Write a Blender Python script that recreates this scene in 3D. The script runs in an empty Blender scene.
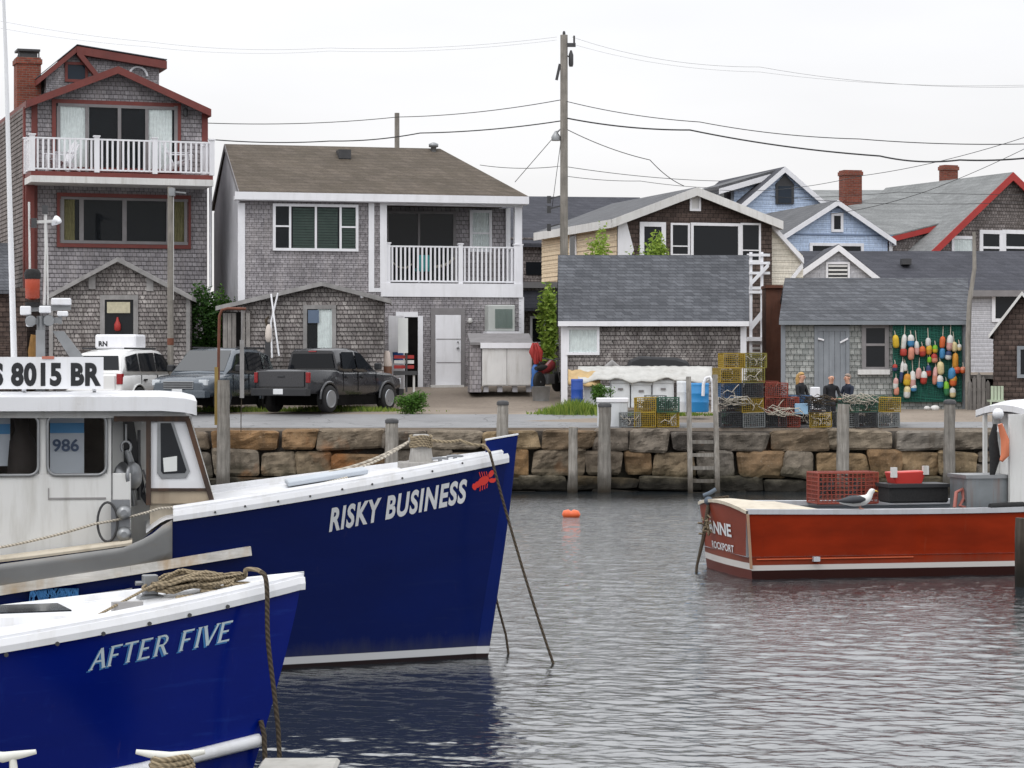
import bpy, bmesh, math, random
import numpy as np
from mathutils import Vector, Matrix, noise

# ------------------------------------------------------------------ camera, sky, sun, exposure
SC = bpy.context.scene
COL = SC.collection
F = 2418.0      # focal length in pixels of the 1024 px wide frame
CH = 3.2        # camera height above the water
HY = 367.0      # image row of the horizon
cam_d = bpy.data.cameras.new('camera')
cam_d.sensor_width = 36.0
cam_d.lens = F / 1024 * 36.0
cam_d.shift_y = -(384 - HY) / 1024
cam_d.clip_start = 0.5
cam_d.clip_end = 3000
cam = bpy.data.objects.new('camera', cam_d)
cam.location = (0, 0, CH)
cam.rotation_euler = (math.radians(90), 0, 0)
COL.objects.link(cam)
SC.camera = cam

SUN_EL, SUN_AZ = math.radians(52), math.radians(-150)   # azimuth from +Y, clockwise positive to +X
world = bpy.data.worlds.new("World")
SC.world = world
world.use_nodes = True
wn = world.node_tree
wn.nodes.clear()
w_out = wn.nodes.new('ShaderNodeOutputWorld')
w_bg = wn.nodes.new('ShaderNodeBackground')
w_bg.inputs['Strength'].default_value = 0.1
w_sky = wn.nodes.new('ShaderNodeTexSky')
w_sky.sky_type = 'NISHITA'
w_sky.sun_disc = False
w_sky.sun_elevation = SUN_EL
w_sky.sun_rotation = SUN_AZ
w_sky.dust_density = 3.0
w_hsv = wn.nodes.new('ShaderNodeHueSaturation')
w_hsv.inputs['Saturation'].default_value = 0.25
wn.links.new(w_sky.outputs[0], w_hsv.inputs['Color'])
# overcast layer: brighter overhead than at the horizon, with faint cloud mottling
w_tc = wn.nodes.new('ShaderNodeTexCoord')
w_sep = wn.nodes.new('ShaderNodeSeparateXYZ')
wn.links.new(w_tc.outputs['Generated'], w_sep.inputs[0])
w_ramp = wn.nodes.new('ShaderNodeValToRGB')
w_ramp.color_ramp.elements[0].position = 0.0
w_ramp.color_ramp.elements[0].color = (0.50, 0.485, 0.475, 1)
w_ramp.color_ramp.elements[1].position = 1.0
w_ramp.color_ramp.elements[1].color = (0.93, 0.94, 0.97, 1)
e = w_ramp.color_ramp.elements.new(0.08); e.color = (0.480, 0.478, 0.482, 1)
e = w_ramp.color_ramp.elements.new(0.17); e.color = (0.51, 0.517, 0.535, 1)
e = w_ramp.color_ramp.elements.new(0.30); e.color = (0.74, 0.75, 0.77, 1)
e = w_ramp.color_ramp.elements.new(0.55); e.color = (0.84, 0.85, 0.87, 1)
wn.links.new(w_sep.outputs['Z'], w_ramp.inputs[0])
w_map = wn.nodes.new('ShaderNodeMapping'); w_map.inputs['Scale'].default_value = (1.5, 1.5, 7)
wn.links.new(w_tc.outputs['Generated'], w_map.inputs[0])
w_noise = wn.nodes.new('ShaderNodeTexNoise')
w_noise.inputs['Scale'].default_value = 2.2
w_noise.inputs['Detail'].default_value = 4
wn.links.new(w_map.outputs[0], w_noise.inputs['Vector'])
w_mr = wn.nodes.new('ShaderNodeMapRange')
w_mr.inputs['From Min'].default_value = 0.3; w_mr.inputs['From Max'].default_value = 0.7
w_mr.inputs['To Min'].default_value = 19.0; w_mr.inputs['To Max'].default_value = 21.4
wn.links.new(w_noise.outputs['Fac'], w_mr.inputs['Value'])
w_mul = wn.nodes.new('ShaderNodeVectorMath'); w_mul.operation = 'SCALE'
wn.links.new(w_ramp.outputs[0], w_mul.inputs[0])
wn.links.new(w_mr.outputs[0], w_mul.inputs['Scale'])
w_mix = wn.nodes.new('ShaderNodeMix'); w_mix.data_type = 'RGBA'
w_mix.inputs[0].default_value = 0.93
wn.links.new(w_hsv.outputs[0], w_mix.inputs[6])
wn.links.new(w_mul.outputs[0], w_mix.inputs[7])
wn.links.new(w_mix.outputs[2], w_bg.inputs['Color'])
wn.links.new(w_bg.outputs[0], w_out.inputs[0])

sun_d = bpy.data.lights.new('sun', 'SUN')
sun_d.energy = 0.65
sun_d.angle = math.radians(18)
sun_d.color = (1.0, 0.965, 0.92)
sun = bpy.data.objects.new('sun', sun_d)
_d = Vector((math.sin(SUN_AZ) * math.cos(SUN_EL), math.cos(SUN_AZ) * math.cos(SUN_EL), math.sin(SUN_EL)))
sun.rotation_euler = _d.to_track_quat('Z', 'Y').to_euler()
sun.location = (0, -10, 40)
COL.objects.link(sun)

SC.view_settings.view_transform = 'Standard'
SC.view_settings.look = 'None'
SC.view_settings.exposure = 0.0
SC.view_settings.gamma = 1.0
SC.view_settings.use_curve_mapping = False
SC.render.engine = 'CYCLES'
SC.cycles.use_denoising = True
SC.cycles.max_bounces = 6
SC.cycles.diffuse_bounces = 3
SC.cycles.glossy_bounces = 3
SC.cycles.transparent_max_bounces = 12
SC.cycles.transmission_bounces = 4
SC.cycles.caustics_reflective = False
SC.cycles.caustics_refractive = False

# ------------------------------------------------------------------ geometry helpers
R = random.Random(7)


def P(px, py, Y):
    return Vector(((px - 512) / F * Y, Y, CH - (py - HY) / F * Y))


class MB:
    """Collects polygons for ONE mesh object."""

    def __init__(s):
        s.v = []; s.f = []; s.t = []; s.sm = []

    def add(s, vs, fs, t=None, smooth=False):
        o = len(s.v)
        if t is None:
            t = R.random()
        s.v.extend([tuple(q) for q in vs])
        for f in fs:
            s.f.append(tuple(i + o for i in f)); s.t.append(t); s.sm.append(smooth)
        return s

    def box(s, x0, x1, y0, y1, z0, z1, t=None):
        if x0 > x1: x0, x1 = x1, x0
        if y0 > y1: y0, y1 = y1, y0
        if z0 > z1: z0, z1 = z1, z0
        vs = [(x0, y0, z0), (x1, y0, z0), (x1, y1, z0), (x0, y1, z0), (x0, y0, z1), (x1, y0, z1), (x1, y1, z1), (x0, y1, z1)]
        return s.add(vs, [(0, 3, 2, 1), (4, 5, 6, 7), (0, 1, 5, 4), (1, 2, 6, 5), (2, 3, 7, 6), (3, 0, 4, 7)], t)

    def obox(s, c, size, rot=(0, 0, 0), t=None, taper=1.0):
        from mathutils import Euler
        M = Euler(rot).to_matrix()
        c = Vector(c); hx, hy, hz = size[0] / 2, size[1] / 2, size[2] / 2
        vs = []
        for z, k in ((-hz, 1.0), (hz, taper)):
            for x, y in ((-hx, -hy), (hx, -hy), (hx, hy), (-hx, hy)):
                vs.append(c + M @ Vector((x * k, y * k, z)))
        return s.add(vs, [(0, 3, 2, 1), (4, 5, 6, 7), (0, 1, 5, 4), (1, 2, 6, 5), (2, 3, 7, 6), (3, 0, 4, 7)], t)

    def prism(s, pts, d, t=None):
        """closed polygon (3D points, in order) extruded by the vector d"""
        n = len(pts); d = Vector(d)
        vs = [Vector(q) for q in pts] + [Vector(q) + d for q in pts]
        nrm = Vector((0, 0, 0))
        for i in range(n):
            a, b = vs[i], vs[(i + 1) % n]
            nrm += a.cross(b)
        fs = [tuple(range(n)), tuple(range(2 * n - 1, n - 1, -1))]
        for i in range(n):
            j = (i + 1) % n
            fs.append((j, i, i + n, j + n))
        if nrm.dot(d) > 0:
            fs = [tuple(reversed(f)) for f in fs]
        return s.add(vs, fs, t)

    def bar(s, a, b, w, h=None, t=None):
        """square-section bar from a to b"""
        a = Vector(a); b = Vector(b); h = w if h is None else h
        d = (b - a)
        if d.length < 1e-6: return s
        d.normalize()
        up = Vector((0, 0, 1)) if abs(d.z) < 0.95 else Vector((0, 1, 0))
        sx = d.cross(up).normalized(); sz = sx.cross(d).normalized()
        vs = []
        for p in (a, b):
            for i, j in ((-1, -1), (1, -1), (1, 1), (-1, 1)):
                vs.append(p + sx * (i * w / 2) + sz * (j * h / 2))
        return s.add(vs, [(0, 1, 2, 3), (7, 6, 5, 4), (0, 4, 5, 1), (1, 5, 6, 2), (2, 6, 7, 3), (3, 7, 4, 0)], t)

    def tube(s, pts, r, n=8, t=None, cap=True, smooth=True):
        pts = [Vector(q) for q in pts]
        m = len(pts)
        rs = r if isinstance(r, (list, tuple)) else [r] * m
        tang = []
        for i in range(m):
            d = pts[min(i + 1, m - 1)] - pts[max(i - 1, 0)]
            tang.append(d.normalized() if d.length > 1e-9 else Vector((0, 0, 1)))
        up = Vector((0, 0, 1)) if abs(tang[0].z) < 0.9 else Vector((1, 0, 0))
        side = tang[0].cross(up).normalized()
        vs = []
        for i in range(m):
            side = side - tang[i] * side.dot(tang[i])
            if side.length < 1e-6: side = tang[i].orthogonal()
            side.normalize(); nn = tang[i].cross(side)
            for k in range(n):
                a = 2 * math.pi * k / n
                vs.append(pts[i] + (side * math.cos(a) + nn * math.sin(a)) * rs[i])
        fs = []
        for i in range(m - 1):
            for k in range(n):
                k2 = (k + 1) % n
                fs.append((i * n + k, i * n + k2, (i + 1) * n + k2, (i + 1) * n + k))
        s.add(vs, fs, t, smooth)
        if cap:
            s.add(vs[:n], [tuple(range(n - 1, -1, -1))], t)
            s.add(vs[-n:], [tuple(range(n))], t)
        return s

    def lathe(s, prof, c=(0, 0, 0), axis=(0, 0, 1), n=16, t=None, smooth=True):
        """profile of (radius, height) turned about an axis through c"""
        c = Vector(c); ax = Vector(axis).normalized()
        e1 = ax.orthogonal().normalized(); e2 = ax.cross(e1)
        vs = []; m = len(prof)
        for r, h in prof:
            for k in range(n):
                a = 2 * math.pi * k / n
                vs.append(c + ax * h + (e1 * math.cos(a) + e2 * math.sin(a)) * r)
        fs = []
        for i in range(m - 1):
            for k in range(n):
                k2 = (k + 1) % n
                fs.append((i * n + k, i * n + k2, (i + 1) * n + k2, (i + 1) * n + k))
        s.add(vs, fs, t, smooth)
        if prof[0][0] > 1e-4: s.add(vs[:n], [tuple(range(n - 1, -1, -1))], t)
        if prof[-1][0] > 1e-4: s.add(vs[-n:], [tuple(range(n))], t)
        return s

    def grid(s, rows, t=None, smooth=True, flip=False):
        m, n = len(rows), len(rows[0])
        vs = [q for r in rows for q in r]
        fs = []
        for i in range(m - 1):
            for j in range(n - 1):
                f = (i * n + j, i * n + j + 1, (i + 1) * n + j + 1, (i + 1) * n + j)
                fs.append(tuple(reversed(f)) if flip else f)
        return s.add(vs, fs, t, smooth)

    def ball(s, c, r, n=12, m=8, t=None):
        r = (r, r, r) if not isinstance(r, (tuple, list)) else r
        vs = []; fs = []
        for i in range(m + 1):
            th = math.pi * i / m
            for k in range(n):
                a = 2 * math.pi * k / n
                vs.append((c[0] + r[0] * math.sin(th) * math.cos(a), c[1] + r[1] * math.sin(th) * math.sin(a), c[2] + r[2] * math.cos(th)))
        for i in range(m):
            for k in range(n):
                k2 = (k + 1) % n
                fs.append((i * n + k, (i + 1) * n + k, (i + 1) * n + k2, i * n + k2))
        return s.add(vs, fs, t, True)

    def mesh(s, name):
        me = bpy.data.meshes.new(name)
        me.from_pydata(s.v, [], s.f)
        at = me.attributes.new('tint', 'FLOAT', 'FACE')
        at.data.foreach_set('value', s.t)
        me.polygons.foreach_set('use_smooth', s.sm)
        me.update()
        return me

    def build(s, name, m, parent=None, bevel=0, seg=1):
        me = s.mesh(name)
        me.materials.append(m)
        o = bpy.data.objects.new(name, me)
        COL.objects.link(o)
        if parent is not None:
            o.parent = parent
        if bevel:
            b = o.modifiers.new('bevel', 'BEVEL'); b.width = bevel; b.segments = seg
            b.limit_method = 'ANGLE'; b.angle_limit = math.radians(40)
        return o


def tag(o, label, cat, group=None, kind=None):
    o['label'] = label; o['category'] = cat
    if group: o['group'] = group
    if kind: o['kind'] = kind
    return o


def struct(o, kind='structure'):
    o['kind'] = kind
    return o


class Th:
    """A thing: an Empty at its base; pixel positions of the survey map to its own local frame (u along the front, v into depth, z up)."""

    def __init__(s, name, label, cat, px, py, Y, a=0.0, group=None):
        s.o0 = P(px, py, Y); s.a = math.radians(a)
        s.root = bpy.data.objects.new(name, None)
        s.root.empty_display_size = 0.3
        COL.objects.link(s.root)
        s.root.location = s.o0; s.root.rotation_euler = (0, 0, s.a)
        tag(s.root, label, cat, group)

    def uy(s, px, v=0.0):
        k = (px - 512) / F
        X0 = s.o0.x - v * math.sin(s.a); Y0 = s.o0.y + v * math.cos(s.a)
        u = (k * Y0 - X0) / (math.cos(s.a) - k * math.sin(s.a))
        return u, Y0 + u * math.sin(s.a)

    def U(s, px, v=0.0):
        return s.uy(px, v)[0]

    def Z(s, py, px, v=0.0):
        return CH - (py - HY) / F * s.uy(px, v)[1] - s.o0.z

    def pt(s, px, py, v=0.0):
        return Vector((s.U(px, v), v, s.Z(py, px, v)))

    def box(s, mb, px0, px1, py0, py1, v0, v1, t=None):
        pm = (px0 + px1) / 2; vf = min(v0, v1)
        mb.box(s.U(px0, vf), s.U(px1, vf), v0, v1, s.Z(py1, pm, vf), s.Z(py0, pm, vf), t)
        return mb

    def poly(s, mb, pts, v0, v1, t=None):
        mb.prism([s.pt(x, y, v0) for x, y in pts], (0, v1 - v0, 0), t)
        return mb

    def part(s, name, mb, m, parent=None, bevel=0, seg=1):
        return mb.build(name, m, parent if parent is not None else s.root, bevel, seg)


def solo(name, label, cat, mb, m, group=None, bevel=0, kind=None, seg=1):
    """world-space polygons as one top-level mesh with its origin at its base"""
    vs = np.array(mb.v)
    c = Vector((float((vs[:, 0].min() + vs[:, 0].max()) / 2), float((vs[:, 1].min() + vs[:, 1].max()) / 2), float(vs[:, 2].min())))
    mb.v = [(x - c.x, y - c.y, z - c.z) for x, y, z in mb.v]
    o = mb.build(name, m, None, bevel, seg)
    o.location = c
    if label: tag(o, label, cat, group, kind)
    return o


def dup(root, loc, rz=0.0, label=None, scale=None):
    """a copy of a thing with copies of its parts and sub-parts"""
    r = root.copy(); COL.objects.link(r)
    r.location = loc; r.rotation_euler = (0, 0, rz)
    if scale: r.scale = scale
    if label: r['label'] = label
    for ch in root.children:
        c = ch.copy(); COL.objects.link(c); c.parent = r
        for g in ch.children:
            d = g.copy(); COL.objects.link(d); d.parent = c
    return r


def clip_band(poly, z0, z1):
    """convex polygon [(x,z)] clipped to z0..z1"""
    def clip(pts, zc, keep):
        out = []
        for i in range(len(pts)):
            a, b = pts[i], pts[(i + 1) % len(pts)]
            ka, kb = keep(a[1], zc), keep(b[1], zc)
            if ka: out.append(a)
            if ka != kb:
                f = (zc - a[1]) / (b[1] - a[1])
                out.append((a[0] + f * (b[0] - a[0]), zc))
        return out
    q = clip(poly, z0, lambda z, c: z >= c - 1e-9)
    if len(q) >= 3: q = clip(q, z1, lambda z, c: z <= c + 1e-9)
    return q


def courses(mb, poly, fn, row=0.14, out=0.018):
    """overlapping courses over a convex wall polygon; fn(x, z, outward) gives the 3D point"""
    zs = [q[1] for q in poly]
    z = min(zs)
    while z < max(zs) - 0.01:
        z1 = min(z + row, max(zs))
        q = clip_band(poly, z, z1)
        if len(q) >= 3:
            n = len(q)
            w = [out * (1 - (p[1] - z) / row) + 0.003 for p in q]
            vs = [fn(p[0], p[1], k) for p, k in zip(q, w)] + [fn(p[0], p[1], 0) for p in q]
            fs = [tuple(range(n))] + [((i + 1) % n, i, i + n, (i + 1) % n + n) for i in range(n)]
            mb.add(vs, fs)
        z += row


def smooth(pts, n=8):
    """Catmull-Rom curve through the points"""
    q = [Vector(p) for p in pts]; q = [q[0] * 2 - q[1]] + q + [q[-1] * 2 - q[-2]]; out = []
    for i in range(1, len(q) - 2):
        a, b, c, d = q[i - 1:i + 3]
        for k in range(n):
            t = k / n; out.append(.5 * ((2 * b) + (c - a) * t + (2 * a - 5 * b + 4 * c - d) * t * t + (3 * b - a - 3 * c + d) * t ** 3))
    return out + [q[-2]]


def srgb(h):
    h = h.lstrip('#')
    c = [int(h[i:i + 2], 16) / 255 for i in (0, 2, 4)]
    return tuple(x / 12.92 if x <= 0.04045 else ((x + 0.055) / 1.055) ** 2.4 for x in c)


# ------------------------------------------------------------------ materials
class NT:
    def __init__(s, name):
        s.m = bpy.data.materials.new(name); s.m.use_nodes = True
        s.nt = s.m.node_tree; s.b = s.nt.nodes['Principled BSDF']
        s.out = s.nt.nodes['Material Output']

    def n(s, typ, **kw):
        nd = s.nt.nodes.new(typ)
        for k, v in kw.items():
            setattr(nd, k, v)
        return nd

    def l(s, a, b):
        s.nt.links.new(a, b)

    def val(s, sock, v):
        if hasattr(v, 'node'): s.l(v, sock)
        else: sock.default_value = v

    def math(s, op, a, b=0.0, c=None):
        nd = s.n('ShaderNodeMath', operation=op)
        s.val(nd.inputs[0], a); s.val(nd.inputs[1], b)
        if c is not None: s.val(nd.inputs[2], c)
        return nd.outputs[0]

    def mix(s, f, a, b, mode='MIX'):
        nd = s.n('ShaderNodeMix', data_type='RGBA', blend_type=mode)
        s.val(nd.inputs[0], f)
        for i, q in ((6, a), (7, b)):
            if hasattr(q, 'node'): s.l(q, nd.inputs[i])
            else: nd.inputs[i].default_value = (*q[:3], 1)
        return nd.outputs[2]

    def coord(s, scale=(1, 1, 1), rot=(0, 0, 0), which='Object'):
        tc = s.n('ShaderNodeTexCoord')
        mp = s.n('ShaderNodeMapping'); mp.inputs['Scale'].default_value = scale; mp.inputs['Rotation'].default_value = rot
        s.l(tc.outputs[which], mp.inputs[0])
        return mp.outputs[0]

    def noise(s, vec, scale=5, detail=4, rough=0.55):
        nd = s.n('ShaderNodeTexNoise'); nd.inputs['Scale'].default_value = scale
        nd.inputs['Detail'].default_value = detail; nd.inputs['Roughness'].default_value = rough
        s.l(vec, nd.inputs['Vector'])
        return nd.outputs['Fac']

    def rng(s, v, a, b, c=0.0, d=1.0):
        nd = s.n('ShaderNodeMapRange'); s.val(nd.inputs['Value'], v)
        for k, q in zip(('From Min', 'From Max', 'To Min', 'To Max'), (a, b, c, d)):
            nd.inputs[k].default_value = q
        return nd.outputs[0]

    def tint(s):
        nd = s.n('ShaderNodeAttribute'); nd.attribute_name = 'tint'
        return nd.outputs['Fac']

    def bump(s, h, strength=0.3, dist=0.02):
        nd = s.n('ShaderNodeBump'); nd.inputs['Strength'].default_value = strength; nd.inputs['Distance'].default_value = dist
        s.val(nd.inputs['Height'], h)
        s.l(nd.outputs[0], s.b.inputs['Normal'])

    def fin(s, col, rough=0.6, metal=0.0, spec=0.5):
        s.val(s.b.inputs['Base Color'], col if hasattr(col, 'node') else (*col[:3], 1))
        s.val(s.b.inputs['Roughness'], rough)
        s.b.inputs['Metallic'].default_value = metal
        s.b.inputs['Specular IOR Level'].default_value = spec
        return s.m


def dark(c, k):
    return tuple(x * k for x in c)


def paint(name, col, rough=0.5, var=0.12, scale=2.0, tintv=0.0, dirt=None, damt=0.3, dscale=(6, 6, 0.8), bump=0.0, bscale=30, metal=0.0, coat=0.0, spec=0.5):
    """painted or plain surface with mottling, optional streaked stain colour and per-piece variation"""
    k = NT(name)
    co = k.coord()
    c = k.mix(k.rng(k.noise(co, scale, 5), 0.3, 0.7), dark(col, 1 - var), dark(col, 1 + var))
    if tintv:
        c = k.mix(1.0, c, k.mix(k.tint(), (1 - tintv,) * 3, (1 + tintv,) * 3), 'MULTIPLY')
    if dirt:
        st = k.noise(k.coord(dscale), 1.0, 6, 0.65)
        c = k.mix(k.rng(st, 0.5, 0.78, 0.0, damt), c, dirt)
    if bump:
        k.bump(k.noise(co, bscale, 4), bump, 0.01)
    r = k.rng(k.noise(co, scale * 3, 3), 0.3, 0.7, max(0, rough - 0.08), min(1, rough + 0.08))
    if coat:
        k.b.inputs['Coat Weight'].default_value = coat; k.b.inputs['Coat Roughness'].default_value = 0.08
    return k.fin(c, r, metal, spec)


def coursed(name, cA, cB, cJ, row=0.14, width=0.12, gap=0.008, rough=0.85, weather=None, wamt=0.4, vs=1.0, bump=0.5, jit=0.02, blotch=0.25, spec=0.3, offset=0.5):
    """shingles, slates, clapboards or bricks: rows along z, joints along x+y"""
    k = NT(name)
    tc = k.n('ShaderNodeTexCoord'); sp = k.n('ShaderNodeSeparateXYZ'); k.l(tc.outputs['Object'], sp.inputs[0])
    u = k.math('ADD', sp.outputs[0], sp.outputs[1])
    nz = k.noise(tc.outputs['Object'], 4.0, 2)
    u2 = k.math('MULTIPLY_ADD', nz, jit * 2, u)
    v2 = k.math('MULTIPLY', sp.outputs[2], vs)
    cb = k.n('ShaderNodeCombineXYZ'); k.l(u2, cb.inputs[0]); k.l(v2, cb.inputs[1])
    br = k.n('ShaderNodeTexBrick'); br.offset = offset
    k.l(cb.outputs[0], br.inputs['Vector'])
    for nm, q in (('Color1', cA), ('Color2', cB), ('Mortar', cJ)):  # shingle and board joints coloured dark to imitate their shadow gaps
        br.inputs[nm].default_value = (*q, 1)
    br.inputs['Scale'].default_value = 1.0
    br.inputs['Mortar Size'].default_value = gap
    br.inputs['Mortar Smooth'].default_value = 0.3
    br.inputs['Brick Width'].default_value = width
    br.inputs['Row Height'].default_value = row
    c = br.outputs['Color']
    # second, coarser random value per group of pieces
    big = k.noise(tc.outputs['Object'], 0.9, 5, 0.6)
    c = k.mix(1.0, c, k.mix(k.rng(big, 0.3, 0.7), (1 - blotch,) * 3, (1 + blotch,) * 3), 'MULTIPLY')
    fine = k.noise(k.coord((14, 14, 5)), 1.0, 4, 0.7)
    c = k.mix(1.0, c, k.mix(k.rng(fine, 0.3, 0.7), (0.80,) * 3, (1.18,) * 3), 'MULTIPLY')
    if weather:
        st = k.noise(k.coord((2.6, 2.6, 0.55)), 1.0, 6, 0.65)
        c = k.mix(k.rng(st, 0.48, 0.72, 0.0, wamt), c, weather)
    h = k.math('SUBTRACT', 1.0, br.outputs['Fac'])
    h = k.math('MULTIPLY_ADD', fine, 0.35, h)
    k.bump(h, bump, 0.015)
    return k.fin(c, rough, 0, spec)


def glassy(name, col=(0.012, 0.014, 0.017), rough=0.04):
    k = NT(name)
    w = k.noise(k.coord(), 1.3, 2)
    k.bump(w, 0.05, 0.02)
    return k.fin(col, rough, 0, 0.22)


def clear_glass(name, tintc=(0.95, 0.955, 0.955), mixf=0.0):
    k = NT(name)
    tr = k.n('ShaderNodeBsdfTransparent'); tr.inputs[0].default_value = (*tintc, 1)
    k.l(tr.outputs[0], k.out.inputs[0])
    return k.m


def wood_mat(name, ca, cb, rough=0.85, axis='z', tintv=0.2, stain=None, zwet=None):
    """weathered timber with long grain; zwet = (z0, z1, colour): dark weed below the tide line in local z"""
    k = NT(name)
    sc = {'z': (18, 18, 1.2), 'x': (1.2, 18, 18), 'y': (18, 1.2, 18)}[axis]
    g = k.noise(k.coord(sc), 1.0, 6, 0.7)
    c = k.mix(k.rng(g, 0.3, 0.7), ca, cb)
    c = k.mix(1.0, c, k.mix(k.tint(), (1 - tintv,) * 3, (1 + tintv,) * 3), 'MULTIPLY')
    b = k.noise(k.coord(), 2.5, 5, 0.6)
    c = k.mix(1.0, c, k.mix(k.rng(b, 0.3, 0.7), (0.75,) * 3, (1.2,) * 3), 'MULTIPLY')
    if stain:
        c = k.mix(k.rng(k.noise(k.coord((3, 3, 1)), 1.5, 5), 0.5, 0.75, 0, 0.7), c, stain)
    if zwet:
        tc = k.n('ShaderNodeNewGeometry'); sp = k.n('ShaderNodeSeparateXYZ'); k.l(tc.outputs['Position'], sp.inputs[0])
        z = k.math('MULTIPLY_ADD', b, 0.3, sp.outputs[2])
        c = k.mix(k.rng(z, zwet[0], zwet[1], 1.0, 0.0), c, zwet[2])
    k.bump(g, 0.5, 0.015)
    return k.fin(c, rough, 0, 0.3)
# ------------------------------------------------------------------ materials of the place
M = {}
M['shingle_grey'] = coursed('shingle_grey', srgb('#a19da0'), srgb('#878386'), srgb('#514e50'), 0.14, 0.15, 0.009, weather=srgb('#b7b0ad'), wamt=0.35)
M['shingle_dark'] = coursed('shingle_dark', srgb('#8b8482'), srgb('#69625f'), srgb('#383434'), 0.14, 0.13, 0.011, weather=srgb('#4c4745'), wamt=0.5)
M['shingle_old'] = coursed('shingle_old', srgb('#9c9794'), srgb('#777170'), srgb('#3d3938'), 0.13, 0.12, 0.010, weather=srgb('#463f3b'), wamt=0.7, jit=0.11, blotch=0.6)
M['shingle_brown'] = coursed('shingle_brown', srgb('#5d4f49'), srgb('#473c38'), srgb('#1f1a18'), 0.15, 0.2, 0.010, weather=srgb('#382e2a'), wamt=0.4)
M['shingle_sage'] = coursed('shingle_sage', srgb('#a6a8a5'), srgb('#868886'), srgb('#4b504f'), 0.17, 0.17, 0.010, weather=srgb('#777f7e'), wamt=0.4, blotch=0.2)
M['roof_brown'] = coursed('roof_brown', srgb('#5f564d'), srgb('#51493f'), srgb('#3d362f'), 0.11, 0.3, 0.006, weather=srgb('#4c453d'), wamt=0.5, bump=0.3, blotch=0.15)
M['roof_slate'] = coursed('roof_slate', srgb('#5e6065'), srgb('#494b50'), srgb('#2f3135'), 0.10, 0.26, 0.008, weather=srgb('#404246'), wamt=0.4, bump=0.3, blotch=0.2)
M['roof_grey'] = coursed('roof_grey', srgb('#606164'), srgb('#545558'), srgb('#444548'), 0.12, 0.3, 0.006, bump=0.25, blotch=0.12)
M['roof_pale'] = coursed('roof_pale', srgb('#828484'), srgb('#757777'), srgb('#636565'), 0.14, 0.35, 0.006, bump=0.25, blotch=0.12)
M['roof_dark'] = coursed('roof_dark', srgb('#45464d'), srgb('#3a3b42'), srgb('#2d2e34'), 0.12, 0.3, 0.006, bump=0.25, blotch=0.12)
M['clap_blue'] = coursed('clap_blue', srgb('#bfcfe6'), srgb('#b8c9e2'), srgb('#8a9fbe'), 0.16, 4.0, 0.010, rough=0.6, bump=0.7, blotch=0.06)
M['clap_white'] = coursed('clap_white', srgb('#bfbfc4'), srgb('#b7b7bc'), srgb('#8e8e94'), 0.15, 4.0, 0.009, rough=0.6, bump=0.7, blotch=0.06)
M['clap_pale'] = coursed('clap_pale', srgb('#ded8cb'), srgb('#d6d0c2'), srgb('#a8a294'), 0.2, 4.0, 0.010, rough=0.6, bump=0.7, blotch=0.06)
M['clap_cream'] = coursed('clap_cream', srgb('#dcc8aa'), srgb('#d5c0a1'), srgb('#a08c6e'), 0.2, 4.0, 0.010, rough=0.6, bump=0.7, blotch=0.07)
M['brick'] = coursed('brick', srgb('#8a4a3a'), srgb('#70382b'), srgb('#6f625a'), 0.075, 0.22, 0.010, rough=0.9, blotch=0.2, jit=0.0)
M['plank_grey'] = wood_mat('plank_grey', srgb('#6f6b68'), srgb('#95918d'), axis='z')
M['white'] = paint('white', srgb('#e4e4e8'), 0.5, 0.05, 1.5, 0.03, srgb('#a9a8a4'), 0.25)
M['white_dirty'] = paint('white_dirty', srgb('#d2d1cf'), 0.55, 0.08, 1.5, 0.05, srgb('#8d8678'), 0.5)
M['red_trim'] = paint('red_trim', srgb('#6b302a'), 0.6, 0.15, 2.0, 0.1, srgb('#4c2824'), 0.35)
M['red_bright'] = paint('red_bright', srgb('#a3302c'), 0.6, 0.1)
M['grey_board'] = paint('grey_board', srgb('#8f8d8c'), 0.8, 0.2, 3, 0.15, srgb('#5c5754'), 0.5)
M['grey_trim'] = paint('grey_trim', srgb('#7d7a7b'), 0.7, 0.12, 3)
M['blue_grey'] = paint('blue_grey', srgb('#80858b'), 0.7, 0.1, 3, 0.08, srgb('#62676d'), 0.4)
M['stucco'] = paint('stucco', srgb('#b5b5ba'), 0.85, 0.15, 0.8, 0, srgb('#6d6d70'), 0.4)
M['glass'] = glassy('glass')
M['glass_blue'] = glassy('glass_blue', (0.02, 0.03, 0.045))
M['glass_car'] = glassy('glass_car', (0.02, 0.024, 0.027)); M['glass_car'].node_tree.nodes['Principled BSDF'].inputs['Specular IOR Level'].default_value = 0.9
M['glass_clear'] = clear_glass('glass_clear')
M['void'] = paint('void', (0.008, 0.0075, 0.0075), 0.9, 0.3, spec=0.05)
M['curtain'] = paint('curtain', srgb('#dfe7e6'), 0.9, 0.1, 8)
M['curtain_olive'] = paint('curtain_olive', srgb('#6f6a4a'), 0.9, 0.15, 8)
M['shutter_green'] = paint('shutter_green', srgb('#2b3d36'), 0.6, 0.1)
M['metal_dark'] = paint('metal_dark', srgb('#3a3a3c'), 0.55, 0.2, 4)
M['metal_grey'] = paint('metal_grey', srgb('#8c8e90'), 0.4, 0.15, 4, metal=0.7)
M['cable'] = paint('cable', srgb('#2a2a2c'), 0.7, 0.1)
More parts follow.
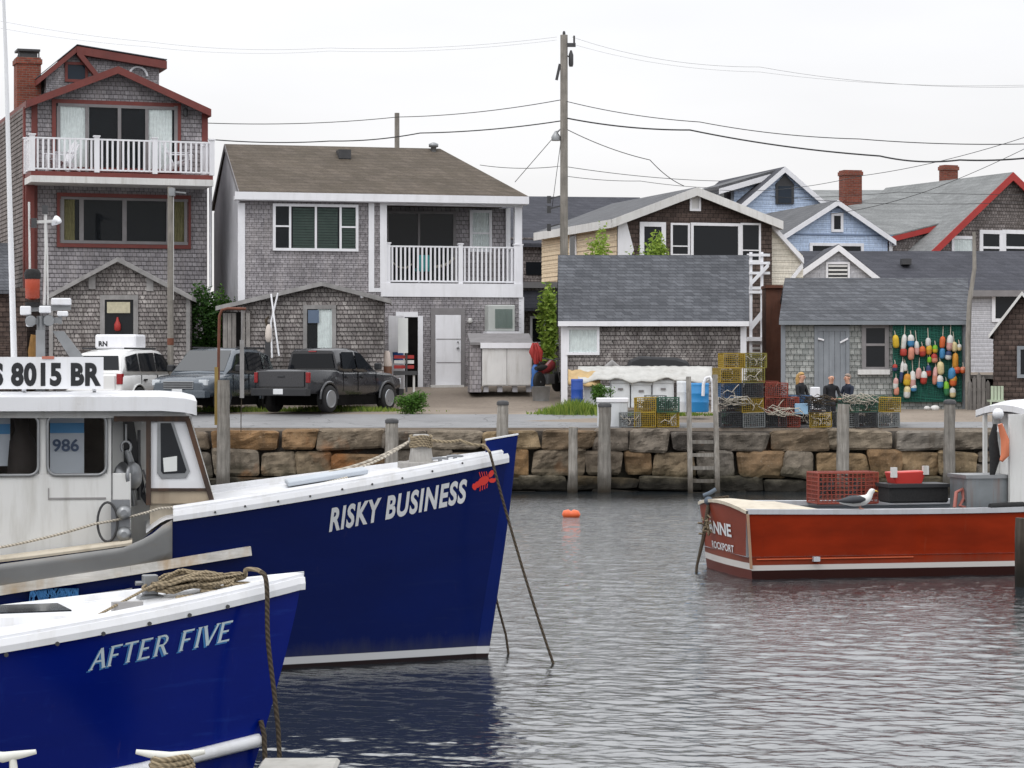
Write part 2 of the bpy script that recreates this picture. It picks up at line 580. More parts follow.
def rope_mat(name, h):
    k = NT(name); c = srgb(h)
    w = k.n('ShaderNodeTexWave', wave_type='BANDS', bands_direction='DIAGONAL'); w.inputs['Scale'].default_value = 14; w.inputs['Distortion'].default_value = 1.2
    k.l(k.coord(), w.inputs['Vector'])
    cc = k.mix(w.outputs['Fac'], dark(c, .55), dark(c, 1.15))
    cc = k.mix(k.rng(k.noise(k.coord(), 6, 4), .45, .75, 0, .5), cc, dark(c, .6))
    k.bump(w.outputs['Fac'], .6, .008)
    return k.fin(cc, .9, 0, .2)


M['rope_tan'] = rope_mat('rope_tan', '#94866f')
M['rope_dark'] = rope_mat('rope_dark', '#50473c')
M['rope_pale'] = rope_mat('rope_pale', '#c4bcae')
M['pole_wood'] = wood_mat('pole_wood', srgb('#77726c'), srgb('#9a958d'))
M['pile_wood'] = wood_mat('pile_wood', srgb('#6c6862'), srgb('#a5a099'), stain=srgb('#5c5144'), zwet=(0.15, 0.75, srgb('#2a241b')))
M['rust'] = paint('rust', srgb('#6a4030'), 0.85, 0.3, 4, 0, srgb('#3f2a22'), 0.6)
M['tan_tarp'] = paint('tan_tarp', srgb('#b59a6e'), 0.8, 0.2, 3)
M['sign_white'] = paint('sign_white', srgb('#d6d8d6'), 0.5, 0.05)


def leaf_mat(name, a, b):
    k = NT(name)
    c = k.mix(k.tint(), a, b)
    k.b.inputs['Subsurface Weight'].default_value = 0.0
    tr = k.n('ShaderNodeBsdfTranslucent'); k.l(c, tr.inputs[0])
    mx = k.n('ShaderNodeMixShader'); mx.inputs[0].default_value = 0.3
    k.fin(c, 0.6, 0, 0.3)
    k.l(k.b.outputs[0], mx.inputs[1]); k.l(tr.outputs[0], mx.inputs[2]); k.l(mx.outputs[0], k.out.inputs[0])
    return k.m


M['leaf'] = leaf_mat('leaf', srgb('#34511f'), srgb('#5f8a35'))
M['leaf_light'] = leaf_mat('leaf_light', srgb('#6d8d33'), srgb('#a9bd58'))
M['leaf_dark'] = leaf_mat('leaf_dark', srgb('#1f3a17'), srgb('#456a2c'))
M['grass'] = leaf_mat('grass', srgb('#4f7028'), srgb('#93a148'))
M['bark'] = wood_mat('bark', srgb('#3f362d'), srgb('#5c5145'))

# ------------------------------------------------------------------ ground, road, water, sea wall
GY = [62.25, 66.0, 67.6, 72.0, 76.5, 90.0, 140.0, 420.0]
GZ = [1.60, 1.72, 1.88, 1.98, 2.55, 3.0, 4.2, 6.0]


def G(Y):
    return float(np.interp(Y, GY, GZ))


def ground_material():
    k = NT('ground_dirt')
    co = k.coord()
    c = k.mix(k.rng(k.noise(co, 0.35, 6, 0.6), 0.35, 0.65), srgb('#7d7369'), srgb('#94897d'))
    c = k.mix(k.rng(k.noise(co, 9, 5), 0.55, 0.75, 0, 0.5), c, srgb('#5d5349'))
    k.bump(k.noise(co, 25, 5), 0.4, 0.03)
    return k.fin(c, 0.95, 0, 0.2)


def asphalt_material():
    k = NT('asphalt')
    co = k.coord()
    c = k.mix(k.rng(k.noise(co, 0.6, 6, 0.65), 0.3, 0.7), srgb('#7c7c7d'), srgb('#8f8f90'))
    c = k.mix(k.rng(k.noise(co, 40, 3), 0.4, 0.8, 0, 0.35), c, srgb('#5a5b5e'))
    cr = k.n('ShaderNodeTexVoronoi', feature='DISTANCE_TO_EDGE'); cr.inputs['Scale'].default_value = 0.45
    wv = k.n('ShaderNodeVectorMath', operation='ADD'); k.l(co, wv.inputs[0])
    nn = k.n('ShaderNodeTexNoise'); nn.inputs['Scale'].default_value = 1.5; k.l(co, nn.inputs['Vector']); k.l(nn.outputs['Color'], wv.inputs[1])
    k.l(wv.outputs[0], cr.inputs['Vector'])
    c = k.mix(k.rng(cr.outputs['Distance'], 0.0, 0.012, 0.7, 0.0), c, srgb('#3b3b3d'))
    k.bump(k.noise(co, 60, 3), 0.3, 0.01)
    return k.fin(c, 0.85, 0, 0.3)


mb = MB()
xs = [-400, -60, -30, -15, -8, 0, 8, 15, 30, 60, 400]
ys = [62.75, 63.5, 65, 66.0, 67.6, 69.5, 72.0, 74, 76.5, 82, 90, 110, 140, 250, 420, 2000]
rows = []
for y in ys:
    rows.append([(x, y, G(y) + (0.0 if y < 66 else 0.05 * noise.noise(Vector((x * 0.15, y * 0.3, 0))))) for x in xs])
mb.grid(rows)
# the ground drops behind the sea wall
mb.grid([[(x, 62.75, -1.0) for x in xs], [(x, 62.75, G(62.75)) for x in xs]])
struct(mb.build('ground', ground_material()))

mb = MB()
rx = [-60, -30, -15, -8, -4, 0, 4, 8, 15, 30, 60]
mb.grid([[(x, y, G(y) + 0.006) for x in rx] for y in (62.8, 63.5, 64.5, 65.2, 66.0, 66.9, 67.55)])
struct(mb.build('road', asphalt_material()))

# water: a real wave surface, finest where the view needs it
def water():
    rng = np.random.default_rng(3)
    pys = np.concatenate([np.linspace(1600, 800, 30), np.concatenate([np.arange(799, 560, -0.42), np.arange(560, 488, -0.5)])])
    Y = CH * F / (pys - HY)
    Y = np.concatenate([Y, [63.5]])
    dY = np.gradient(Y)
    ang = np.concatenate([np.linspace(-1.6, -0.26, 10), np.linspace(-0.235, 0.235, 430), np.linspace(0.26, 1.6, 10)])
    YY = Y[:, None] * np.ones_like(ang)[None, :]
    XX = Y[:, None] * ang[None, :]
    ZZ = np.zeros_like(YY)
    for i in range(110):
        lam = 0.10 * (0.8 / 0.10) ** ((i / 109) ** 1.25)
        th = rng.normal(math.radians(75), math.radians(40))
        if rng.random() < 0.35: th = rng.uniform(0, math.pi)
        kx, ky = math.cos(th) * 2 * math.pi / lam, math.sin(th) * 2 * math.pi / lam
        amp = 0.0017 * lam ** 0.92 * rng.uniform(0.5, 1.3)
        ph = rng.uniform(0, 6.28)
        fade = np.clip((lam * max(abs(1 / max(abs(math.sin(th)), 0.15)), 1) / (3.2 * np.abs(dY))) - 0.3, 0, 1)[:, None]
        # patches of rougher and calmer water
        gust = 0.75 + 0.45 * np.sin(XX * 0.21 + YY * 0.11 * (1 + 0.3 * math.sin(i)) + i) * np.sin(YY * 0.17 - XX * 0.05 + 2 * i)
        s = np.sin(kx * XX + ky * YY + ph)
        ZZ += amp * fade * gust * (s + 0.25 * np.cos(2 * (kx * XX + ky * YY + ph)))
    edge = np.clip((62.5 - YY) / 7.0, 0.15, 1)
    ZZ *= edge
    ZZ[:, :9] = 0; ZZ[:, -9:] = 0; ZZ[:20] = 0
    n, m = YY.shape
    v = np.stack([XX, YY, ZZ], -1).reshape(-1, 3)
    idx = np.arange(n * m).reshape(n, m)
    f = np.stack([idx[:-1, :-1], idx[:-1, 1:], idx[1:, 1:], idx[1:, :-1]], -1).reshape(-1, 4)
    ex = np.array([(-400, -200, -.25), (400, -200, -.25), (400, 62.6, -.25), (-400, 62.6, -.25)])
    o = len(v)
    v = np.concatenate([v, ex]); f = np.concatenate([f, [[o, o + 1, o + 2, o + 3]]])
    me = bpy.data.meshes.new('water')
    me.vertices.add(len(v)); me.vertices.foreach_set('co', v.ravel())
    me.loops.add(f.size); me.loops.foreach_set('vertex_index', f.ravel().astype(np.int32))
    me.polygons.add(len(f)); me.polygons.foreach_set('loop_start', np.arange(0, f.size, 4, dtype=np.int32))
    me.polygons.foreach_set('use_smooth', np.ones(len(f), dtype=bool))
    me.update(calc_edges=True); me.validate()
    k = NT('water')
    co = k.coord((1.0, 1.9, 1))
    h = k.math('MULTIPLY_ADD', k.noise(co, 5.5, 4, 0.6), 1.0, k.math('MULTIPLY', k.noise(k.coord((0.8, 1.2, 1), (0, 0, 0.3)), 1.6, 3, 0.5), 0.8))
    g = k.n('ShaderNodeNewGeometry'); sp = k.n('ShaderNodeSeparateXYZ'); k.l(g.outputs['Position'], sp.inputs[0])
    k.bump(k.math('MULTIPLY', h, k.math('MULTIPLY', k.rng(sp.outputs[1], 24, 58, 0.22, 2.0), k.rng(sp.outputs[1], 54, 61.5, 1.0, 0.2))), 0.5, 0.05)
    k.b.inputs['IOR'].default_value = 3.7
    k.fin((0.020, 0.025, 0.029), 0.03, 0, 0.5)
    me.materials.append(k.m)
    ob = bpy.data.objects.new('water', me); COL.objects.link(ob)
    struct(ob)


water()


def stone_material():
    k = NT('wall_stone')
    co = k.coord()
    t = k.tint()
    rp = k.n('ShaderNodeValToRGB'); k.l(t, rp.inputs[0])
    el = rp.color_ramp.elements
    el[0].position = 0; el[0].color = (*srgb('#55504b'), 1)
    el[1].position = 1; el[1].color = (*srgb('#917c60'), 1)
    for p, h in ((0.18, '#857a6b'), (0.34, '#6b645d'), (0.5, '#8e7a5c'), (0.64, '#7d776f'), (0.76, '#6f5f4c'), (0.88, '#8a6a47')):
        q = el.new(p); q.color = (*srgb(h), 1)
    c = rp.outputs[0]
    n1 = k.noise(co, 2.2, 7, 0.65)
    c = k.mix(1.0, c, k.mix(k.rng(n1, 0.3, 0.7), (0.6,) * 3, (1.3,) * 3), 'MULTIPLY')
    c = k.mix(k.rng(k.noise(k.coord((3, 3, 0.6)), 1.0, 6, 0.6), 0.52, 0.75, 0, 0.65), c, srgb('#40362c'))
    c = k.mix(k.rng(k.noise(co, 0.8, 3), 0.62, 0.72, 0, 0.6), c, srgb('#8a5424'))
    c = k.mix(k.rng(k.noise(co, 26, 3), 0.6, 0.8, 0, 0.5), c, srgb('#b5aa98'))
    g = k.n('ShaderNodeNewGeometry'); sp = k.n('ShaderNodeSeparateXYZ'); k.l(g.outputs['Position'], sp.inputs[0])
    z = k.math('MULTIPLY_ADD', n1, 0.5, sp.outputs[2])
    c = k.mix(k.rng(z, 0.62, 0.98, 0.55, 0.0), c, srgb('#3a3a26'))
    c = k.mix(k.rng(z, 0.42, 0.70, 1.0, 0.0), c, srgb('#211e18'))
    k.bump(k.math('ADD', n1, k.math('MULTIPLY', k.noise(co, 14, 5), 0.4)), 0.7, 0.06)
    return k.fin(c, 0.85, 0, 0.35)


def stone(mb, x0, x1, z0, z1, yf, rr, depth=0.7):
    """one rough block: a rounded, noisy front with its sides"""
    nx, nz = 12, 8
    rows = []
    cj = [(rr.uniform(-.09, .09), rr.uniform(-.055, .055)) for _ in range(4)]
    sd = rr.uniform(0, 100); til = rr.uniform(-.05, .05); t = rr.random()
    for j in range(nz + 1):
        b = j / nz; row = []
        for i in range(nx + 1):
            a = i / nx
            jx = (cj[0][0] * (1 - a) * (1 - b) + cj[1][0] * a * (1 - b) + cj[2][0] * a * b + cj[3][0] * (1 - a) * b)
            jz = (cj[0][1] * (1 - a) * (1 - b) + cj[1][1] * a * (1 - b) + cj[2][1] * a * b + cj[3][1] * (1 - a) * b)
            ea = max(0, abs(2 * a - 1) - 0.8) / 0.2; eb = max(0, abs(2 * b - 1) - 0.72) / 0.28
            x = x0 + (x1 - x0) * a + jx; z = z0 + (z1 - z0) * b + jz
            nn = noise.noise(Vector((x * 2.2 + sd, z * 2.2, sd))) * 0.09 + noise.noise(Vector((x * 6 + sd, z * 6, sd))) * 0.05
            k = 0.012 * (ea ** 2) + 0.03 * (ea * eb) ** 1.5
            vd = noise.voronoi(Vector((x * 3.2 + sd, z * 3.2, sd)))[0]; nn += 0.10 * (vd[0] - .35)
            row.append((x - math.copysign(k, a - .5), yf + 0.04 * max(ea, eb) ** 4 + til * (b - .5) - nn, z - math.copysign(0.01 * eb ** 2 + 0.025 * (ea * eb) ** 1.5, b - .5)))
        rows.append(row)
    mb.grid(rows, t, False)
    bd = rows[0] + [r[-1] for r in rows[1:]] + rows[-1][::-1][1:] + [r[0] for r in rows[::-1][1:-1]]
    n = len(bd)
    mb.add(list(bd) + [(p[0], p[1] + depth, p[2]) for p in bd], [(i, i + n, (i + 1) % n + n, (i + 1) % n) for i in range(n)], t)


rr = random.Random(21)
mb = MB()
YW = 62.2
for (z0, z1, wl, wh) in ((-0.55, 0.0, 0.8, 1.7), (0.01, 0.36, 1.0, 2.0), (0.36, 1.05, 0.7, 1.6), (1.05, 1.58, 0.8, 1.9)):
    x = -17 + rr.uniform(0, 1)
    while x < 21:
        w = rr.uniform(wl, wh)
        zz0 = z0 + rr.uniform(-.03, .03); zz1 = z1 + (rr.uniform(-.06, .05) if z1 < 1.5 else rr.uniform(-.05, .03))
        if rr.random() < 0.06 and z1 - z0 > 0.5 and z1 < 1.5:
            zm = (z0 + z1) / 2 + rr.uniform(-.08, .08)
            stone(mb, x, x + w, zz0, zm - .02, YW + rr.uniform(-.03, .05), rr); stone(mb, x, x + w, zm + .02, zz1, YW + rr.uniform(-.03, .05), rr)
        else:
            stone(mb, x, x + w, zz0, zz1, YW + rr.uniform(-.05, .06), rr)
        x += w + rr.uniform(-0.02, 0.035)
mb.box(-17, 22, YW + 0.42, YW + 0.6, -1, 1.54, 0.0)
wall_o = solo('stone_seawall', 'rough granite block seawall with dark wet foot along the harbour edge', 'seawall', mb, stone_material())


# ------------------------------------------------------------------ plants
def leaves(mb, blobs, n, size, rr, droop=0.0):
    """n small leaf faces spread through ellipsoid clumps [(centre, radii, weight)]"""
    tot = sum(b[2] for b in blobs)
    for c, rad, w in blobs:
        for _ in range(int(n * w / tot)):
            d = Vector((rr.gauss(0, 1), rr.gauss(0, 1), rr.gauss(0, 1))).normalized() * (rr.random() ** 0.45) * rr.uniform(0.75, 1.12)
            p = Vector((c[0] + d.x * rad[0], c[1] + d.y * rad[1], c[2] + d.z * rad[2] - droop * rr.random()))
            a = Vector((rr.gauss(0, 1), rr.gauss(0, 1), rr.gauss(0, .6))).normalized()
            b = a.cross(Vector((rr.gauss(0, 1), rr.gauss(0, 1), rr.gauss(0, 1)))).normalized()
            s = size * rr.uniform(0.6, 1.4)
            mb.add([p - a * s, p + b * s * 0.45, p + a * s, p - b * s * 0.45], [(0, 1, 2, 3)], min(1, max(0, rr.gauss(0.5, .28))))


def bush(name, label, cat, px, py, Y, w, h, d, n, mat, seed, size=0.07, group=None, stem=True):
    rr = random.Random(seed)
    T = Th(name, label, cat, px, py, Y, 0, group)
    mb = MB(); bl = []
    for i in range(14):
        bl.append(((rr.uniform(-.5, .5) * w * .62, rr.uniform(-.4, .4) * d, h * rr.uniform(.04, .8)), (w * rr.uniform(.2, .34), d * .35, h * rr.uniform(.16, .27)), rr.uniform(.6, 1.4)))
    leaves(mb, bl, n, size, rr)
    T.part('foliage', mb, M[mat])
    if stem:
        mb = MB()
        for b in bl[:6]:
            mb.tube([(b[0][0] * .2, b[0][1] * .2, 0), (b[0][0] * .6, b[0][1] * .6, b[0][2] * .5), b[0]], [0.025, 0.018, 0.008], 5)
        T.part('stem', mb, M['bark'])
    return T


def grass_tuft(name, label, px, py, Y, w, d, h, n, mat, seed):
    rr = random.Random(seed)
    mb = MB(); c = P(px, py, Y)
    for _ in range(n):
        x = c.x + rr.gauss(0, .33) * w; y = c.y + rr.uniform(-.5, .5) * d; z = G(y)
        hh = h * rr.uniform(.35, 1.15) * max(.25, 1 - abs(x - c.x) / w * .9); dx = rr.gauss(0, .28) * hh; dy = rr.gauss(0, .2) * hh; s = rr.uniform(.008, .02)
        mb.add([(x - s, y, z - .01), (x + s, y, z - .01), (x + dx * .5 + s * .7, y + dy * .5, z + hh * .6), (x + dx, y + dy, z + hh), (x + dx * .5 - s * .7, y + dy * .5, z + hh * .6)], [(0, 1, 2, 3, 4)])
    o = solo(name, label, 'grass', mb, M[mat], kind='stuff')
    return o
# ------------------------------------------------------------------ building kit
def window(T, px0, px1, py0, py1, v, fm, name='window', cols=(), rows=(), fw=0.07, proud=0.075, glass='glass', parent=None, curtain=None, sill=False, slats=None):
    """a framed window on the wall plane at depth v; cols / rows are bar positions as fractions"""
    vf = v - proud
    pm = (px0 + px1) / 2
    u0, u1 = T.U(px0, vf), T.U(px1, vf); z0, z1 = T.Z(py1, pm, vf), T.Z(py0, pm, vf)
    mb = MB()
    mb.box(u0, u1, vf, v, z1 - fw, z1); mb.box(u0, u1, vf, v, z0, z0 + fw)
    mb.box(u0, u0 + fw, vf + .002, v, z0 + fw, z1 - fw); mb.box(u1 - fw, u1, vf + .002, v, z0 + fw, z1 - fw)
    for c in cols:
        uc = u0 + (u1 - u0) * c
        mb.box(uc - fw * .4, uc + fw * .4, vf + .006, v, z0 + fw, z1 - fw)
    for r in rows:
        if not isinstance(r, tuple): r = (r, 0, 1)
        zc = z0 + (z1 - z0) * r[0]
        mb.box(u0 + (u1 - u0) * r[1] + fw * .4, u0 + (u1 - u0) * r[2] - fw * .4, vf + .01, v, zc - fw * .3, zc + fw * .3)
    if sill:
        mb.box(u0 - .06, u1 + .06, vf - .05, v, z0 - .07, z0)
    fr = T.part(name, mb, M[fm], parent)
    back = MB(); back.box(u0 + fw * .5, u1 - fw * .5, v - .032, v + .05, z0 + fw * .5, z1 - fw * .5)
    if curtain or slats:
        T.part('window_recess', back, M['glass'], fr)
        for f0, f1, cm in (curtain or ()):
            mb = MB(); n = max(3, int((u1 - u0) * (f1 - f0) / .05)); ua = u0 + fw + (u1 - u0 - 2 * fw) * f0; ub = u0 + fw + (u1 - u0 - 2 * fw) * f1
            row = [(ua + (ub - ua) * i / n, v - .042 + .006 * (-1) ** i) for i in range(n + 1)]
            mb.grid([[(x, y, z0 + fw) for x, y in row], [(x, y, z1 - fw) for x, y in row]], smooth=False)
            T.part('curtain', mb, M[cm], fr)
        for f0, f1, cm in (slats or ()):
            mb = MB(); ua = u0 + fw + (u1 - u0 - 2 * fw) * f0; ub = u0 + fw + (u1 - u0 - 2 * fw) * f1
            z = z0 + fw
            while z < z1 - fw - .04:
                mb.prism([(ua, v - .055, z), (ua, v - .05, z), (ua, v - .036, z + .075), (ua, v - .041, z + .075)], (ub - ua, 0, 0)); z += .085
            T.part('shutter', mb, M[cm], fr)
        g = MB(); g.box(u0 + fw * .5, u1 - fw * .5, v - .062, v - .058, z0 + fw * .5, z1 - fw * .5)
        T.part('pane', g, M['glass_clear'], fr)
    else:
        T.part('pane', back, M[glass], fr)
    return fr


def railing(T, pts, z0, z1, mat, step=0.13, posts=True, parent=None, pw=0.1, name='railing', bw=0.035):
    """balusters, rails and posts along a local polyline [(u,v)...]"""
    mb = MB(); pm = []
    for (a, b) in zip(pts[:-1], pts[1:]):
        a = Vector((a[0], a[1], 0)); b = Vector((b[0], b[1], 0)); L = (b - a).length
        mb.bar(a + Vector((0, 0, z1 - .03)), b + Vector((0, 0, z1 - .03)), .07, .05)
        mb.bar(a + Vector((0, 0, z0 + .08)), b + Vector((0, 0, z0 + .08)), .05, .05)
        n = max(1, int(L / step))
        for i in range(1, n):
            q = a + (b - a) * i / n
            mb.bar(q + Vector((0, 0, z0 + .08)), q + Vector((0, 0, z1 - .03)), bw)
        pm += [a, b]
    r = T.part(name, mb, M[mat], parent)
    if posts:
        seen = []
        for q in pm:
            if any((q - s_).length < .05 for s_ in seen): continue
            seen.append(q)
            m = MB(); m.box(q.x - pw / 2, q.x + pw / 2, q.y - pw / 2, q.y + pw / 2, z0, z1 + .05); m.box(q.x - pw * .65, q.x + pw * .65, q.y - pw * .65, q.y + pw * .65, z1 + .05, z1 + .09)
            T.part('post', m, M[mat], r)
    return r


def gable(T, le, pk, re, depth, wall, roof, trim, of=0.25, os_=0.22, thick=0.13, rake=0.17, row=0.14, base=-0.4, sides='l', siding=0.018, wall_name='wall', side_mat=None):
    """gable-fronted house: le, pk, re are pixels of the front rake at the left eave, peak and right eave"""
    L, K, Rr = (T.pt(*q, -of) for q in (le, pk, re))
    dl = (K.z - L.z) / max(.01, K.x - L.x); dr = (K.z - Rr.z) / max(.01, Rr.x - K.x)
    ul, ur = L.x + os_, Rr.x - os_
    zl, zr, zk = L.z + os_ * dl - thick, Rr.z + os_ * dr - thick, K.z - thick
    poly = [(ul, base), (ur, base), (ur, zr), (K.x, zk), (ul, zl)]
    mb = MB()
    mb.prism([(x, 0, z) for x, z in poly], (0, depth, 0))
    courses(mb, poly, lambda x, z, o: (x, -o, z), row, siding)
    if 'l' in sides and side_mat is None:
        courses(mb, [(0, base), (depth, base), (depth, zl), (0, zl)], lambda y, z, o: (ul - o, depth - y, z), row, siding)
    if 'r' in sides:
        courses(mb, [(0, base), (depth, base), (depth, zr), (0, zr)], lambda y, z, o: (ur + o, y, z), row, siding)
    w = T.part(wall_name, mb, M[wall])
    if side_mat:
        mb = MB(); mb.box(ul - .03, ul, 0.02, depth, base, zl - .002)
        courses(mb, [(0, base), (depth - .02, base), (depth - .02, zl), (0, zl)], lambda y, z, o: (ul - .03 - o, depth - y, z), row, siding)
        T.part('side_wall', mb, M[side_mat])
    mb = MB()
    y0, y1 = -of, depth + .15
    for A in (L, Rr):
        mb.prism([(K.x, y0, K.z), (A.x, y0, A.z), (A.x, y1, A.z), (K.x, y1, K.z)], (0, 0, -thick))
    rf = T.part('roof', mb, M[roof])
    if trim:
        mb = MB()
        for A in (L, Rr):
            mb.prism([(A.x, y0 - .035, A.z - .004), (K.x, y0 - .035, K.z - .004), (K.x, y0 - .035, K.z - rake), (A.x, y0 - .035, A.z - rake)], (0, .07, 0))
        # eave boards along the sides
        for A, sg in ((L, -1), (Rr, 1)):
            mb.box(A.x - .02, A.x + .02, y0 + .036, y1, A.z - rake, A.z - .006)
        T.part('rake_trim', mb, M[trim])
    return dict(ul=ul, ur=ur, zl=zl, zr=zr, L=L, K=K, R=Rr, wall=w, roof=rf, base=base)


def chimney(T, px0, px1, py0, py1, v, d, mat='brick', cap=None, name='chimney', parent=None):
    mb = MB(); T.box(mb, px0, px1, py0, py1, v, v + d)
    u0, u1 = T.U(px0, v), T.U(px1, v); z1 = T.Z(py0, (px0 + px1) / 2, v)
    mb.box(u0 - .04, u1 + .04, v - .04, v + d + .04, z1 - .22, z1 - .06)
    c = T.part(name, mb, M[mat], parent)
    if cap:
        mb = MB(); mb.box(u0 + .1, u1 - .1, v + .1, v + d - .1, z1, z1 + .12)
        mb.box(u0 + .02, u1 - .02, v + .02, v + d - .02, z1 + .2, z1 + .27)
        for x in (u0 + .06, u1 - .06):
            mb.box(x - .02, x + .02, v + .05, v + .1, z1, z1 + .2)
        T.part('chimney_cap', mb, M['metal_dark'], c)
    return c


# ------------------------------------------------------------------ red trimmed house, far left
T = Th('red_trimmed_house', 'three storey grey shingle house with dark red trim and a white railed balcony', 'house', 33, 375, 76.5, 19)
g_ = gable(T, (27, 100), (118, 66), (211, 109), 12.0, 'shingle_grey', 'roof_slate', 'red_trim', of=.5, os_=.02, rake=.24, side_mat='shingle_dark')  # left side wall in darker shingles, its shade put into the colour
RH = T
mb = MB()
for px in (34.5, 205):
    T.box(mb, px - 3, px + 3, 103 if px < 100 else 112, 400 if px < 100 else 172, -.04, .0)
mb.box(g_['ul'] - .07, g_['ul'] - .0, -.03, .16, -.4, g_['zl'] - .05)
T.part('corner_board', mb, M['red_trim'])
# upper dormer block behind the front gable
dz = MB()
v = 2.6
pts = [(46, 112), (46, 74), (77, 50), (159, 65), (159, 112)]
q = [T.pt(x, y, v) for x, y in pts]
dz.prism(q, (0, 4, 0))
courses(dz, [(a.x, a.z) for a in q], lambda x, z, o: (x, v - o, z), .14, .018)
T.part('dormer', dz, M['shingle_grey'])
mb = MB()
A, K, B, C = (T.pt(x, y, v - .3) for x, y in ((38, 78), (77, 46), (167, 61), (98, 73)))
for a, b, h in ((A, K, .2), (K, B, .26)):
    mb.prism([a, b, b - Vector((0, 0, h)), a - Vector((0, 0, h))], (0, 4.5, 0))
dr = T.part('dormer_roof', mb, M['red_trim'])
mb = MB(); mb.prism([K + Vector((0, -.03, -.02)), C + Vector((0, -.03, 0)), C + Vector((0, -.03, -.24)), K + Vector((0, -.03, -.28))], (0, .28, 0))
T.part('dormer_rake', mb, M['red_trim'])
mb = MB()
for a, b in ((A, K), (K, B)):
    d_ = Vector((0, -.02, .03)); mb.prism([a + d_, b + d_, b + d_ + Vector((0, 0, .03)), a + d_ + Vector((0, 0, .03))], (0, 4.56, 0))
T.part('dormer_shingles', mb, M['roof_slate'])
window(T, 65, 88, 62, 82, v, 'red_trim', 'dormer_window', fw=.09, glass='glass_blue')
mb = MB()
c0 = T.pt(138, 76, v - .03)
mb.tube([c0 + Vector((math.cos(math.radians(t)) * .3, -.02, math.sin(math.radians(t)) * .3)) for t in range(0, 181, 20)], .045, 6)
T.part('round_window', mb, M['white'])
chimney(T, 17, 41, 57, 112, 3.0, .8, cap=True)
# top floor glazing
d0 = window(T, 52, 181, 101, 172, 0, 'red_trim', 'balcony_doors', cols=(), fw=.13, curtain=((.03, .27, 'curtain'), (.74, .96, 'curtain')))
mb = MB()
for px in (58.5, 87, 119.5, 147, 176):
    T.box(mb, px - 1.7, px + 1.7, 106, 172, -.085, -.06)
T.box(mb, 58, 177, 105, 108, -.088, -.06)
T.part('door_frame', mb, M['grey_trim'], d0)
# lamp
mb = MB(); c0 = T.pt(185.5, 113, -.12); mb.lathe([(.05, -.12), (.08, -.05), (.08, .1), (.03, .16)], c0, n=10); mb.box(c0.x - .02, c0.x + .02, c0.y, 0, c0.z + .02, c0.z + .06)
T.part('wall_lamp', mb, M['metal_dark'])
# balcony
dv = -1.5
mb = MB(); T.box(mb, 31, 213, 173, 178, dv, 0); bal = T.part('balcony_deck', mb, M['red_trim'])
mb = MB(); T.box(mb, 31, 213.5, 177.5, 184, dv - .03, -.02); T.part('balcony_fascia', mb, M['white_dirty'], bal)
zb, zt = T.Z(173, 120, dv), T.Z(139, 120, dv)
ua, ub, uc, ud = (T.U(p, dv) for p in (32.5, 97, 155, 212))
railing(T, [(ua, -.1), (ua, dv + .06), (ub, dv + .06), (uc, dv + .06), (ud, dv + .06), (ud, -.1)], zb, zt, 'white', .165, parent=bal, pw=.16, bw=.06)
# middle floor window band
wb = window(T, 57, 191, 194, 248, 0, 'red_trim', 'picture_window', fw=.12, curtain=((0, .11, 'curtain_olive'), (.90, 1, 'curtain_olive')), proud=.1)
mb = MB()
for px in (62, 81.5, 124.5, 168.5, 186.5):
    T.box(mb, px - 2.2, px + 2.2, 199, 243, -.098, -.066)
T.box(mb, 61, 188, 198, 200.5, -.1, -.064); T.box(mb, 61, 188, 241, 244, -.1, -.064)
T.part('window_mullion', mb, M['grey_trim'], wb)
mb = MB(); mb.tube([T.pt(210.5, y, -.09) for y in (175, 240, 286)] + [T.pt(208, 293, -.2)], .05, 8)
T.part('downspout', mb, M['white'])
mb = MB(); T.box(mb, 26, 34.5, 178, 270, -.25, -.045); T.part('red_post', mb, M['red_trim'])

# adirondack chairs on the balcony
def adirondack(T, px, label, flip):
    c = T.root.matrix_basis if False else None
    t = bpy.data.objects.new('adirondack_chair', None); COL.objects.link(t)
    a = T.a
    loc = Vector((T.U(px, dv + .7), dv + .7, T.Z(172, px, dv + .7)))
    Mz = Matrix.Rotation(a, 3, 'Z')
    t.location = T.o0 + Mz @ loc + Vector((0, 0, .02)); t.rotation_euler = (0, 0, a + (math.radians(70) if flip else math.radians(-70)))
    tag(t, label, 'chair', 'white garden chairs on the balcony')
    mb = MB()
    for i in range(5): mb.prism([(-.28, -.3 + i * .11, .36 - i * .025), (.28, -.3 + i * .11, .36 - i * .025), (.28, -.2 + i * .11, .34 - i * .025), (-.28, -.2 + i * .11, .34 - i * .025)], (0, 0, .02))
    mb.build('seat', M['white'], t)
    mb = MB()
    for i in range(5):
        x = -.24 + i * .12; mb.prism([(x - .05, .22, .25), (x + .05, .22, .25), (x + .05, .52, .98 - abs(i - 2) * .06), (x - .05, .52, .98 - abs(i - 2) * .06)], (0, .02, .01))
    mb.build('backrest', M['white'], t)
    for s in (-1, 1):
        mb = MB(); mb.box(s * .34 - .06, s * .34 + .06, -.35, .4, .55, .58); mb.build('arm', M['white'], t)
        mb = MB(); mb.box(s * .32 - .03, s * .32 + .03, -.32, -.26, 0, .55); mb.build('leg', M['white'], t)
        mb = MB(); mb.prism([(s * .31, -.26, .36), (s * .31, .45, 0), (s * .31, .55, 0), (s * .31, .3, .25)], (.03, 0, 0)); mb.build('leg', M['white'], t)


adirondack(T, 60, 'white slatted garden chair at the chimney end of the balcony', False)
adirondack(T, 180, 'white slatted garden chair beside the wall lamp end of the balcony', True)

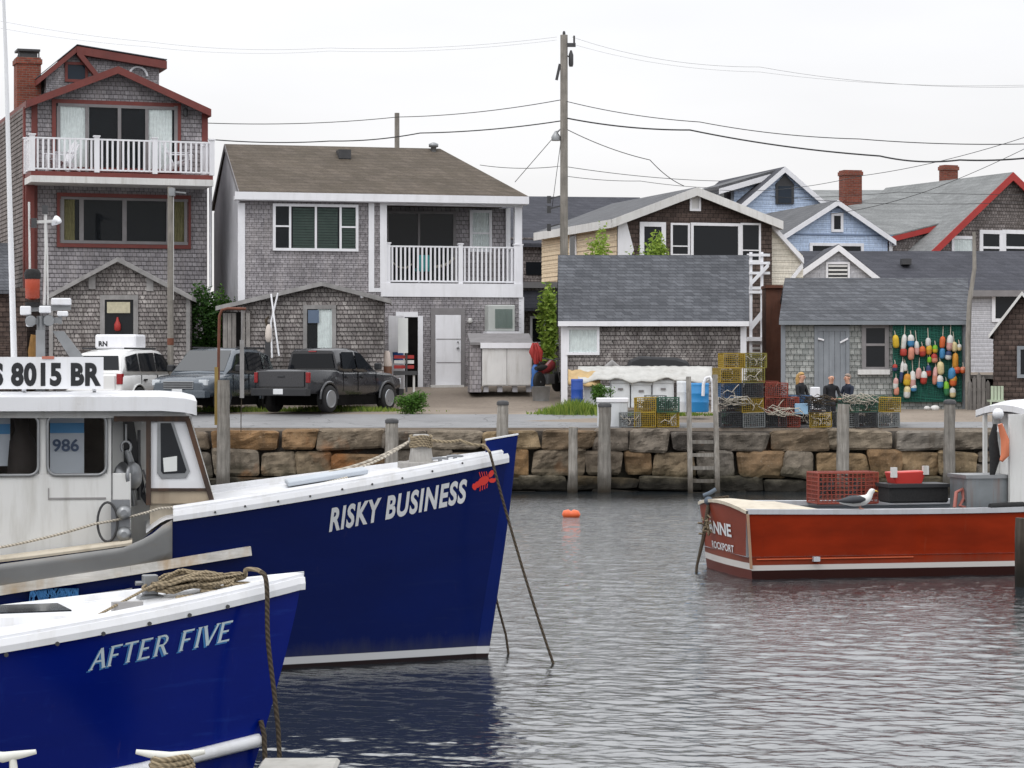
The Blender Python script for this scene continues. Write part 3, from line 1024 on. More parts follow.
# ------------------------------------------------------------------ dark lean-to at the left edge
T = Th('stone_shed', 'low dark shed with slate roof beside the red trimmed house', 'shed', 0, 385, 74.5, 0)
mb = MB(); T.box(mb, -60, 27, 288, 400, 0, 4); q = [T.U(-60), T.U(27), T.Z(400, 0), T.Z(288, 0)]
courses(mb, [(q[0], q[2]), (q[1], q[2]), (q[1], q[3]), (q[0], q[3])], lambda x, z, o: (x, -o, z), .16, .02)
T.part('wall', mb, M['shingle_brown'])
mb = MB(); a0, a1 = T.pt(-60, 290, -.3), T.pt(12, 290, -.3); b0, b1 = T.pt(-60, 243, 2.5), T.pt(12, 243, 2.5)
mb.prism([a0, a1, b1, b0], (0, 0, -.12)); T.part('roof', mb, M['roof_slate'])

# ------------------------------------------------------------------ weathered gabled shed
T = Th('gabled_shed', 'weathered shingle shed with a pointed gable and a small dark window', 'shed', 118, 385, 73.2, 4)
g_ = gable(T, (49, 294), (117.5, 257), (192, 296), 3.0, 'shingle_old', 'grey_board', 'grey_board', of=.22, os_=.12, rake=.14, thick=.1, row=.13, siding=.017)
window(T, 100, 138, 295, 352, 0, 'grey_board', 'window', fw=.14)
mb = MB(); T.box(mb, 107, 130, 302, 313, -.1, -.085); T.part('notice', mb, paint('paper_tan', srgb('#b9b39a'), .8, .15, 9))
mb = MB(); c0 = T.pt(117.5, 331, -.13); mb.lathe([(.06, 0), (.1, .04), (.1, .2), (.05, .3), (.025, .42)], c0, n=10); T.part('red_lantern', mb, M['red_bright'])
mb = MB()
for px, py in ((92, 281), (150, 283)): T.box(mb, px - 3.5, px + 3.5, py - 8, py + 8, -.05, 0)
T.part('patch_board', mb, M['grey_board'])
mb = MB()
for px in (51, 188): T.box(mb, px - 2, px + 2, 296, 400, -.06, 0)
T.part('corner_board', mb, M['grey_board'])

# ------------------------------------------------------------------ house with porch
T = Th('porch_house', 'grey shingle house with brown roof, white trim and a railed upper porch', 'house', 240, 388, 75.6, 13.5)
PH = T
D = 7.0
zt = T.Z(201, 300); zd = T.Z(291, 450)
uA, uB, uC = T.U(240), T.U(383), T.U(521)
mb = MB()
mb.box(uA, uB, 0, D, -.6, zt)
courses(mb, [(uA, -.6), (uB, -.6), (uB, zt), (uA, zt)], lambda x, z, o: (x, -o, z))
mb.box(uB, uC, 0, D, -.6, zd - .03)
courses(mb, [(uB, -.6), (uC, -.6), (uC, zd - .05), (uB, zd - .05)], lambda x, z, o: (x, -o, z))
mb.box(uB, uC, 2.0, D, zd, zt)
courses(mb, [(uB, zd), (uC, zd), (uC, zt), (uB, zt)], lambda x, z, o: (x, 2.0 - o, z))
T.part('wall', mb, M['shingle_grey'])
mb = MB(); mb.box(uA - .02, uA, .02, D, -.6, zt)
E1, E2 = T.pt(238, 192, -.3), T.pt(528, 197, -.3)
R1 = T.pt(228, 144, D / 2); R2 = T.pt(440, 152, D / 2)
zr_ = max(R1.z, R2.z); R1.z = R2.z = zr_; E1.z = E2.z = T.Z(193.5, 380, -.3)
mb.prism([(uA - .02, 0.02, zt), (uA - .02, D, zt), (uA - .02, D / 2, zr_ - .15)], (.02, 0, 0))
T.part('side_wall', mb, M['stucco'])
B1, B2 = Vector((E1.x, D + .3, E1.z)), Vector((E2.x, D + .3, E2.z))
R1.x = uA - .06; E1.x = B1.x = uA - .06
mb = MB()
dn = Vector((0, 0, -.14))
for f in ([E1, E2, R2, R1], [E2, B2, R2], [B2, B1, R1, R2]):
    mb.prism(f, dn)
rf = T.part('roof', mb, M['roof_brown'])
mb = MB(); mb.prism([E1 + Vector((-.025, 0, 0)), R1 + Vector((-.025, 0, 0)), R1 + Vector((-.025, 0, -.18)), E1 + Vector((-.025, 0, -.18))], (.022, 0, 0))
mb.prism([B1 + Vector((-.025, 0, 0)), R1 + Vector((-.025, 0, 0)), R1 + Vector((-.025, 0, -.18)), B1 + Vector((-.025, 0, -.18))], (.022, 0, 0))
T.part('rake_trim', mb, M['grey_trim'])
mb = MB(); c0 = T.pt(344, 156, 2.6); mb.box(c0.x - .2, c0.x + .2, 2.4, 3.0, c0.z - .1, c0.z + .2); T.part('roof_vent', mb, M['metal_dark'], rf)
mb = MB(); c0 = T.pt(433.5, 159, D / 2 - .2); mb.lathe([(.28, -.2), (.16, .0), (.09, .1), (.09, .38), (.16, .4), (.16, .5), (.05, .55)], c0, n=12); T.part('flue', mb, M['metal_grey'], rf)
mb = MB()
zE = E1.z
mb.box(uA - .2, E2.x + .02, -.36, -.303, zE - .26, zE - .02)      # gutter board
mb.box(uA - .2, E2.x, -.30, -.02, zE - .28, zE - .145)
for px, p1 in ((241.5, 3.5), (371.5, 2.8), (383.5, 3.4)):
    T.box(mb, px - p1, px + p1, 203, 400 if px < 300 else 292, -.05, 0)
T.box(mb, 374.3, 380.1, 288, 292, -.052, -.0)
T.part('white_trim', mb, M['white'])
# big window
w = window(T, 273, 358.5, 204, 251, 0, 'white', 'shuttered_window', cols=(.2, .5, .79), rows=((.52, 0, .2), (.52, .79, 1)), fw=.085, slats=((.215, .49, 'shutter_green'), (.52, .775, 'shutter_green'), (.82, 1, 'shutter_green')), proud=.085)
# porch
mb = MB(); T.box(mb, 381, 523, 283.5, 297, -.06, .02); mb.box(uB, uC, .02, 2.0, zd - .03, zd + .03)
pd = T.part('porch_deck', mb, M['white'])
mb = MB()
for px, p1, v in ((518.5, 3.6, .05), (383.4, 3.5, .3)):
    T.box(mb, px - p1, px + p1, 203, 284, v - .05, v + .15)
T.box(mb, 381, 523, 200, 206, -.03, .18)
T.part('porch_post', mb, M['white'])
mb = MB(); T.box(mb, 506, 510.5, 208, 283, 1.9, 1.99); T.part('inner_post', mb, M['white'])
s1 = window(T, 386, 456, 211, 285, 2.0, 'grey_trim', 'sliding_door', cols=(.47,), fw=.09)
window(T, 470, 492, 210, 252, 2.0, 'white', 'window', rows=(.45,), fw=.09, curtain=((0, 1, 'curtain'),))
u0, u1, u2 = T.U(388, .05), T.U(460.5, .05), T.U(516, .05)
railing(T, [(u0, .06), (u1, .06), (u2, .06)], T.Z(284, 450, .06), T.Z(246, 450, .06), 'white', .135, parent=pd, pw=.14, bw=.055)
railing(T, [(T.U(521, 0.05), .1), (T.U(521, .05), 1.9)], T.Z(284, 450, .06), T.Z(246, 450, .06), 'white', .135, parent=pd, pw=.12, bw=.055)
mb = MB(); T.box(mb, 519, 524, 297, 384, -.02, .12); T.part('lower_post', mb, M['white'])
# ground floor
mb = MB(); T.box(mb, 435.5, 461, 315, 386, -.07, .01)
door = T.part('white_door', mb, M['white'], bevel=.006)
mb = MB()
T.box(mb, 431, 435.3, 309, 388, -.06, 0); T.box(mb, 461.2, 465, 309, 388, -.06, 0); T.box(mb, 431, 465, 308, 314.8, -.062, 0)
T.part('door_frame', mb, M['grey_trim'], door)
mb = MB()
for z in (.33, .66):
    zz = T.Z(386, 448) + (T.Z(315, 448) - T.Z(386, 448)) * z; mb.box(T.U(436), T.U(460.5), -.078, -.07, zz - .012, zz + .012)
T.part('door_groove', mb, M['grey_trim'], door)
mb = MB(); mb.ball(T.pt(458, 348, -.12), .045, 8, 6); mb.ball(T.pt(458, 342, -.1), .03, 8, 6); T.part('door_handle', mb, M['metal_grey'], door)
mb = MB(); T.box(mb, 431, 464, 385, 390, -.5, .0); T.part('door_step', mb, M['white_dirty'])
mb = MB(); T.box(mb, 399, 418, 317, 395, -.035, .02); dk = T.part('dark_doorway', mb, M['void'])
mb = MB(); T.box(mb, 418, 423, 316, 395, -.06, 0); T.box(mb, 396, 418, 312, 317, -.06, 0); T.part('doorway_frame', mb, M['white'], dk)
mb = MB(); a_, b_ = T.pt(388.5, 316, -.05), T.pt(388.5, 390, -.05); mb.prism([(a_.x, -.05, a_.z), (a_.x, -.05, b_.z - .2), (a_.x + .38, -.65, b_.z - .2), (a_.x + .38, -.65, a_.z)], (.03, .03, 0)); T.part('open_door', mb, M['white'])
# air conditioner
mb = MB(); T.box(mb, 488.5, 515, 305, 331, -.55, 0); ac = T.part('air_conditioner', mb, paint('ac_case', srgb('#b9bdb9'), .5, .08), bevel=.02)
mb = MB()
uu0, uu1 = T.U(495, -.56), T.U(512.5, -.56)
for i in range(14):
    x = uu0 + (uu1 - uu0) * (i + .5) / 14; mb.box(x - .014, x + .014, -.575, -.55, T.Z(328, 500, -.56), T.Z(309, 500, -.56))
T.part('grille', mb, paint('ac_grille', srgb('#6e7d77'), .6, .1), ac)
mb = MB()
for px in (489, 518): mb.bar(T.pt(px, 332.5, -.55), T.pt(px, 342, -.02), .05); 
T.box(mb, 487, 520, 331.3, 334, -.6, 0); T.part('bracket', mb, M['white'])
mb = MB(); c0 = T.pt(470, 323, -.1); mb.lathe([(.05, 0), (.09, .06), (.05, .16)], c0, n=8); T.part('wall_lamp', mb, M['white_dirty'])
# things on the porch
t = Th('porch_chair', 'turquoise deck chair behind the upper porch railing', 'chair', 425, 283, 77.6, 13.5)
mb = MB(); t.box(mb, 418, 431, 268, 271, -.2, .3); t.part('seat', mb, paint('teal', srgb('#3d9c9c'), .6, .1))
mb = MB(); t.box(mb, 418, 431, 255, 268, .25, .3); t.part('backrest', mb, bpy.data.materials['teal'])
for px in (419, 430):
    for v in (-.15, .25):
        mb = MB(); t.box(mb, px - .7, px + .7, 271, 283, v, v + .04); t.part('leg', mb, M['white'])
mb = MB(); p0 = T.root.matrix_basis
mz = Matrix.Translation(T.o0) @ Matrix.Rotation(T.a, 4, 'Z')
rope = [mz @ T.pt(px, py, 1.0) for px, py in ((392, 262), (398, 267), (406, 268), (412, 264))]
mb.tube(rope, .03, 6); rope = [mz @ T.pt(px, py, 1.0) for px, py in ((434, 267), (442, 266), (449, 263), (454, 258))]; mb.tube(rope, .05, 6)
solo('hammock', 'pale rope hammock slung across the upper porch', 'hammock', mb, M['rope_pale'])

# ------------------------------------------------------------------ lean-to shed with low roof
T = Th('low_shed', 'old brown shingle shed with a shallow roof in front of the porch house', 'shed', 320, 392, 72.6, 2)
g_ = gable(T, (216, 306), (322, 281.5), (390, 299), 2.6, 'shingle_old', 'grey_board', 'grey_board', of=.25, os_=.2, rake=.13, thick=.1, row=.13, siding=.017)
mb = MB(); T.box(mb, 222, 241, 312, 400, -.03, .02); T.part('dark_opening', mb, M['void'])
mb = MB()
for i, px in enumerate((225, 229.5, 234, 243, 248)): T.box(mb, px - 2, px + 2, 313, 400, -.06 - .004 * (i % 2), -.031)
T.part('plank', mb, M['plank_grey'])
wd = window(T, 303, 336, 305, 375, 0, 'grey_board', 'door', fw=.12, rows=(.35,), curtain=((.42, 1, 'curtain'),), proud=.09)
mb = MB(); T.box(mb, 308, 319, 310, 323, -.1, -.092); T.part('blue_blind', mb, paint('blind', srgb('#5c6b80'), .7, .1), wd)
mb = MB(); c0 = T.pt(362, 298, -.2); mb.lathe([(.04, 0), (.07, .05), (.03, .1)], c0, n=8); T.part('lamp', mb, M['white'])

# ------------------------------------------------------------------ white storage enclosure
T = Th('storage_bin', 'low white two door bin house with sloping lid under the air conditioner', 'storage bin', 500, 389, 74.2, 4)
mb = MB(); T.box(mb, 482, 532, 344, 386, 0, 1.4); T.part('case', mb, M['white_dirty'])
mb = MB(); a0, a1 = T.pt(470, 345, -.08), T.pt(533, 345, -.08); b0 = Vector((a0.x, 1.5, a0.z + .3)); b1 = Vector((a1.x, 1.5, a1.z + .3))
mb.prism([a0, a1, b1, b0], (0, 0, .08)); T.part('lid', mb, M['grey_trim'])
mb = MB(); mb.box(a0.x + .32, a1.x, -.1, -.082, a0.z - .1, a0.z + .07); T.part('lid_edge', mb, M['white'])
mb = MB(); mb.box(a0.x, a0.x + .35, .03, 1.3, -.1, a0.z); T.part('side_panel', mb, M['shingle_grey'])
for x0, x1 in ((483, 506.5), (507.3, 531)):
    mb = MB(); T.box(mb, x0, x1, 348.5, 385, -.035, 0); T.part('door', mb, M['white_dirty'], bevel=.006)
mb = MB()
for px in (486, 500, 515, 529): T.box(mb, px - 2.5, px + 2.5, 386, 392, .1, .4)
T.part('block_foot', mb, M['stucco'])

# ------------------------------------------------------------------ dark house between
T = Th('dark_house', 'dark shingle house with a charcoal roof behind the utility pole', 'house', 560, 370, 96, 8)
mb = MB(); T.box(mb, 505, 640, 238, 380, 0, 6)
q = [T.U(505), T.U(640), T.Z(380, 560), T.Z(238, 560)]
courses(mb, [(q[0], q[2]), (q[1], q[2]), (q[1], q[3]), (q[0], q[3])], lambda x, z, o: (x, -o, z), .2, .02)
T.part('wall', mb, M['shingle_dark'])
mb = MB(); a0, a1 = T.pt(500, 243, -.3), T.pt(640, 243, -.3); b0, b1 = T.pt(500, 196, 4), T.pt(640, 199, 4); b1.z = b0.z; a1.z = a0.z
mb.prism([a0, a1, b1, b0], (0, 0, -.15)); T.part('roof', mb, M['roof_dark'])
mb = MB(); T.box(mb, 526, 545, 262, 275, -.05, 0); T.part('window', mb, M['glass'])
T = Th('annex', 'small dark annex with white framed window between the porch house and the slate roofed shed', 'annex', 545, 385, 80, 5)
mb = MB(); T.box(mb, 520, 600, 285, 392, 0, 3)
q = [T.U(520), T.U(600), T.Z(392, 560), T.Z(285, 560)]
courses(mb, [(q[0], q[2]), (q[1], q[2]), (q[1], q[3]), (q[0], q[3])], lambda x, z, o: (x, -o, z), .15, .02)
T.part('wall', mb, M['shingle_dark'])
window(T, 530, 557, 316, 345, 0, 'white', cols=(.55,), fw=.08)
mb = MB(); T.box(mb, 518, 600, 342, 346, -.12, 0); T.part('ledge', mb, M['white'])
mb = MB(); a0, a1 = T.pt(518, 308, -.6), T.pt(600, 308, -.6); b0, b1 = T.pt(518, 290, .0), T.pt(600, 290, .0)
mb.prism([a0, a1, b1, b0], (0, 0, -.1)); T.part('roof', mb, M['roof_dark'])
mb = MB(); T.box(mb, 520, 600, 282, 288, -.2, 0); T.part('eave_board', mb, M['grey_trim'])

# ------------------------------------------------------------------ cream sided house
T = Th('cream_house', 'brown gabled house with cream clapboard side and white framed windows', 'house', 622, 350, 84, 17)
g_ = gable(T, (612, 219), (697, 187), (783, 221), 8.5, 'shingle_brown', 'roof_grey', 'white_dirty', of=.3, os_=.3, rake=.3, side_mat='clap_cream', row=.16)
for (x0, x1, y0, y1, kw) in ((640, 666, 222, 262, dict(fw=.16)), (671, 690, 223, 256, dict(rows=(.3,))), (691, 741, 223, 262, dict(fw=.1)), (741, 761, 223, 262, dict(rows=(.3,)))):
    window(T, x0, x1, y0, y1, 0, 'white', **kw)
window(T, 690, 701, 195, 211, 0, 'white', 'attic_vent', fw=.08, glass='white_dirty')
mb = MB(); T.poly(mb, [(618, 221), (626, 219), (634, 250), (628, 262), (618, 262)], -.06, -.02); T.part('white_panel', mb, M['white'])
mb = MB(); k_ = g_['ul']
sw = MB(); sw.box(k_ - .09, k_ - .0, 4.3, 5.0, T.Z(252, 590, 0) , T.Z(226, 590, 0)); w_ = T.part('side_window', sw, M['white'])
sw = MB(); sw.box(k_ - .1, k_ - .085, 4.38, 4.92, T.Z(250, 590, 0), T.Z(228, 590, 0)); T.part('pane', sw, M['glass'], w_)
# lean-to on the right with the white board
mb = MB()
T.poly(mb, [(765, 380), (765, 228), (771, 222), (803, 256), (803, 380)], .3, 3)
q = [T.pt(x, y, .3) for x, y in ((765, 380), (803, 380), (803, 257), (771, 223), (765, 228))]
courses(mb, [(a.x, a.z) for a in q], lambda x, z, o: (x, .3 - o, z), .2, .02)
T.part('annex_wall', mb, M['clap_pale'])
mb = MB(); a, b = T.pt(769, 219, .1), T.pt(804, 258, .1); mb.prism([a, b, b - Vector((0, 0, .2)), a - Vector((0, 0, .2))], (0, .16, 0)); T.part('annex_trim', mb, M['white'])
mb = MB(); T.poly(mb, [(782, 290), (803, 262), (803, 268), (784, 292)], .2, .28); T.part('white_brace', mb, M['white'])

T = Th('outside_staircase', 'white wooden outside stair with posts and rails beside the cream house', 'staircase', 775, 385, 78, 0)
for px in (751, 762):
    mb = MB(); T.box(mb, px - 1.4, px + 1.4, 252, 388, 0, .1); T.part('post', mb, M['white'])
mb = MB()
for y in (255, 263, 273): T.box(mb, 747, 770, y - 1.3, y + 1.3, -.04, 0)
for y in (288, 292): T.box(mb, 747, 770, y - 1.5, y + 1.5, -.05, -.004)
T.part('rail', mb, M['white'])
mb = MB(); T.poly(mb, [(750, 282), (769, 262), (769, 267), (750, 287)], -.1, -.06); T.poly(mb, [(752, 322), (770, 300), (770, 308), (752, 330)], -.1, -.06); T.part('stringer', mb, M['white'])
mb = MB()
for i in range(9): T.box(mb, 752, 770, 338 + i * 5 - 1, 338 + i * 5 + 1.2, .1, .9)
T.part('tread', mb, M['white_dirty'])
mb = MB(); T.box(mb, 747, 770, 337, 341, -.1, 1.0); T.box(mb, 747, 770, 368, 372, -.1, 1.0); T.part('landing', mb, M['white'])

T = Th('rust_shed', 'narrow rust brown shed wall between the two slate roofed sheds', 'shed', 775, 395, 75, 0)
mb = MB(); T.box(mb, 766, 783, 287, 400, 0, 1.2); T.part('wall', mb, paint('rust_wall', srgb('#5d3a2c'), .85, .2, 2, 0, srgb('#2e1f19'), .6))
mb = MB(); T.box(mb, 765.5, 783, 285, 288, -.1, 1.25); T.part('roof', mb, M['rust'])

# ------------------------------------------------------------------ pale blue houses
T = Th('blue_gabled_house', 'pale blue clapboard house with white trimmed gable and one tiny window', 'house', 800, 350, 97.5, 13)
g_ = gable(T, (783, 235), (838, 200), (896, 240), 9, 'clap_blue', 'roof_grey', 'white', of=.3, os_=.25, rake=.22, row=.16)
window(T, 831.5, 843.5, 213, 232, 0, 'white', fw=.11)
window(T, 810, 864, 243, 275, 0, 'white', 'wide_window', fw=.12)
mb = MB(); T.box(mb, 789, 893, 234.2, 235.6, -.05, -.0); T.part('band', mb, paint('band_blue', srgb('#6f7f99'), .6, .1))
mb = MB()
T.box(mb, 889.5, 892.5, 240, 300, -.06, 0); T.part('corner_board', mb, M['white'])
chimney(T, 844, 862, 170, 225, 3.0, .6)

T = Th('blue_dormered_house', 'upper pale blue house with dark pointed attic window and a grey dormer roof', 'house', 785, 330, 107, 15)
g_ = gable(T, (738, 207), (785, 166.5), (828, 204), 8, 'clap_blue', 'roof_dark', 'white', of=.3, os_=.3, rake=.26, row=.17)
mb = MB()
T.poly(mb, [(776, 204), (776, 184), (785, 174.5), (794, 184), (794, 204)], -.1, 0); w_ = T.part('pointed_window', mb, M['metal_dark'])
mb = MB()
T.poly(mb, [(778.5, 203), (778.5, 186), (791.5, 186), (791.5, 203)], -.12, -.1); T.part('pane', mb, M['glass_blue'], w_)
mb = MB()
T.poly(mb, [(734, 215), (734, 186), (778, 170), (778, 215)], 1.0, 5); qq = [T.pt(x, y, 1.0) for x, y in ((734, 215), (778, 215), (778, 171), (734, 187))]
courses(mb, [(a.x, a.z) for a in qq], lambda x, z, o: (x, 1.0 - o, z), .17, .02)
T.part('dormer', mb, M['clap_blue'])
mb = MB(); a, b = T.pt(719, 186, .6), T.pt(782, 168, .6); mb.prism([a, b, b - Vector((0, 0, .15)), a - Vector((0, 0, .15))], (0, 4, 0)); T.part('dormer_roof', mb, M['roof_grey'])
mb = MB(); mb.prism([a + Vector((0, -.03, -.12)), b + Vector((0, -.03, -.12)), b + Vector((0, -.03, -.36)), a + Vector((0, -.03, -.36))], (0, .03, 0)); T.part('dormer_trim', mb, M['white'])
mb = MB(); T.box(mb, 724, 731, 188, 200, .9, 1.4); T.part('dormer_window', mb, M['glass'])

T = Th('far_roof', 'low grey house roof far behind beside the brick chimney', 'house', 840, 300, 124, 0)
mb = MB(); T.box(mb, 805, 890, 200, 300, 0, 4); T.part('wall', mb, M['clap_white'])
mb = MB(); a0, a1 = T.pt(803, 205, -.3), T.pt(892, 205, -.3); b0, b1 = T.pt(803, 190, 3), T.pt(892, 190, 3); mb.prism([a0, a1, b1, b0], (0, 0, -.2)); T.part('roof', mb, M['roof_pale'])

# ------------------------------------------------------------------ red gabled house on the right
T = Th('red_gabled_house', 'large dark shingle house with pale grey roof and bright red rake boards', 'house', 940, 330, 98, 24)
g_ = gable(T, (928, 254), (1013, 172), (1098, 254), 9.0, 'shingle_dark', 'roof_pale', 'red_bright', of=.35, os_=.3, rake=.34, row=.16)
wx = window(T, 952, 975, 236, 262, 0, 'white', fw=.12, curtain=((0, 1, 'curtain'),))
window(T, 980, 1003, 230, 262, 0, 'white', 'double_window', rows=(.45,), fw=.16)
window(T, 1003, 1030, 230, 262, 0, 'white', 'double_window', rows=(.45,), fw=.16)
chimney(T, 945, 958, 165, 200, 5.5, .45)
mb = MB(); T.poly(mb, [(888, 262), (888, 240), (958, 223), (958, 262)], 1.5, 4); qq = [T.pt(x, y, 1.5) for x, y in ((888, 262), (958, 262), (958, 225), (888, 241))]
courses(mb, [(a.x, a.z) for a in qq], lambda x, z, o: (x, 1.5 - o, z), .16, .02)
T.part('side_dormer', mb, M['shingle_dark'])
mb = MB(); a, b = T.pt(886, 238, 1.3), T.pt(959, 220, 1.3); mb.prism([a, b, b - Vector((0, 0, .22)), a - Vector((0, 0, .22))], (0, .2, 0)); T.part('dormer_trim', mb, M['red_bright'])
mb = MB(); mb.prism([a + Vector((0, 0, .02)), b + Vector((0, 0, .02)), b + Vector((0, 3, 1.5)), a + Vector((0, 3, 1.5))], (0, 0, .05)); T.part('dormer_roof', mb, M['roof_pale'])

# ------------------------------------------------------------------ white house with charcoal roof
T = Th('white_house', 'white clapboard house with long charcoal roof and a louvred gable dormer', 'house', 900, 395, 90, 0)
mb = MB(); T.box(mb, 803, 1100, 289, 377, 0, 6)
q = [T.U(803), T.U(1100), T.Z(377, 900), T.Z(289, 900)]
courses(mb, [(q[0], q[2]), (q[1], q[2]), (q[1], q[3]), (q[0], q[3])], lambda x, z, o: (x, -o, z), .15, .016)
T.part('wall', mb, M['clap_white'])
mb = MB(); a0, a1 = T.pt(800, 290, -.3), T.pt(1105, 290, -.3); b0, b1 = T.pt(800, 251, 3), T.pt(1105, 251, 3); c0_, c1_ = Vector((b0.x, 6.3, a0.z)), Vector((b1.x, 6.3, a0.z))
b0.x = a0.x; b1.x = a1.x; c0_.x = a0.x; c1_.x = a1.x
for f in ([a0, a1, b1, b0], [b0, b1, c1_, c0_]): mb.prism(f, (0, 0, -.14))
rf = T.part('roof', mb, M['roof_dark'])
mb = MB(); mb.box(a0.x, a1.x, -.345, -.303, a0.z - .24, a0.z - .01); T.part('gutter', mb, M['grey_trim'])
mb = MB(); T.box(mb, 803, 1100, 377, 402, .4, 5.5); T.part('undercroft_shade', mb, M['void'])  # added black block standing for the shade below the wall
mb = MB(); c0 = T.pt(906, 262, 1.6); mb.box(c0.x - .18, c0.x + .18, 1.4, 1.9, c0.z - .1, c0.z + .12); T.part('roof_vent', mb, M['metal_dark'], rf)
L, K, Rr = T.pt(776, 291, -.9), T.pt(838, 248, -.9), T.pt(892, 291, -.9)
mb = MB(); mb.prism([L, Rr, K], (0, 4, 0)); courses(mb, [(L.x, L.z), (Rr.x, Rr.z), (K.x, K.z)], lambda x, z, o: (x, -.9 - o, z), .15, .016); mb.box(L.x, Rr.x, -.9, 0, L.z - 2.5, L.z - .002)
dm = T.part('gable_dormer', mb, M['clap_white'])
mb = MB()
for A in (L, Rr):
    A2 = A + (A - K) * .05
    mb.prism([A2 + Vector((0, -.2, .04)), K + Vector((0, -.2, .06)), K + Vector((0, 4, .06)), A2 + Vector((0, 4, .04))], (0, 0, .08))
T.part('dormer_roof', mb, M['roof_dark'], dm)
mb = MB()
for A in (L, Rr):
    A2 = A + (A - K) * .05
    mb.prism([A2 + Vector((0, -.22, .1)), K + Vector((0, -.22, .12)), K + Vector((0, -.22, -.12)), A2 + Vector((0, -.22, -.14))], (0, .06, 0))
T.part('dormer_trim', mb, M['white'], dm)
lv = window(T, 826, 850, 262, 286, -.9, 'white', 'louvre', fw=.08)
mb = MB()
for i in range(5): T.box(mb, 828.5, 847.5, 265 + i * 4, 267 + i * 4, -.98, -.935)
T.part('louvre_blade', mb, M['white_dirty'], lv)
window(T, 992, 1030, 293, 322, 0, 'white', fw=.13)

# ------------------------------------------------------------------ brown gabled shed at the right edge
T = Th('brown_shed', 'brown shingle shed with white edged pointed gable at the harbour corner', 'shed', 1030, 408, 69.5, -14)
g_ = gable(T, (989, 334), (1022, 291), (1056, 334), 4, 'shingle_brown', 'roof_dark', 'white_dirty', of=.2, os_=.12, rake=.12, row=.15)
window(T, 1017, 1029, 346, 378, 0, 'blue_grey', fw=.1)

# ------------------------------------------------------------------ slate roofed shed in the middle
T = Th('slate_shed', 'grey shed with broad slate roof, brown shingle wall and one white window', 'shed', 650, 405, 72.6, 0)
mb = MB(); T.box(mb, 561.5, 746, 322, 410, 0, 4.5)
q = [T.U(561.5), T.U(746), T.Z(410, 650), T.Z(320, 650)]
courses(mb, [(q[0], q[2]), (q[1], q[2]), (q[1], q[3]), (q[0], q[3])], lambda x, z, o: (x, -o, z), .15, .02)
za = T.Z(320, 650)
T.part('wall', mb, M['shingle_old'])
mb = MB(); a0, a1 = T.pt(558, 320, -.25), T.pt(749, 322, -.25); a1.z = a0.z = T.Z(320.5, 650, -.25)
b0, b1 = T.pt(558, 255, 2.2), T.pt(749, 255, 2.2)
e0, e1 = Vector((b0.x, 4.7, a0.z)), Vector((b1.x, 4.7, a0.z))
for f in ([a0, a1, b1, b0], [b0, b1, e1, e0]): mb.prism(f, (0, 0, -.11))
mb.prism([(T.U(561.5) + .02, 0, za), (T.U(561.5) + .02, 4.5, za), (T.U(561.5) + .02, 2.2, b0.z - .15)], (.05, 0, 0)); mb.prism([(T.U(746) - .08, 0, za), (T.U(746) - .08, 4.5, za), (T.U(746) - .08, 2.2, b0.z - .15)], (.05, 0, 0))
T.part('roof', mb, M['roof_slate'])
mb = MB(); mb.box(a0.x, a1.x, -.29, -.253, a0.z - .17, a0.z - .02)
T.box(mb, 561, 567.5, 323, 410, -.05, 0); T.box(mb, 740.5, 746.5, 323, 410, -.05, 0)
T.part('white_trim', mb, M['white'])
window(T, 566.5, 599.5, 327, 355, 0, 'white', fw=.08, curtain=((0, 1, 'curtain'),), proud=.09)

# ------------------------------------------------------------------ sage shed with the buoys
T = Th('sage_shed', 'pale sage shingle shed with slate roof, plank door and a net of buoys', 'shed', 875, 412, 71.2, 0)
SAGE = T
mb = MB(); mb.prism([(T.U(781.5), 0, T.Z(413, 875)), (T.U(967), 0, T.Z(413, 875)), (T.U(967, 5) - .03, 5, T.Z(413, 875)), (T.U(781.5, 5) + .03, 5, T.Z(413, 875))], (0, 0, T.Z(322, 875) - T.Z(413, 875)))
q = [T.U(781.5), T.U(967), T.Z(413, 875), T.Z(322, 875)]
courses(mb, [(q[0], q[2]), (q[1], q[2]), (q[1], q[3]), (q[0], q[3])], lambda x, z, o: (x, -o, z), .17, .02)
za = T.Z(322, 875)
T.part('wall', mb, M['shingle_sage'])
mb = MB(); a0, a1 = T.pt(779, 320, -.25), T.pt(968, 320, -.25)
b0, b1 = T.pt(785, 278, 2.5), T.pt(968, 278, 2.5)
e0, e1 = Vector((b0.x, 5.2, a0.z)), Vector((b1.x, 5.2, a0.z))
for f in ([a0, a1, b1, b0], [b0, b1, e1, e0]): mb.prism(f, (0, 0, -.11))
for px in (784, 965): mb.prism([(T.U(px), 0, za), (T.U(px, 5), 5, za), (T.U(px, 2.5), 2.5, b0.z - .15)], (.05 if px < 800 else -.05, 0, 0))
T.part('roof', mb, M['roof_slate'])
mb = MB(); mb.box(a0.x, a1.x, -.29, -.253, a0.z - .14, a0.z - .015)
T.box(mb, 781, 785.5, 323, 413, -.045, 0); T.box(mb, 962.5, 967, 323, 413, -.045, 0)
T.part('trim_board', mb, M['blue_grey'])
mb = MB()
for i in range(5):
    x0 = 818 + i * 5.6; T.box(mb, x0, x0 + 5.3, 331, 409, -.05 - .003 * (i % 2), 0)
dd = T.part('plank_door', mb, M['blue_grey'])
mb = MB(); T.box(mb, 814.5, 818, 327, 410, -.075, 0); T.box(mb, 846, 849.5, 327, 410, -.075, 0); T.box(mb, 814.5, 849.5, 326, 331, -.078, 0)
T.part('door_frame', mb, M['blue_grey'], dd)
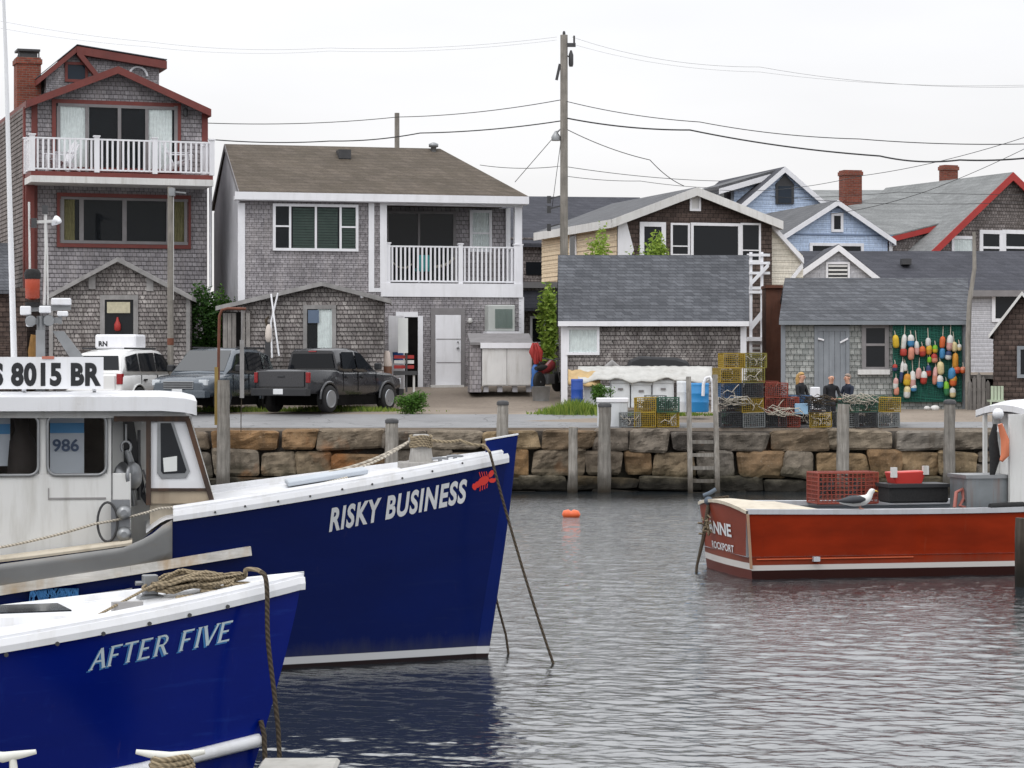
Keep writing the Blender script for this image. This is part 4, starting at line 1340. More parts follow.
mb = MB(); mb.bar(T.pt(818, 338.5, -.09), T.pt(824, 340, -.09), .03, .05); mb.bar(T.pt(840, 342.5, -.09), T.pt(848, 338.5, -.09), .03, .05); T.part('hinge', mb, M['white'], dd)
window(T, 862, 889, 324, 371, 0, 'grey_trim', cols=(), rows=(.56,), fw=.12, sill=True)
mb = MB(); T.box(mb, 858, 890, 369.5, 374.5, -.14, -.0); T.part('window_sill', mb, M['white_dirty'])
# ------------------------------------------------------------------ poles and wires
def pole(name, label, px, py_top, py_bot, Y, r, mat='pole_wood', cat='utility pole', lean=0.0, cap=None, rough=0.0, sd=1):
    T = Th(name, label, cat, px, py_bot, Y)
    h = T.Z(py_top, px)
    rr = random.Random(sd)
    mb = MB(); n = 9
    pts = [(lean * i / n + rr.uniform(-1, 1) * rough * .4, rr.uniform(-1, 1) * rough * .3, h * i / n) for i in range(n + 1)]
    mb.tube(pts, [r * (1 + rr.uniform(-rough, rough) * 2.5) * (1.06 - .1 * i / n) for i in range(n + 1)], 12)
    T.part('shaft', mb, M[mat])
    if cap:
        mb = MB(); mb.lathe([(r * 1.08, 0), (r * 1.08, .07), (r * .8, .11), (0.001, .12)], (lean, 0, h - .05), n=12); T.part('cap', mb, M[cap])
    return T


T = pole('utility_pole', 'tall grey wooden utility pole carrying wires behind the slate roofed shed', 564, 35, 392, 78.8, .125)
mb = MB(); c = T.pt(564, 45); mb.box(-.05, .38, -.06, .06, c.z - .06, c.z + .06); mb.box(.3, .36, -.05, .05, c.z, c.z + .3); mb.lathe([(.04, 0), (.05, .1), (.03, .16)], (0, 0, T.Z(36, 564)), n=8)
T.part('crossarm', mb, M['metal_dark'])
mb = MB(); c = T.pt(571, 58); mb.lathe([(.06, -.28), (.08, -.2), (.08, .1), (.03, .25)], c, n=10); mb.bar(T.pt(566, 55), c, .04); T.part('insulator', mb, M['metal_dark'])
mb = MB(); c = T.pt(558, 72); mb.bar(T.pt(556.5, 80), T.pt(560, 64), .09); T.part('fuse_cutout', mb, M['metal_dark'])
for (px, py, n_) in ((556, 137, 'lamp'), (526, 181, 'cable_box')):
    if n_ == 'lamp':
        mb = MB(); c = T.pt(px, py); mb.lathe([(.15, -.12), (.16, 0), (.08, .12), (.03, .2)], c, n=12); mb.bar(c + Vector((0, 0, .15)), T.pt(562, 128), .03); T.part('lamp', mb, M['metal_grey'])
mb = MB()
for py in (196, 206, 224): mb.bar(T.pt(560, py), T.pt(549, py + 3), .04); mb.box(T.U(547), T.U(551), -.05, .05, T.Z(py + 7, 549), T.Z(py, 549))
T.part('bracket', mb, M['metal_dark'])
pole('utility_pole', 'short distant pole top poking above the brown roof', 397, 113, 330, 96, .1)
T = pole('utility_pole', 'thin weathered pole standing in front of the gabled shed', 170.5, 187, 392, 71.3, .09)
mb = MB(); mb.lathe([(.1, 0), (.1, .2)], (0, 0, T.Z(345, 170)), n=12); T.part('rust_band', mb, M['rust'])
mb = MB(); mb.tube([T.pt(173.5, y, -.02) for y in (192, 220, 260, 300)], .012, 5); T.part('conduit', mb, M['white_dirty'])
mb = MB(); mb.bar(T.pt(168, 191), T.pt(186, 193), .04); mb.box(T.U(169), T.U(175), -.1, .1, T.Z(196, 172), T.Z(188, 172)); T.part('bracket', mb, M['metal_grey'])
T = Th('leaning_post', 'thin grey crooked post at the corner of the sage shed', 'post', 968, 412, 70.7)
mb = MB(); mb.tube([T.pt(968, 412), T.pt(968, 340), T.pt(969.5, 302), T.pt(974.5, 268), T.pt(974, 232)], [.085, .08, .07, .06, .05], 8); T.part('shaft', mb, M['pole_wood'])


def wire(label, pts, r=0.011, seg=14, sag=0.0):
    """a cable through survey points (px, py, Y); each span hangs a little"""
    q = [P(*p) for p in pts]; out = []
    for a, b in zip(q[:-1], q[1:]):
        for i in range(seg):
            f = i / seg; out.append(a.lerp(b, f) - Vector((0, 0, sag * 4 * f * (1 - f))))
    out.append(q[-1])
    mb = MB(); mb.tube(out, r, 5)
    solo('utility_wire', label, 'wire', mb, M['cable'])


wire('thin pale top wire running left from the tall pole over the red trimmed house', [(557, 37, 78.8), (330, 48, 84), (150, 42, 88), (-60, 8, 92)], .0035, sag=.15)
wire('second thin wire just below the top one on the left', [(557, 40, 78.8), (330, 51, 84), (150, 47, 88), (-60, 16, 92)], .003, sag=.15)
wire('thin top wire running right from the tall pole top', [(572, 37, 78.8), (760, 67, 70), (1080, 85, 60)], .004, sag=.25)
wire('second thin wire just below the top one on the right', [(572, 44, 78.8), (760, 72, 70), (1080, 83, 60)], .003, sag=.2)
wire('wire from the tall pole down to the gutter end of the red trimmed house', [(560, 100, 78.8), (397, 117, 90), (205, 123, 80)], .014, sag=.12)
wire('thick bundled wire from the tall pole skimming the brown roof ridge', [(560, 121, 78.8), (420, 133, 82), (330, 141, 84), (206, 139, 80)], .020, sag=.08)
wire('upper black wire sweeping right from the tall pole', [(565, 101, 78.8), (700, 122, 74), (860, 139, 68), (1080, 142, 62)], .013, sag=.1)
wire('thick black bundle sweeping right above the blue houses', [(566, 118, 78.8), (690, 130, 76), (880, 156, 70), (960, 160, 67), (1080, 150, 64)], .024, sag=.1)
wire('service wire dropping to the peak of the cream sided house', [(566, 129, 78.8), (650, 160, 82), (684, 186, 83.6)], .014, sag=.1)
wire('guy wire slanting from the tall pole down behind the porch house', [(560, 130, 78.8), (515, 182, 84)], .012)
wire('second guy wire close to the tall pole', [(561, 140, 78.8), (552, 208, 79.5)], .010)
wire('low wire from behind the porch roof past the tall pole', [(480, 165, 90), (562, 166, 84), (720, 181, 96)], .012, sag=.1)
wire('lowest wire from the tall pole over the cream house roof', [(565, 176, 78.8), (640, 181, 84), (720, 188, 96)], .010, sag=.05)
wire('wire rising from the red chimney to the right edge', [(720, 190, 98), (860, 176, 80), (1080, 118, 66)], .010, sag=.2)
wire('wire crossing the pale roof on the right', [(830, 214, 84), (930, 190, 80), (1080, 120, 70)], .010, sag=.1)
wire('level wire crossing the pale roof below its ridge', [(770, 198, 86), (900, 192, 84), (1080, 194, 82)], .008, sag=.05)
wire('lower level wire in front of the red gable', [(770, 196, 86), (900, 204, 84), (1080, 200, 80)], .009, sag=.05)

# ------------------------------------------------------------------ plants
bush('ivy_bush', 'dense dark green ivy between the gabled shed and the porch house', 'bush', 199, 388, 75.4, 1.25, 3.4, .7, 9000, 'leaf_dark', 4, .07)
bush('ivy_bush', 'bright green shrub filling the gap beside the porch house wall', 'bush', 229, 388, 76.4, 1.0, 3.3, .6, 6000, 'leaf', 5, .07)
bush('climbing_vine', 'light green vine climbing the annex beside the slate roofed shed', 'vine', 548, 385, 78.6, .8, 3.6, .5, 1500, 'leaf_light', 6, .09)
bush('sapling_tree', 'light green sapling rising behind the slate roof beside the cream wall', 'tree', 601, 385, 79.4, 1.1, 6.0, .8, 9000, 'leaf_light', 8, .07)
bush('sapling_tree', 'fuller bright green sapling rising behind the slate roof below the white windows', 'tree', 651, 385, 79.4, 1.8, 6.2, .9, 14000, 'leaf_light', 9, .07)
bush('roadside_bush', 'round green bush at the nose of the black pickup', 'bush', 410, 413, 67.9, .95, .72, .6, 3800, 'leaf', 10, .035)
bush('weed_clump', 'tall green weed growing in front of the white fish boxes', 'weeds', 602, 412, 68.6, .7, .85, .4, 2200, 'leaf', 11, .035)
grass_tuft('grass', 'ragged grass along the foot of the slate roofed shed', 575, 412, 67.7, 1.4, .7, .45, 1300, 'grass', 12)
grass_tuft('grass', 'low grass strip below the white fish boxes', 660, 412, 67.3, 2.6, .5, .16, 900, 'grass', 13)
grass_tuft('grass', 'low grass strip under the parked pickup', 335, 412, 69.6, 3.2, .7, .22, 1200, 'grass', 14)
grass_tuft('grass', 'low grass strip under the grey suv', 230, 412, 69.4, 3.0, .7, .2, 900, 'grass', 15)

# ------------------------------------------------------------------ vehicles
M['car_grey'] = paint('car_grey', srgb('#4b545d'), .3, .05, coat=.8, metal=.3)
M['car_black'] = paint('car_black', srgb('#26272c'), .3, .06, coat=.8, metal=.2)
M['car_white'] = paint('car_white', srgb('#d9d9d8'), .35, .05, coat=.6)
M['car_plastic'] = paint('car_plastic', srgb('#26272a'), .6, .1)
M['tyre'] = paint('tyre', srgb('#1c1c1d'), .85, .15, 10)
M['rim'] = paint('rim', srgb('#a4a7ab'), .35, .1, metal=.7)
M['lamp_red'] = paint('lamp_red', srgb('#8a171b'), .25, .1)
M['lamp_clear'] = paint('lamp_clear', srgb('#c9ced2'), .15, .1)
M['plate'] = paint('plate', srgb('#d5d7d9'), .5, .05)


def car_section(x, zb, zt, hw, tuck=.88, crown=.93, edge=.1):
    y = hw
    return [(x, -y * tuck, zb), (x, -y, zb + .14), (x, -y * 1.0, (zb + zt) / 2), (x, -y * .985, zt - edge), (x, -y * crown, zt - edge * .25), (x, -y * .5, zt), (x, 0, zt + .008), (x, y * .5, zt), (x, y * crown, zt - edge * .25), (x, y * .985, zt - edge), (x, y, (zb + zt) / 2), (x, y, zb + .14), (x, y * tuck, zb)]


def loft(mb, secs, smooth=True, cap=True):
    n = len(secs[0]); vs = [p for s in secs for p in s]; fs = []
    for i in range(len(secs) - 1):
        for j in range(n):
            j2 = (j + 1) % n
            fs.append((i * n + j, (i + 1) * n + j, (i + 1) * n + j2, i * n + j2))
    mb.add(vs, fs, .5, smooth)
    if cap:
        mb.add(secs[0], [tuple(range(n))], .5); mb.add(secs[-1], [tuple(range(n - 1, -1, -1))], .5)


def wheel(root, x, y, r, w, face):
    mb = MB(); mb.lathe([(r * .62, -w / 2), (r * .93, -w / 2), (r, -w * .35), (r, w * .35), (r * .93, w / 2), (r * .62, w / 2)], (x, y, r), (0, 1, 0), 28)
    t = mb.build('wheel', M['tyre'], root)
    mb = MB(); o = face * w * .5
    mb.lathe([(0.001, o * .9), (r * .16, o), (r * .2, o * .8)], (x, y, r), (0, 1, 0), 16)
    for k in range(6):
        a = math.pi * k / 3; d = Vector((math.cos(a), 0, math.sin(a)))
        mb.bar(Vector((x, y + o * .85, r)) + d * r * .1, Vector((x, y + o * .85, r)) + d * r * .6, r * .12, .04)
    mb.lathe([(r * .56, o * 1.05), (r * .64, o * 1.2), (r * .66, o * .6), (r * .58, 0)], (x, y, r), (0, 1, 0), 24)
    mb.build('rim', M['rim'], t)
    mb = MB(); mb.lathe([(0.001, 0), (r * .6, 0.005)], (x, y, r), (0, 1, 0), 20); mb.build('brake_disc', M['car_plastic'], t)


def vehicle(name, label, px, py, Y, yaw, paintm, spec, group=None):
    """yaw: heading of the nose, degrees from +X. Built around x = forward, y = left, z = up."""
    root = bpy.data.objects.new(name, None); COL.objects.link(root)
    root.location = P(px, py, Y); root.rotation_euler = (0, 0, math.radians(yaw))
    tag(root, label, spec['cat'], group)
    mb = MB(); loft(mb, [car_section(*s) for s in spec['body']])
    body = mb.build('body', M[paintm], root)
    # cabin: stations (x, z0, z1, hw0, hw1)
    cab = spec['cabin']
    mb = MB(); secs = []
    for (x, z0, z1, h0, h1) in cab:
        secs.append([(x, -h0, z0), (x, -(h0 + h1) / 2, (z0 + z1) / 2), (x, -h1, z1 - .05), (x, -h1 * .9, z1), (x, 0, z1 + .02), (x, h1 * .9, z1), (x, h1, z1 - .05), (x, (h0 + h1) / 2, (z0 + z1) / 2), (x, h0, z0)])
    loft(mb, secs)
    cabin = mb.build('cabin', M[paintm], root)
    for w in spec['windows']:      # quads given as four points; mirrored when flagged
        for sg in ((1, -1) if w[1] else (1,)):
            q = [Vector((p[0], p[1] * sg, p[2])) for p in w[0]]
            n = (q[1] - q[0]).cross(q[2] - q[0]).normalized()
            c = sum(q, Vector()) / len(q)
            if n.dot(c - Vector((cab[len(cab) // 2][0], 0, 1.0))) < 0: n = -n
            mb = MB(); mb.prism([a + n * .022 for a in q], n * .012); mb.build(w[2], M['glass_car' if w[2] == 'windscreen' else 'glass'], cabin)
    for bx in spec['boxes']:
        (nm, x0, x1, y0, y1, z0, z1, mt, mir) = bx
        for sg in ((1, -1) if mir else (1,)):
            mb = MB(); mb.box(x0, x1, y0 * sg, y1 * sg, z0, z1); mb.build(nm, M[mt], root, bevel=.012)
    r = spec['r']
    for x in spec['axles']:
        for sg in (1, -1):
            yb = spec['hw']
            # arch: dark half disc and flare
            mb = MB(); n = 14
            pts = [(x + math.cos(math.pi * i / n) * r * 1.2, sg * (yb + .004), r + math.sin(math.pi * i / n) * r * 1.2) for i in range(n + 1)]
            mb.prism(pts + [(x - r * 1.2, sg * (yb + .004), r * .62), (x + r * 1.2, sg * (yb + .004), r * .62)], (0, sg * .006, 0))
            arch = mb.build('wheel_arch', M['void'], root)
            mb = MB(); mb.tube([(x + math.cos(math.pi * i / n) * r * 1.22, sg * (yb + .01), r + math.sin(math.pi * i / n) * r * 1.22) for i in range(n + 1)], spec.get('flare', .03), 6)
            mb.build('fender_flare', M[spec.get('flare_mat', paintm)], arch)
            wheel(root, x, sg * (yb - .05), r, .25, sg)
    mb = MB(); mb.box(spec['axles'][0] - r * .3, spec['axles'][1] + r * .3, -spec['hw'] * .9, spec['hw'] * .9, .2, .55); mb.build('underbody_shade', M['void'], root)  # black box made wide and low to deepen the shade under the car
    for sg in (1, -1):
        mx, mz = spec['mirror']
        mb = MB(); mb.box(mx - .07, mx + .06, sg * (spec['hw'] + .03), sg * (spec['hw'] + .24), mz, mz + .2); mb.build('wing_mirror', M['car_plastic'], root, bevel=.03)
        for (dx0, dx1, z0, z1) in spec['seams']:
            for xx in (dx0, dx1):
                mb = MB(); mb.box(xx - .008, xx + .008, sg * (spec['hw'] * .985), sg * (spec['hw'] + .005), z0, z1); mb.build('door_seam', M['void'], root)
            mb = MB(); mb.box(dx0 + .12, dx0 + .3, sg * spec['hw'], sg * (spec['hw'] + .035), z1 - .16, z1 - .11); mb.build('door_handle', M['car_plastic'], root)
    return root


PICK = dict(cat='pickup', r=.385, hw=.93, axles=(-1.65, 1.62), mirror=(.86, 1.2), flare=.045,
            body=[(-2.62, .62, 1.16, .86, .95, .97, .04), (-2.58, .55, 1.20, .91, .92, .97, .04), (-1.2, .5, 1.20, .93, .9, .97, .05), (-.95, .45, 1.18, .93), (.8, .45, 1.17, .93), (1.1, .45, 1.16, .93), (1.9, .48, 1.12, .92), (2.5, .55, 1.02, .86), (2.68, .6, .9, .74)],
            cabin=[(-1.0, 1.12, 1.74, .86, .70), (-.9, 1.12, 1.79, .87, .72), (-.3, 1.12, 1.82, .88, .73), (.25, 1.12, 1.77, .88, .72), (1.12, 1.1, 1.16, .86, .84)],
            windows=[([(-1.0, -.74, 1.24), (-1.0, .74, 1.24), (-1.0, .64, 1.66), (-1.0, -.64, 1.66)], False, 'rear_window'),
                     ([(-.82, .862, 1.22), (-.1, .868, 1.22), (-.1, .752, 1.70), (-.72, .745, 1.70)], True, 'side_window'),
                     ([(-.02, .868, 1.22), (.82, .868, 1.22), (.32, .755, 1.66), (-.02, .752, 1.70)], True, 'side_window'),
                     ([(1.02, -.78, 1.22), (1.02, .78, 1.22), (.33, .64, 1.73), (.33, -.64, 1.73)], False, 'windscreen')],
            boxes=[('tailgate', -2.665, -2.60, -.74, .74, .72, 1.17, 'car_black', False), ('tailgate_handle', -2.68, -2.66, -.12, .12, .98, 1.05, 'car_plastic', False),
                   ('tail_light', -2.655, -2.56, .79, .905, .84, 1.13, 'lamp_red', True), ('rear_bumper', -2.82, -2.56, -.9, .9, .48, .68, 'car_plastic', False),
                   ('number_plate', -2.835, -2.82, -.16, .16, .52, .67, 'plate', False), ('brake_light', -1.03, -1.0, -.13, .13, 1.7, 1.74, 'lamp_red', False),
                   ('bed_cover', -2.55, -1.04, -.8, .8, 1.195, 1.215, 'car_plastic', False), ('grille', 2.6, 2.70, -.55, .55, .66, .92, 'car_plastic', False), ('headlight', 2.46, 2.62, .55, .82, .78, .95, 'lamp_clear', True), ('front_bumper', 2.5, 2.76, -.85, .85, .45, .64, 'car_plastic', False)],
            seams=[(-.85, -.05, .6, 1.15), (-.03, .98, .6, 1.15)])
SUVS = dict(cat='suv', r=.36, hw=.93, axles=(-1.4, 1.42), mirror=(.72, 1.14), flare=.03,
            body=[(-2.3, .55, 1.05, .84), (-2.25, .45, 1.1, .9), (-1.4, .42, 1.12, .93), (.7, .4, 1.12, .93), (1.0, .42, 1.1, .93), (1.8, .45, 1.04, .91), (2.2, .48, .98, .86), (2.36, .52, .84, .76)],
            cabin=[(-2.26, 1.06, 1.12, .86, .80), (-2.0, 1.06, 1.66, .88, .70), (-1.2, 1.06, 1.79, .89, .74), (-.2, 1.06, 1.81, .89, .74), (.3, 1.06, 1.76, .89, .73), (1.15, 1.04, 1.1, .86, .85)],
            windows=[([(-.2, .872, 1.16), (.78, .872, 1.16), (.33, .762, 1.64), (-.2, .762, 1.7)], True, 'side_window'), ([(-1.2, .872, 1.16), (-.27, .872, 1.16), (-.27, .762, 1.7), (-1.2, .762, 1.68)], True, 'side_window'),
                     ([(-2.0, .865, 1.18), (-1.28, .872, 1.16), (-1.28, .762, 1.68), (-1.9, .735, 1.58)], True, 'side_window'),
                     ([(1.07, -.78, 1.14), (1.07, .78, 1.14), (.36, .66, 1.72), (.36, -.66, 1.72)], False, 'windscreen'), ([(-2.21, -.74, 1.2), (-2.21, .74, 1.2), (-2.03, .62, 1.6), (-2.03, -.62, 1.6)], False, 'rear_window')],
            boxes=[('grille', 2.26, 2.385, -.46, .46, .66, .88, 'metal_grey', False), ('headlight', 2.1, 2.33, .6, .84, .76, .92, 'lamp_clear', True), ('front_bumper', 2.1, 2.44, -.84, .84, .42, .62, 'car_grey', False),
                   ('air_intake', 2.40, 2.45, -.5, .5, .42, .52, 'car_plastic', False), ('number_plate', 2.44, 2.455, -.16, .16, .54, .66, 'plate', False), ('tail_light', -2.33, -2.2, .7, .88, .8, 1.1, 'lamp_red', True), ('rear_bumper', -2.42, -2.2, -.85, .85, .45, .65, 'car_grey', False), ('roof_rail', -1.8, .1, .66, .70, 1.80, 1.85, 'car_plastic', True)],
            seams=[(-.22, .8, .55, 1.06), (-1.22, -.24, .55, 1.06)])
for z in (.70, .76, .82): SUVS['boxes'].append(('grille_slot', 2.38, 2.395, -.45, .45, z, z + .03, 'car_plastic', False))
vehicle('pickup_truck', 'black pickup truck parked with its tailgate to the harbour', 331, 411.5, 69.6, 63, 'car_black', PICK)
vehicle('parked_suv', 'blue grey suv parked facing the water beside the black pickup', 216, 411.5, 69.2, -109, 'car_grey', SUVS)
WH = dict(SUVS); WH['boxes'] = [b for b in SUVS['boxes'] if b[0] not in ('front_bumper', 'rear_bumper')] + [('rear_bumper', -2.42, -2.2, -.85, .85, .45, .65, 'car_white', False), ('tailgate_panel', -2.36, -2.25, -.66, .66, .62, 1.05, 'car_white', False)]
ws = vehicle('parked_suv', 'white suv parked with a white box on its roof', 133, 411, 71.0, 71, 'car_white', WH)
mb = MB(); mb.box(-.62, .62, -.5, .5, 0, .42)
rb = mb.build('roof_box', M['white'], None, bevel=.06, seg=2); rb.location = P(120.5, 349, 70.6); rb.rotation_euler = (0, 0, math.radians(-8))
tag(rb, 'white rounded box strapped on the roof of the white suv', 'box')


def text_mesh(body, size=1.0, shear=0.0, bold=0.0, sx=1.0, space=1.0, res=4):
    """flat outline of the letters (built-in font) as 2D polygons: (vertices, faces), baseline at y = 0, starting at x = 0"""
    cu = bpy.data.curves.new('lettering', 'FONT'); cu.body = body; cu.size = size; cu.shear = shear; cu.offset = bold
    cu.space_character = space; cu.resolution_u = res; cu.fill_mode = 'FRONT'
    ob = bpy.data.objects.new('lettering', cu); COL.objects.link(ob)
    bpy.context.view_layer.update()
    me = bpy.data.meshes.new_from_object(ob.evaluated_get(bpy.context.evaluated_depsgraph_get()))
    vs = [(v.co.x * sx, v.co.y) for v in me.vertices]; fs = [tuple(p.vertices) for p in me.polygons]
    bpy.data.objects.remove(ob); bpy.data.meshes.remove(me); bpy.data.curves.remove(cu)
    x0 = min(v[0] for v in vs)
    return [(x - x0, y) for x, y in vs], fs


M['letter_dark'] = paint('letter_dark', srgb('#0f1116'), .5, .1)
vs, fs = text_mesh('RN', .2, 0, .008)
mb = MB(); mb.add([(-.5 + x, -.508, .08 + y) for x, y in vs], fs); mb.build('lettering', M['letter_dark'], rb)

# ------------------------------------------------------------------ piles, ladder, davit
for (px, top, r, Y, lab, cap) in (
        (223, 380, .165, 61.75, 'tall split grey pile beside the rusty davit', None),
        (391, 421, .165, 61.85, 'grey pile with dark cap behind the bow deck of the white topped boat', 'metal_dark'),
        (502, 403, .15, 62.0, 'dark capped grey pile just behind the blue bow stem', 'metal_dark'),
        (572.5, 427, .12, 61.7, 'thin short bleached pile left of the stouter dark capped one', None),
        (604, 405, .165, 61.7, 'stout grey dark topped pile with a pale scuffed belly near the yellow traps', 'metal_dark'),
        (842.5, 404, .165, 61.75, 'grey pile in front of the traps below the seated people', None),
        (949, 402, .15, 61.75, 'grey dark capped pile near the buoy covered shed', 'metal_dark')):
    pole('mooring_pile', lab, px, top, 500, Y, r, 'pile_wood', 'pile', .02, cap, .022, sd=int(px))
T = Th('wall_ladder', 'grey wooden ladder leaning on the seawall with four low rungs', 'ladder', 702, 498, 61.8)
for px, tp, o in ((688.5, 377, 2), (715, 375, 2.6)):
    mb = MB(); mb.bar(T.pt(px + o, 500, -.25), T.pt(px, tp, .25), .12, .16); T.part('stringer', mb, M['pile_wood'])
for y in (442, 455, 468, 481, 494):
    mb = MB(); f = (500 - y) / 123; v = -.25 + .5 * f
    mb.bar(T.pt(690, y, v), T.pt(716.5, y, v), .07, .09); T.part('rung', mb, M['pile_wood'])
T = Th('rusty_davit', 'rusty pipe davit with a bent arm rising above the seawall', 'davit', 219, 470, 61.95)
mb = MB(); mb.tube([T.pt(219, 470), T.pt(218, 400), T.pt(219, 330), T.pt(219.5, 316), T.pt(222, 310), T.pt(228, 308.5), T.pt(246, 309)], .038, 8); T.part('pipe', mb, M['rust'])
mb = MB(); T.box(mb, 214.5, 218, 367, 425, -.12, -.06); T.part('yellow_board', mb, paint('ochre', srgb('#8a7440'), .8, .2))
mb = MB(); mb.tube([T.pt(242, 309), T.pt(241.5, 350), T.pt(241.7, 375)], .02, 5); T.box(mb, 239.8, 243.6, 340, 398, -.06, .06); T.part('hanging_weight', mb, M['grey_board'])
mb = MB(); mb.tube([P(241.5, 398, 61.95), P(241, 420, 61.9), P(241, 432, 61.9)], .012, 5)
solo('hanging_line', 'thin line hanging from the rusty davit', 'rope', mb, M['rope_dark'])

# poles leaning on the low shed, bag on a post
mb = MB(); mb.tube([P(271, 294, 72.1), P(279, 356, 71.6)], .03, 6); mb.tube([P(278, 293, 72.05), P(271, 322, 72.0), P(272, 358, 71.6)], .03, 6)
solo('boat_poles', 'pair of thin white poles leaning crossed against the low shed', 'poles', mb, M['white'])
T = Th('bait_post', 'dark post hung with a pale fender behind the black pickup', 'post', 268, 372, 71.3)
mb = MB(); T.box(mb, 265, 270, 340, 380, -.05, .05); T.part('post', mb, M['metal_dark'])
mb = MB(); c = T.pt(268.5, 333); mb.lathe([(.03, -.3), (.085, -.25), (.1, -.1), (.09, .1), (.06, .22), (.03, .26)], c, n=10); T.part('fender', mb, paint('pale_pink', srgb('#cfc4bb'), .6, .1))
mb = MB(); mb.tube([T.pt(267, 326), T.pt(266, 320), T.pt(269, 316)], [.04, .05, .02], 6); T.part('dark_cord', mb, M['rope_dark'])

# clutter outside the dark doorway
T = Th('work_bench', 'red topped bench with a white signboard beside the dark doorway', 'bench', 407, 391, 73.5, 5)
for y in (357, 362, 367):
    mb = MB(); T.box(mb, 394, 414, y - 1.8, y + 1.6, -.05, 0); T.part('slat', mb, M['red_bright'] if y != 362 else M['white_dirty'])
mb = MB(); T.box(mb, 394, 417, 371, 375, -.2, .2); T.part('top', mb, M['metal_dark'])
for px in (396, 414):
    mb = MB(); T.box(mb, px - 1, px + 1, 375, 392, -.15, .15); T.part('leg', mb, M['white_dirty'])
mb = MB(); T.box(mb, 398, 408, 318, 353, -.14, -.1); T.part('signboard', mb, M['sign_white'])
mb = MB(); T.box(mb, 405.5, 407.5, 350, 392, -.1, -.06); T.part('sign_post', mb, M['metal_dark'])
T = Th('gas_cylinder', 'rusty orange and white cylinder standing by the pickup nose', 'cylinder', 387, 392, 73.3)
mb = MB(); mb.lathe([(.13, 0), (.15, .1), (.15, .8), (.1, .92), (.04, 1.0), (.04, 1.05)], (0, 0, 0), n=14); T.part('tank', mb, paint('tank_rust', srgb('#6d4630'), .6, .2))
mb = MB(); mb.lathe([(.152, .78), (.16, .85), (.12, 1.0), (.09, 1.2), (.05, 1.25)], (0, 0, 0), n=14); T.part('hood', mb, paint('tank_pink', srgb('#c9bcb2'), .7, .1))
T = Th('blue_bin', 'small bright blue bin in the shade of the dark doorway', 'bin', 398, 364, 73.9)
mb = MB(); mb.lathe([(.14, 0), (.17, .35), (.18, .36)], (0, 0, 0), n=14); T.part('bucket', mb, paint('bin_blue', srgb('#2f62a8'), .5, .1))

# motorbike beside the white bin house
T = Th('motorbike', 'dark red motorbike under a red jacket beside the white bin house', 'motorbike', 548, 392, 73.6, 60)
for x, nm in ((-.55, 'wheel'), (.6, 'wheel')):
    mb = MB(); mb.lathe([(.22, -.05), (.3, -.05), (.31, 0), (.3, .05), (.22, .05)], (x, 0, .31), (0, 1, 0), 20); w = T.part(nm, mb, M['tyre'])
    mb = MB(); mb.lathe([(.03, -.06), (.03, .06)], (x, 0, .31), (0, 1, 0), 10)
    for k in range(6): mb.bar((x, 0, .31), (x + math.cos(k * math.pi / 3) * .24, 0, .31 + math.sin(k * math.pi / 3) * .24), .015)
    T.part('rim', mb, M['rim'], w)
mb = MB(); mb.tube([(-.45, 0, .62), (-.1, 0, .68), (.2, 0, .82), (.36, 0, .78)], [.08, .13, .16, .07], 10); T.part('tank', mb, paint('bike_red', srgb('#7a2426'), .35, .1))
mb = MB(); mb.tube([(-.75, 0, .72), (-.4, 0, .72), (-.1, 0, .74)], [.06, .1, .08], 8); T.part('saddle', mb, M['tyre'])
mb = MB(); mb.box(-.2, .2, -.12, .12, .25, .55); T.part('engine', mb, M['metal_grey'])
for sg in (-1, 1):
    mb = MB(); mb.tube([(.6, sg * .08, .31), (.38, sg * .08, .95)], .025, 6); T.part('fork', mb, M['metal_grey'])
mb = MB(); mb.tube([(.28, -.35, 1.02), (.36, 0, .97), (.28, .35, 1.02)], .02, 6); T.part('handlebar', mb, M['metal_dark'])
mb = MB(); rr = random.Random(1)
for k in range(5): mb.tube([P(533 + k, 343 + k % 2 * 3, 73.4 + .05 * k), P(532 + k * 2, 352, 73.33 + .04 * k), P(534 + k * 1.6, 361 + rr.uniform(-3, 4), 73.4 + .03 * k)], [.03, .10, .05], 7)
mb2 = mb; solo('red_jacket', 'bright red jacket hung at the corner of the white bin house', 'jacket', mb2, M['red_bright'])
mb = MB(); mb.tube([P(535, 365, 73.45), P(535.5, 369, 73.42), P(535.2, 376, 73.44), P(535, 383, 73.45), P(534.6, 389, 73.45)], [.06, .13, .11, .14, .12], 10)
solo('blue_sack', 'blue sack standing below the red jacket', 'sack', mb, bpy.data.materials['bin_blue'])
T = Th('grey_tub', 'grey metal tub standing right of the white bin house', 'tub', 541, 401, 71.2)
mb = MB(); mb.lathe([(.24, 0), (.28, .42), (.3, .43), (.26, .42)], (0, 0, 0), n=18); T.part('tub', mb, M['metal_grey'])

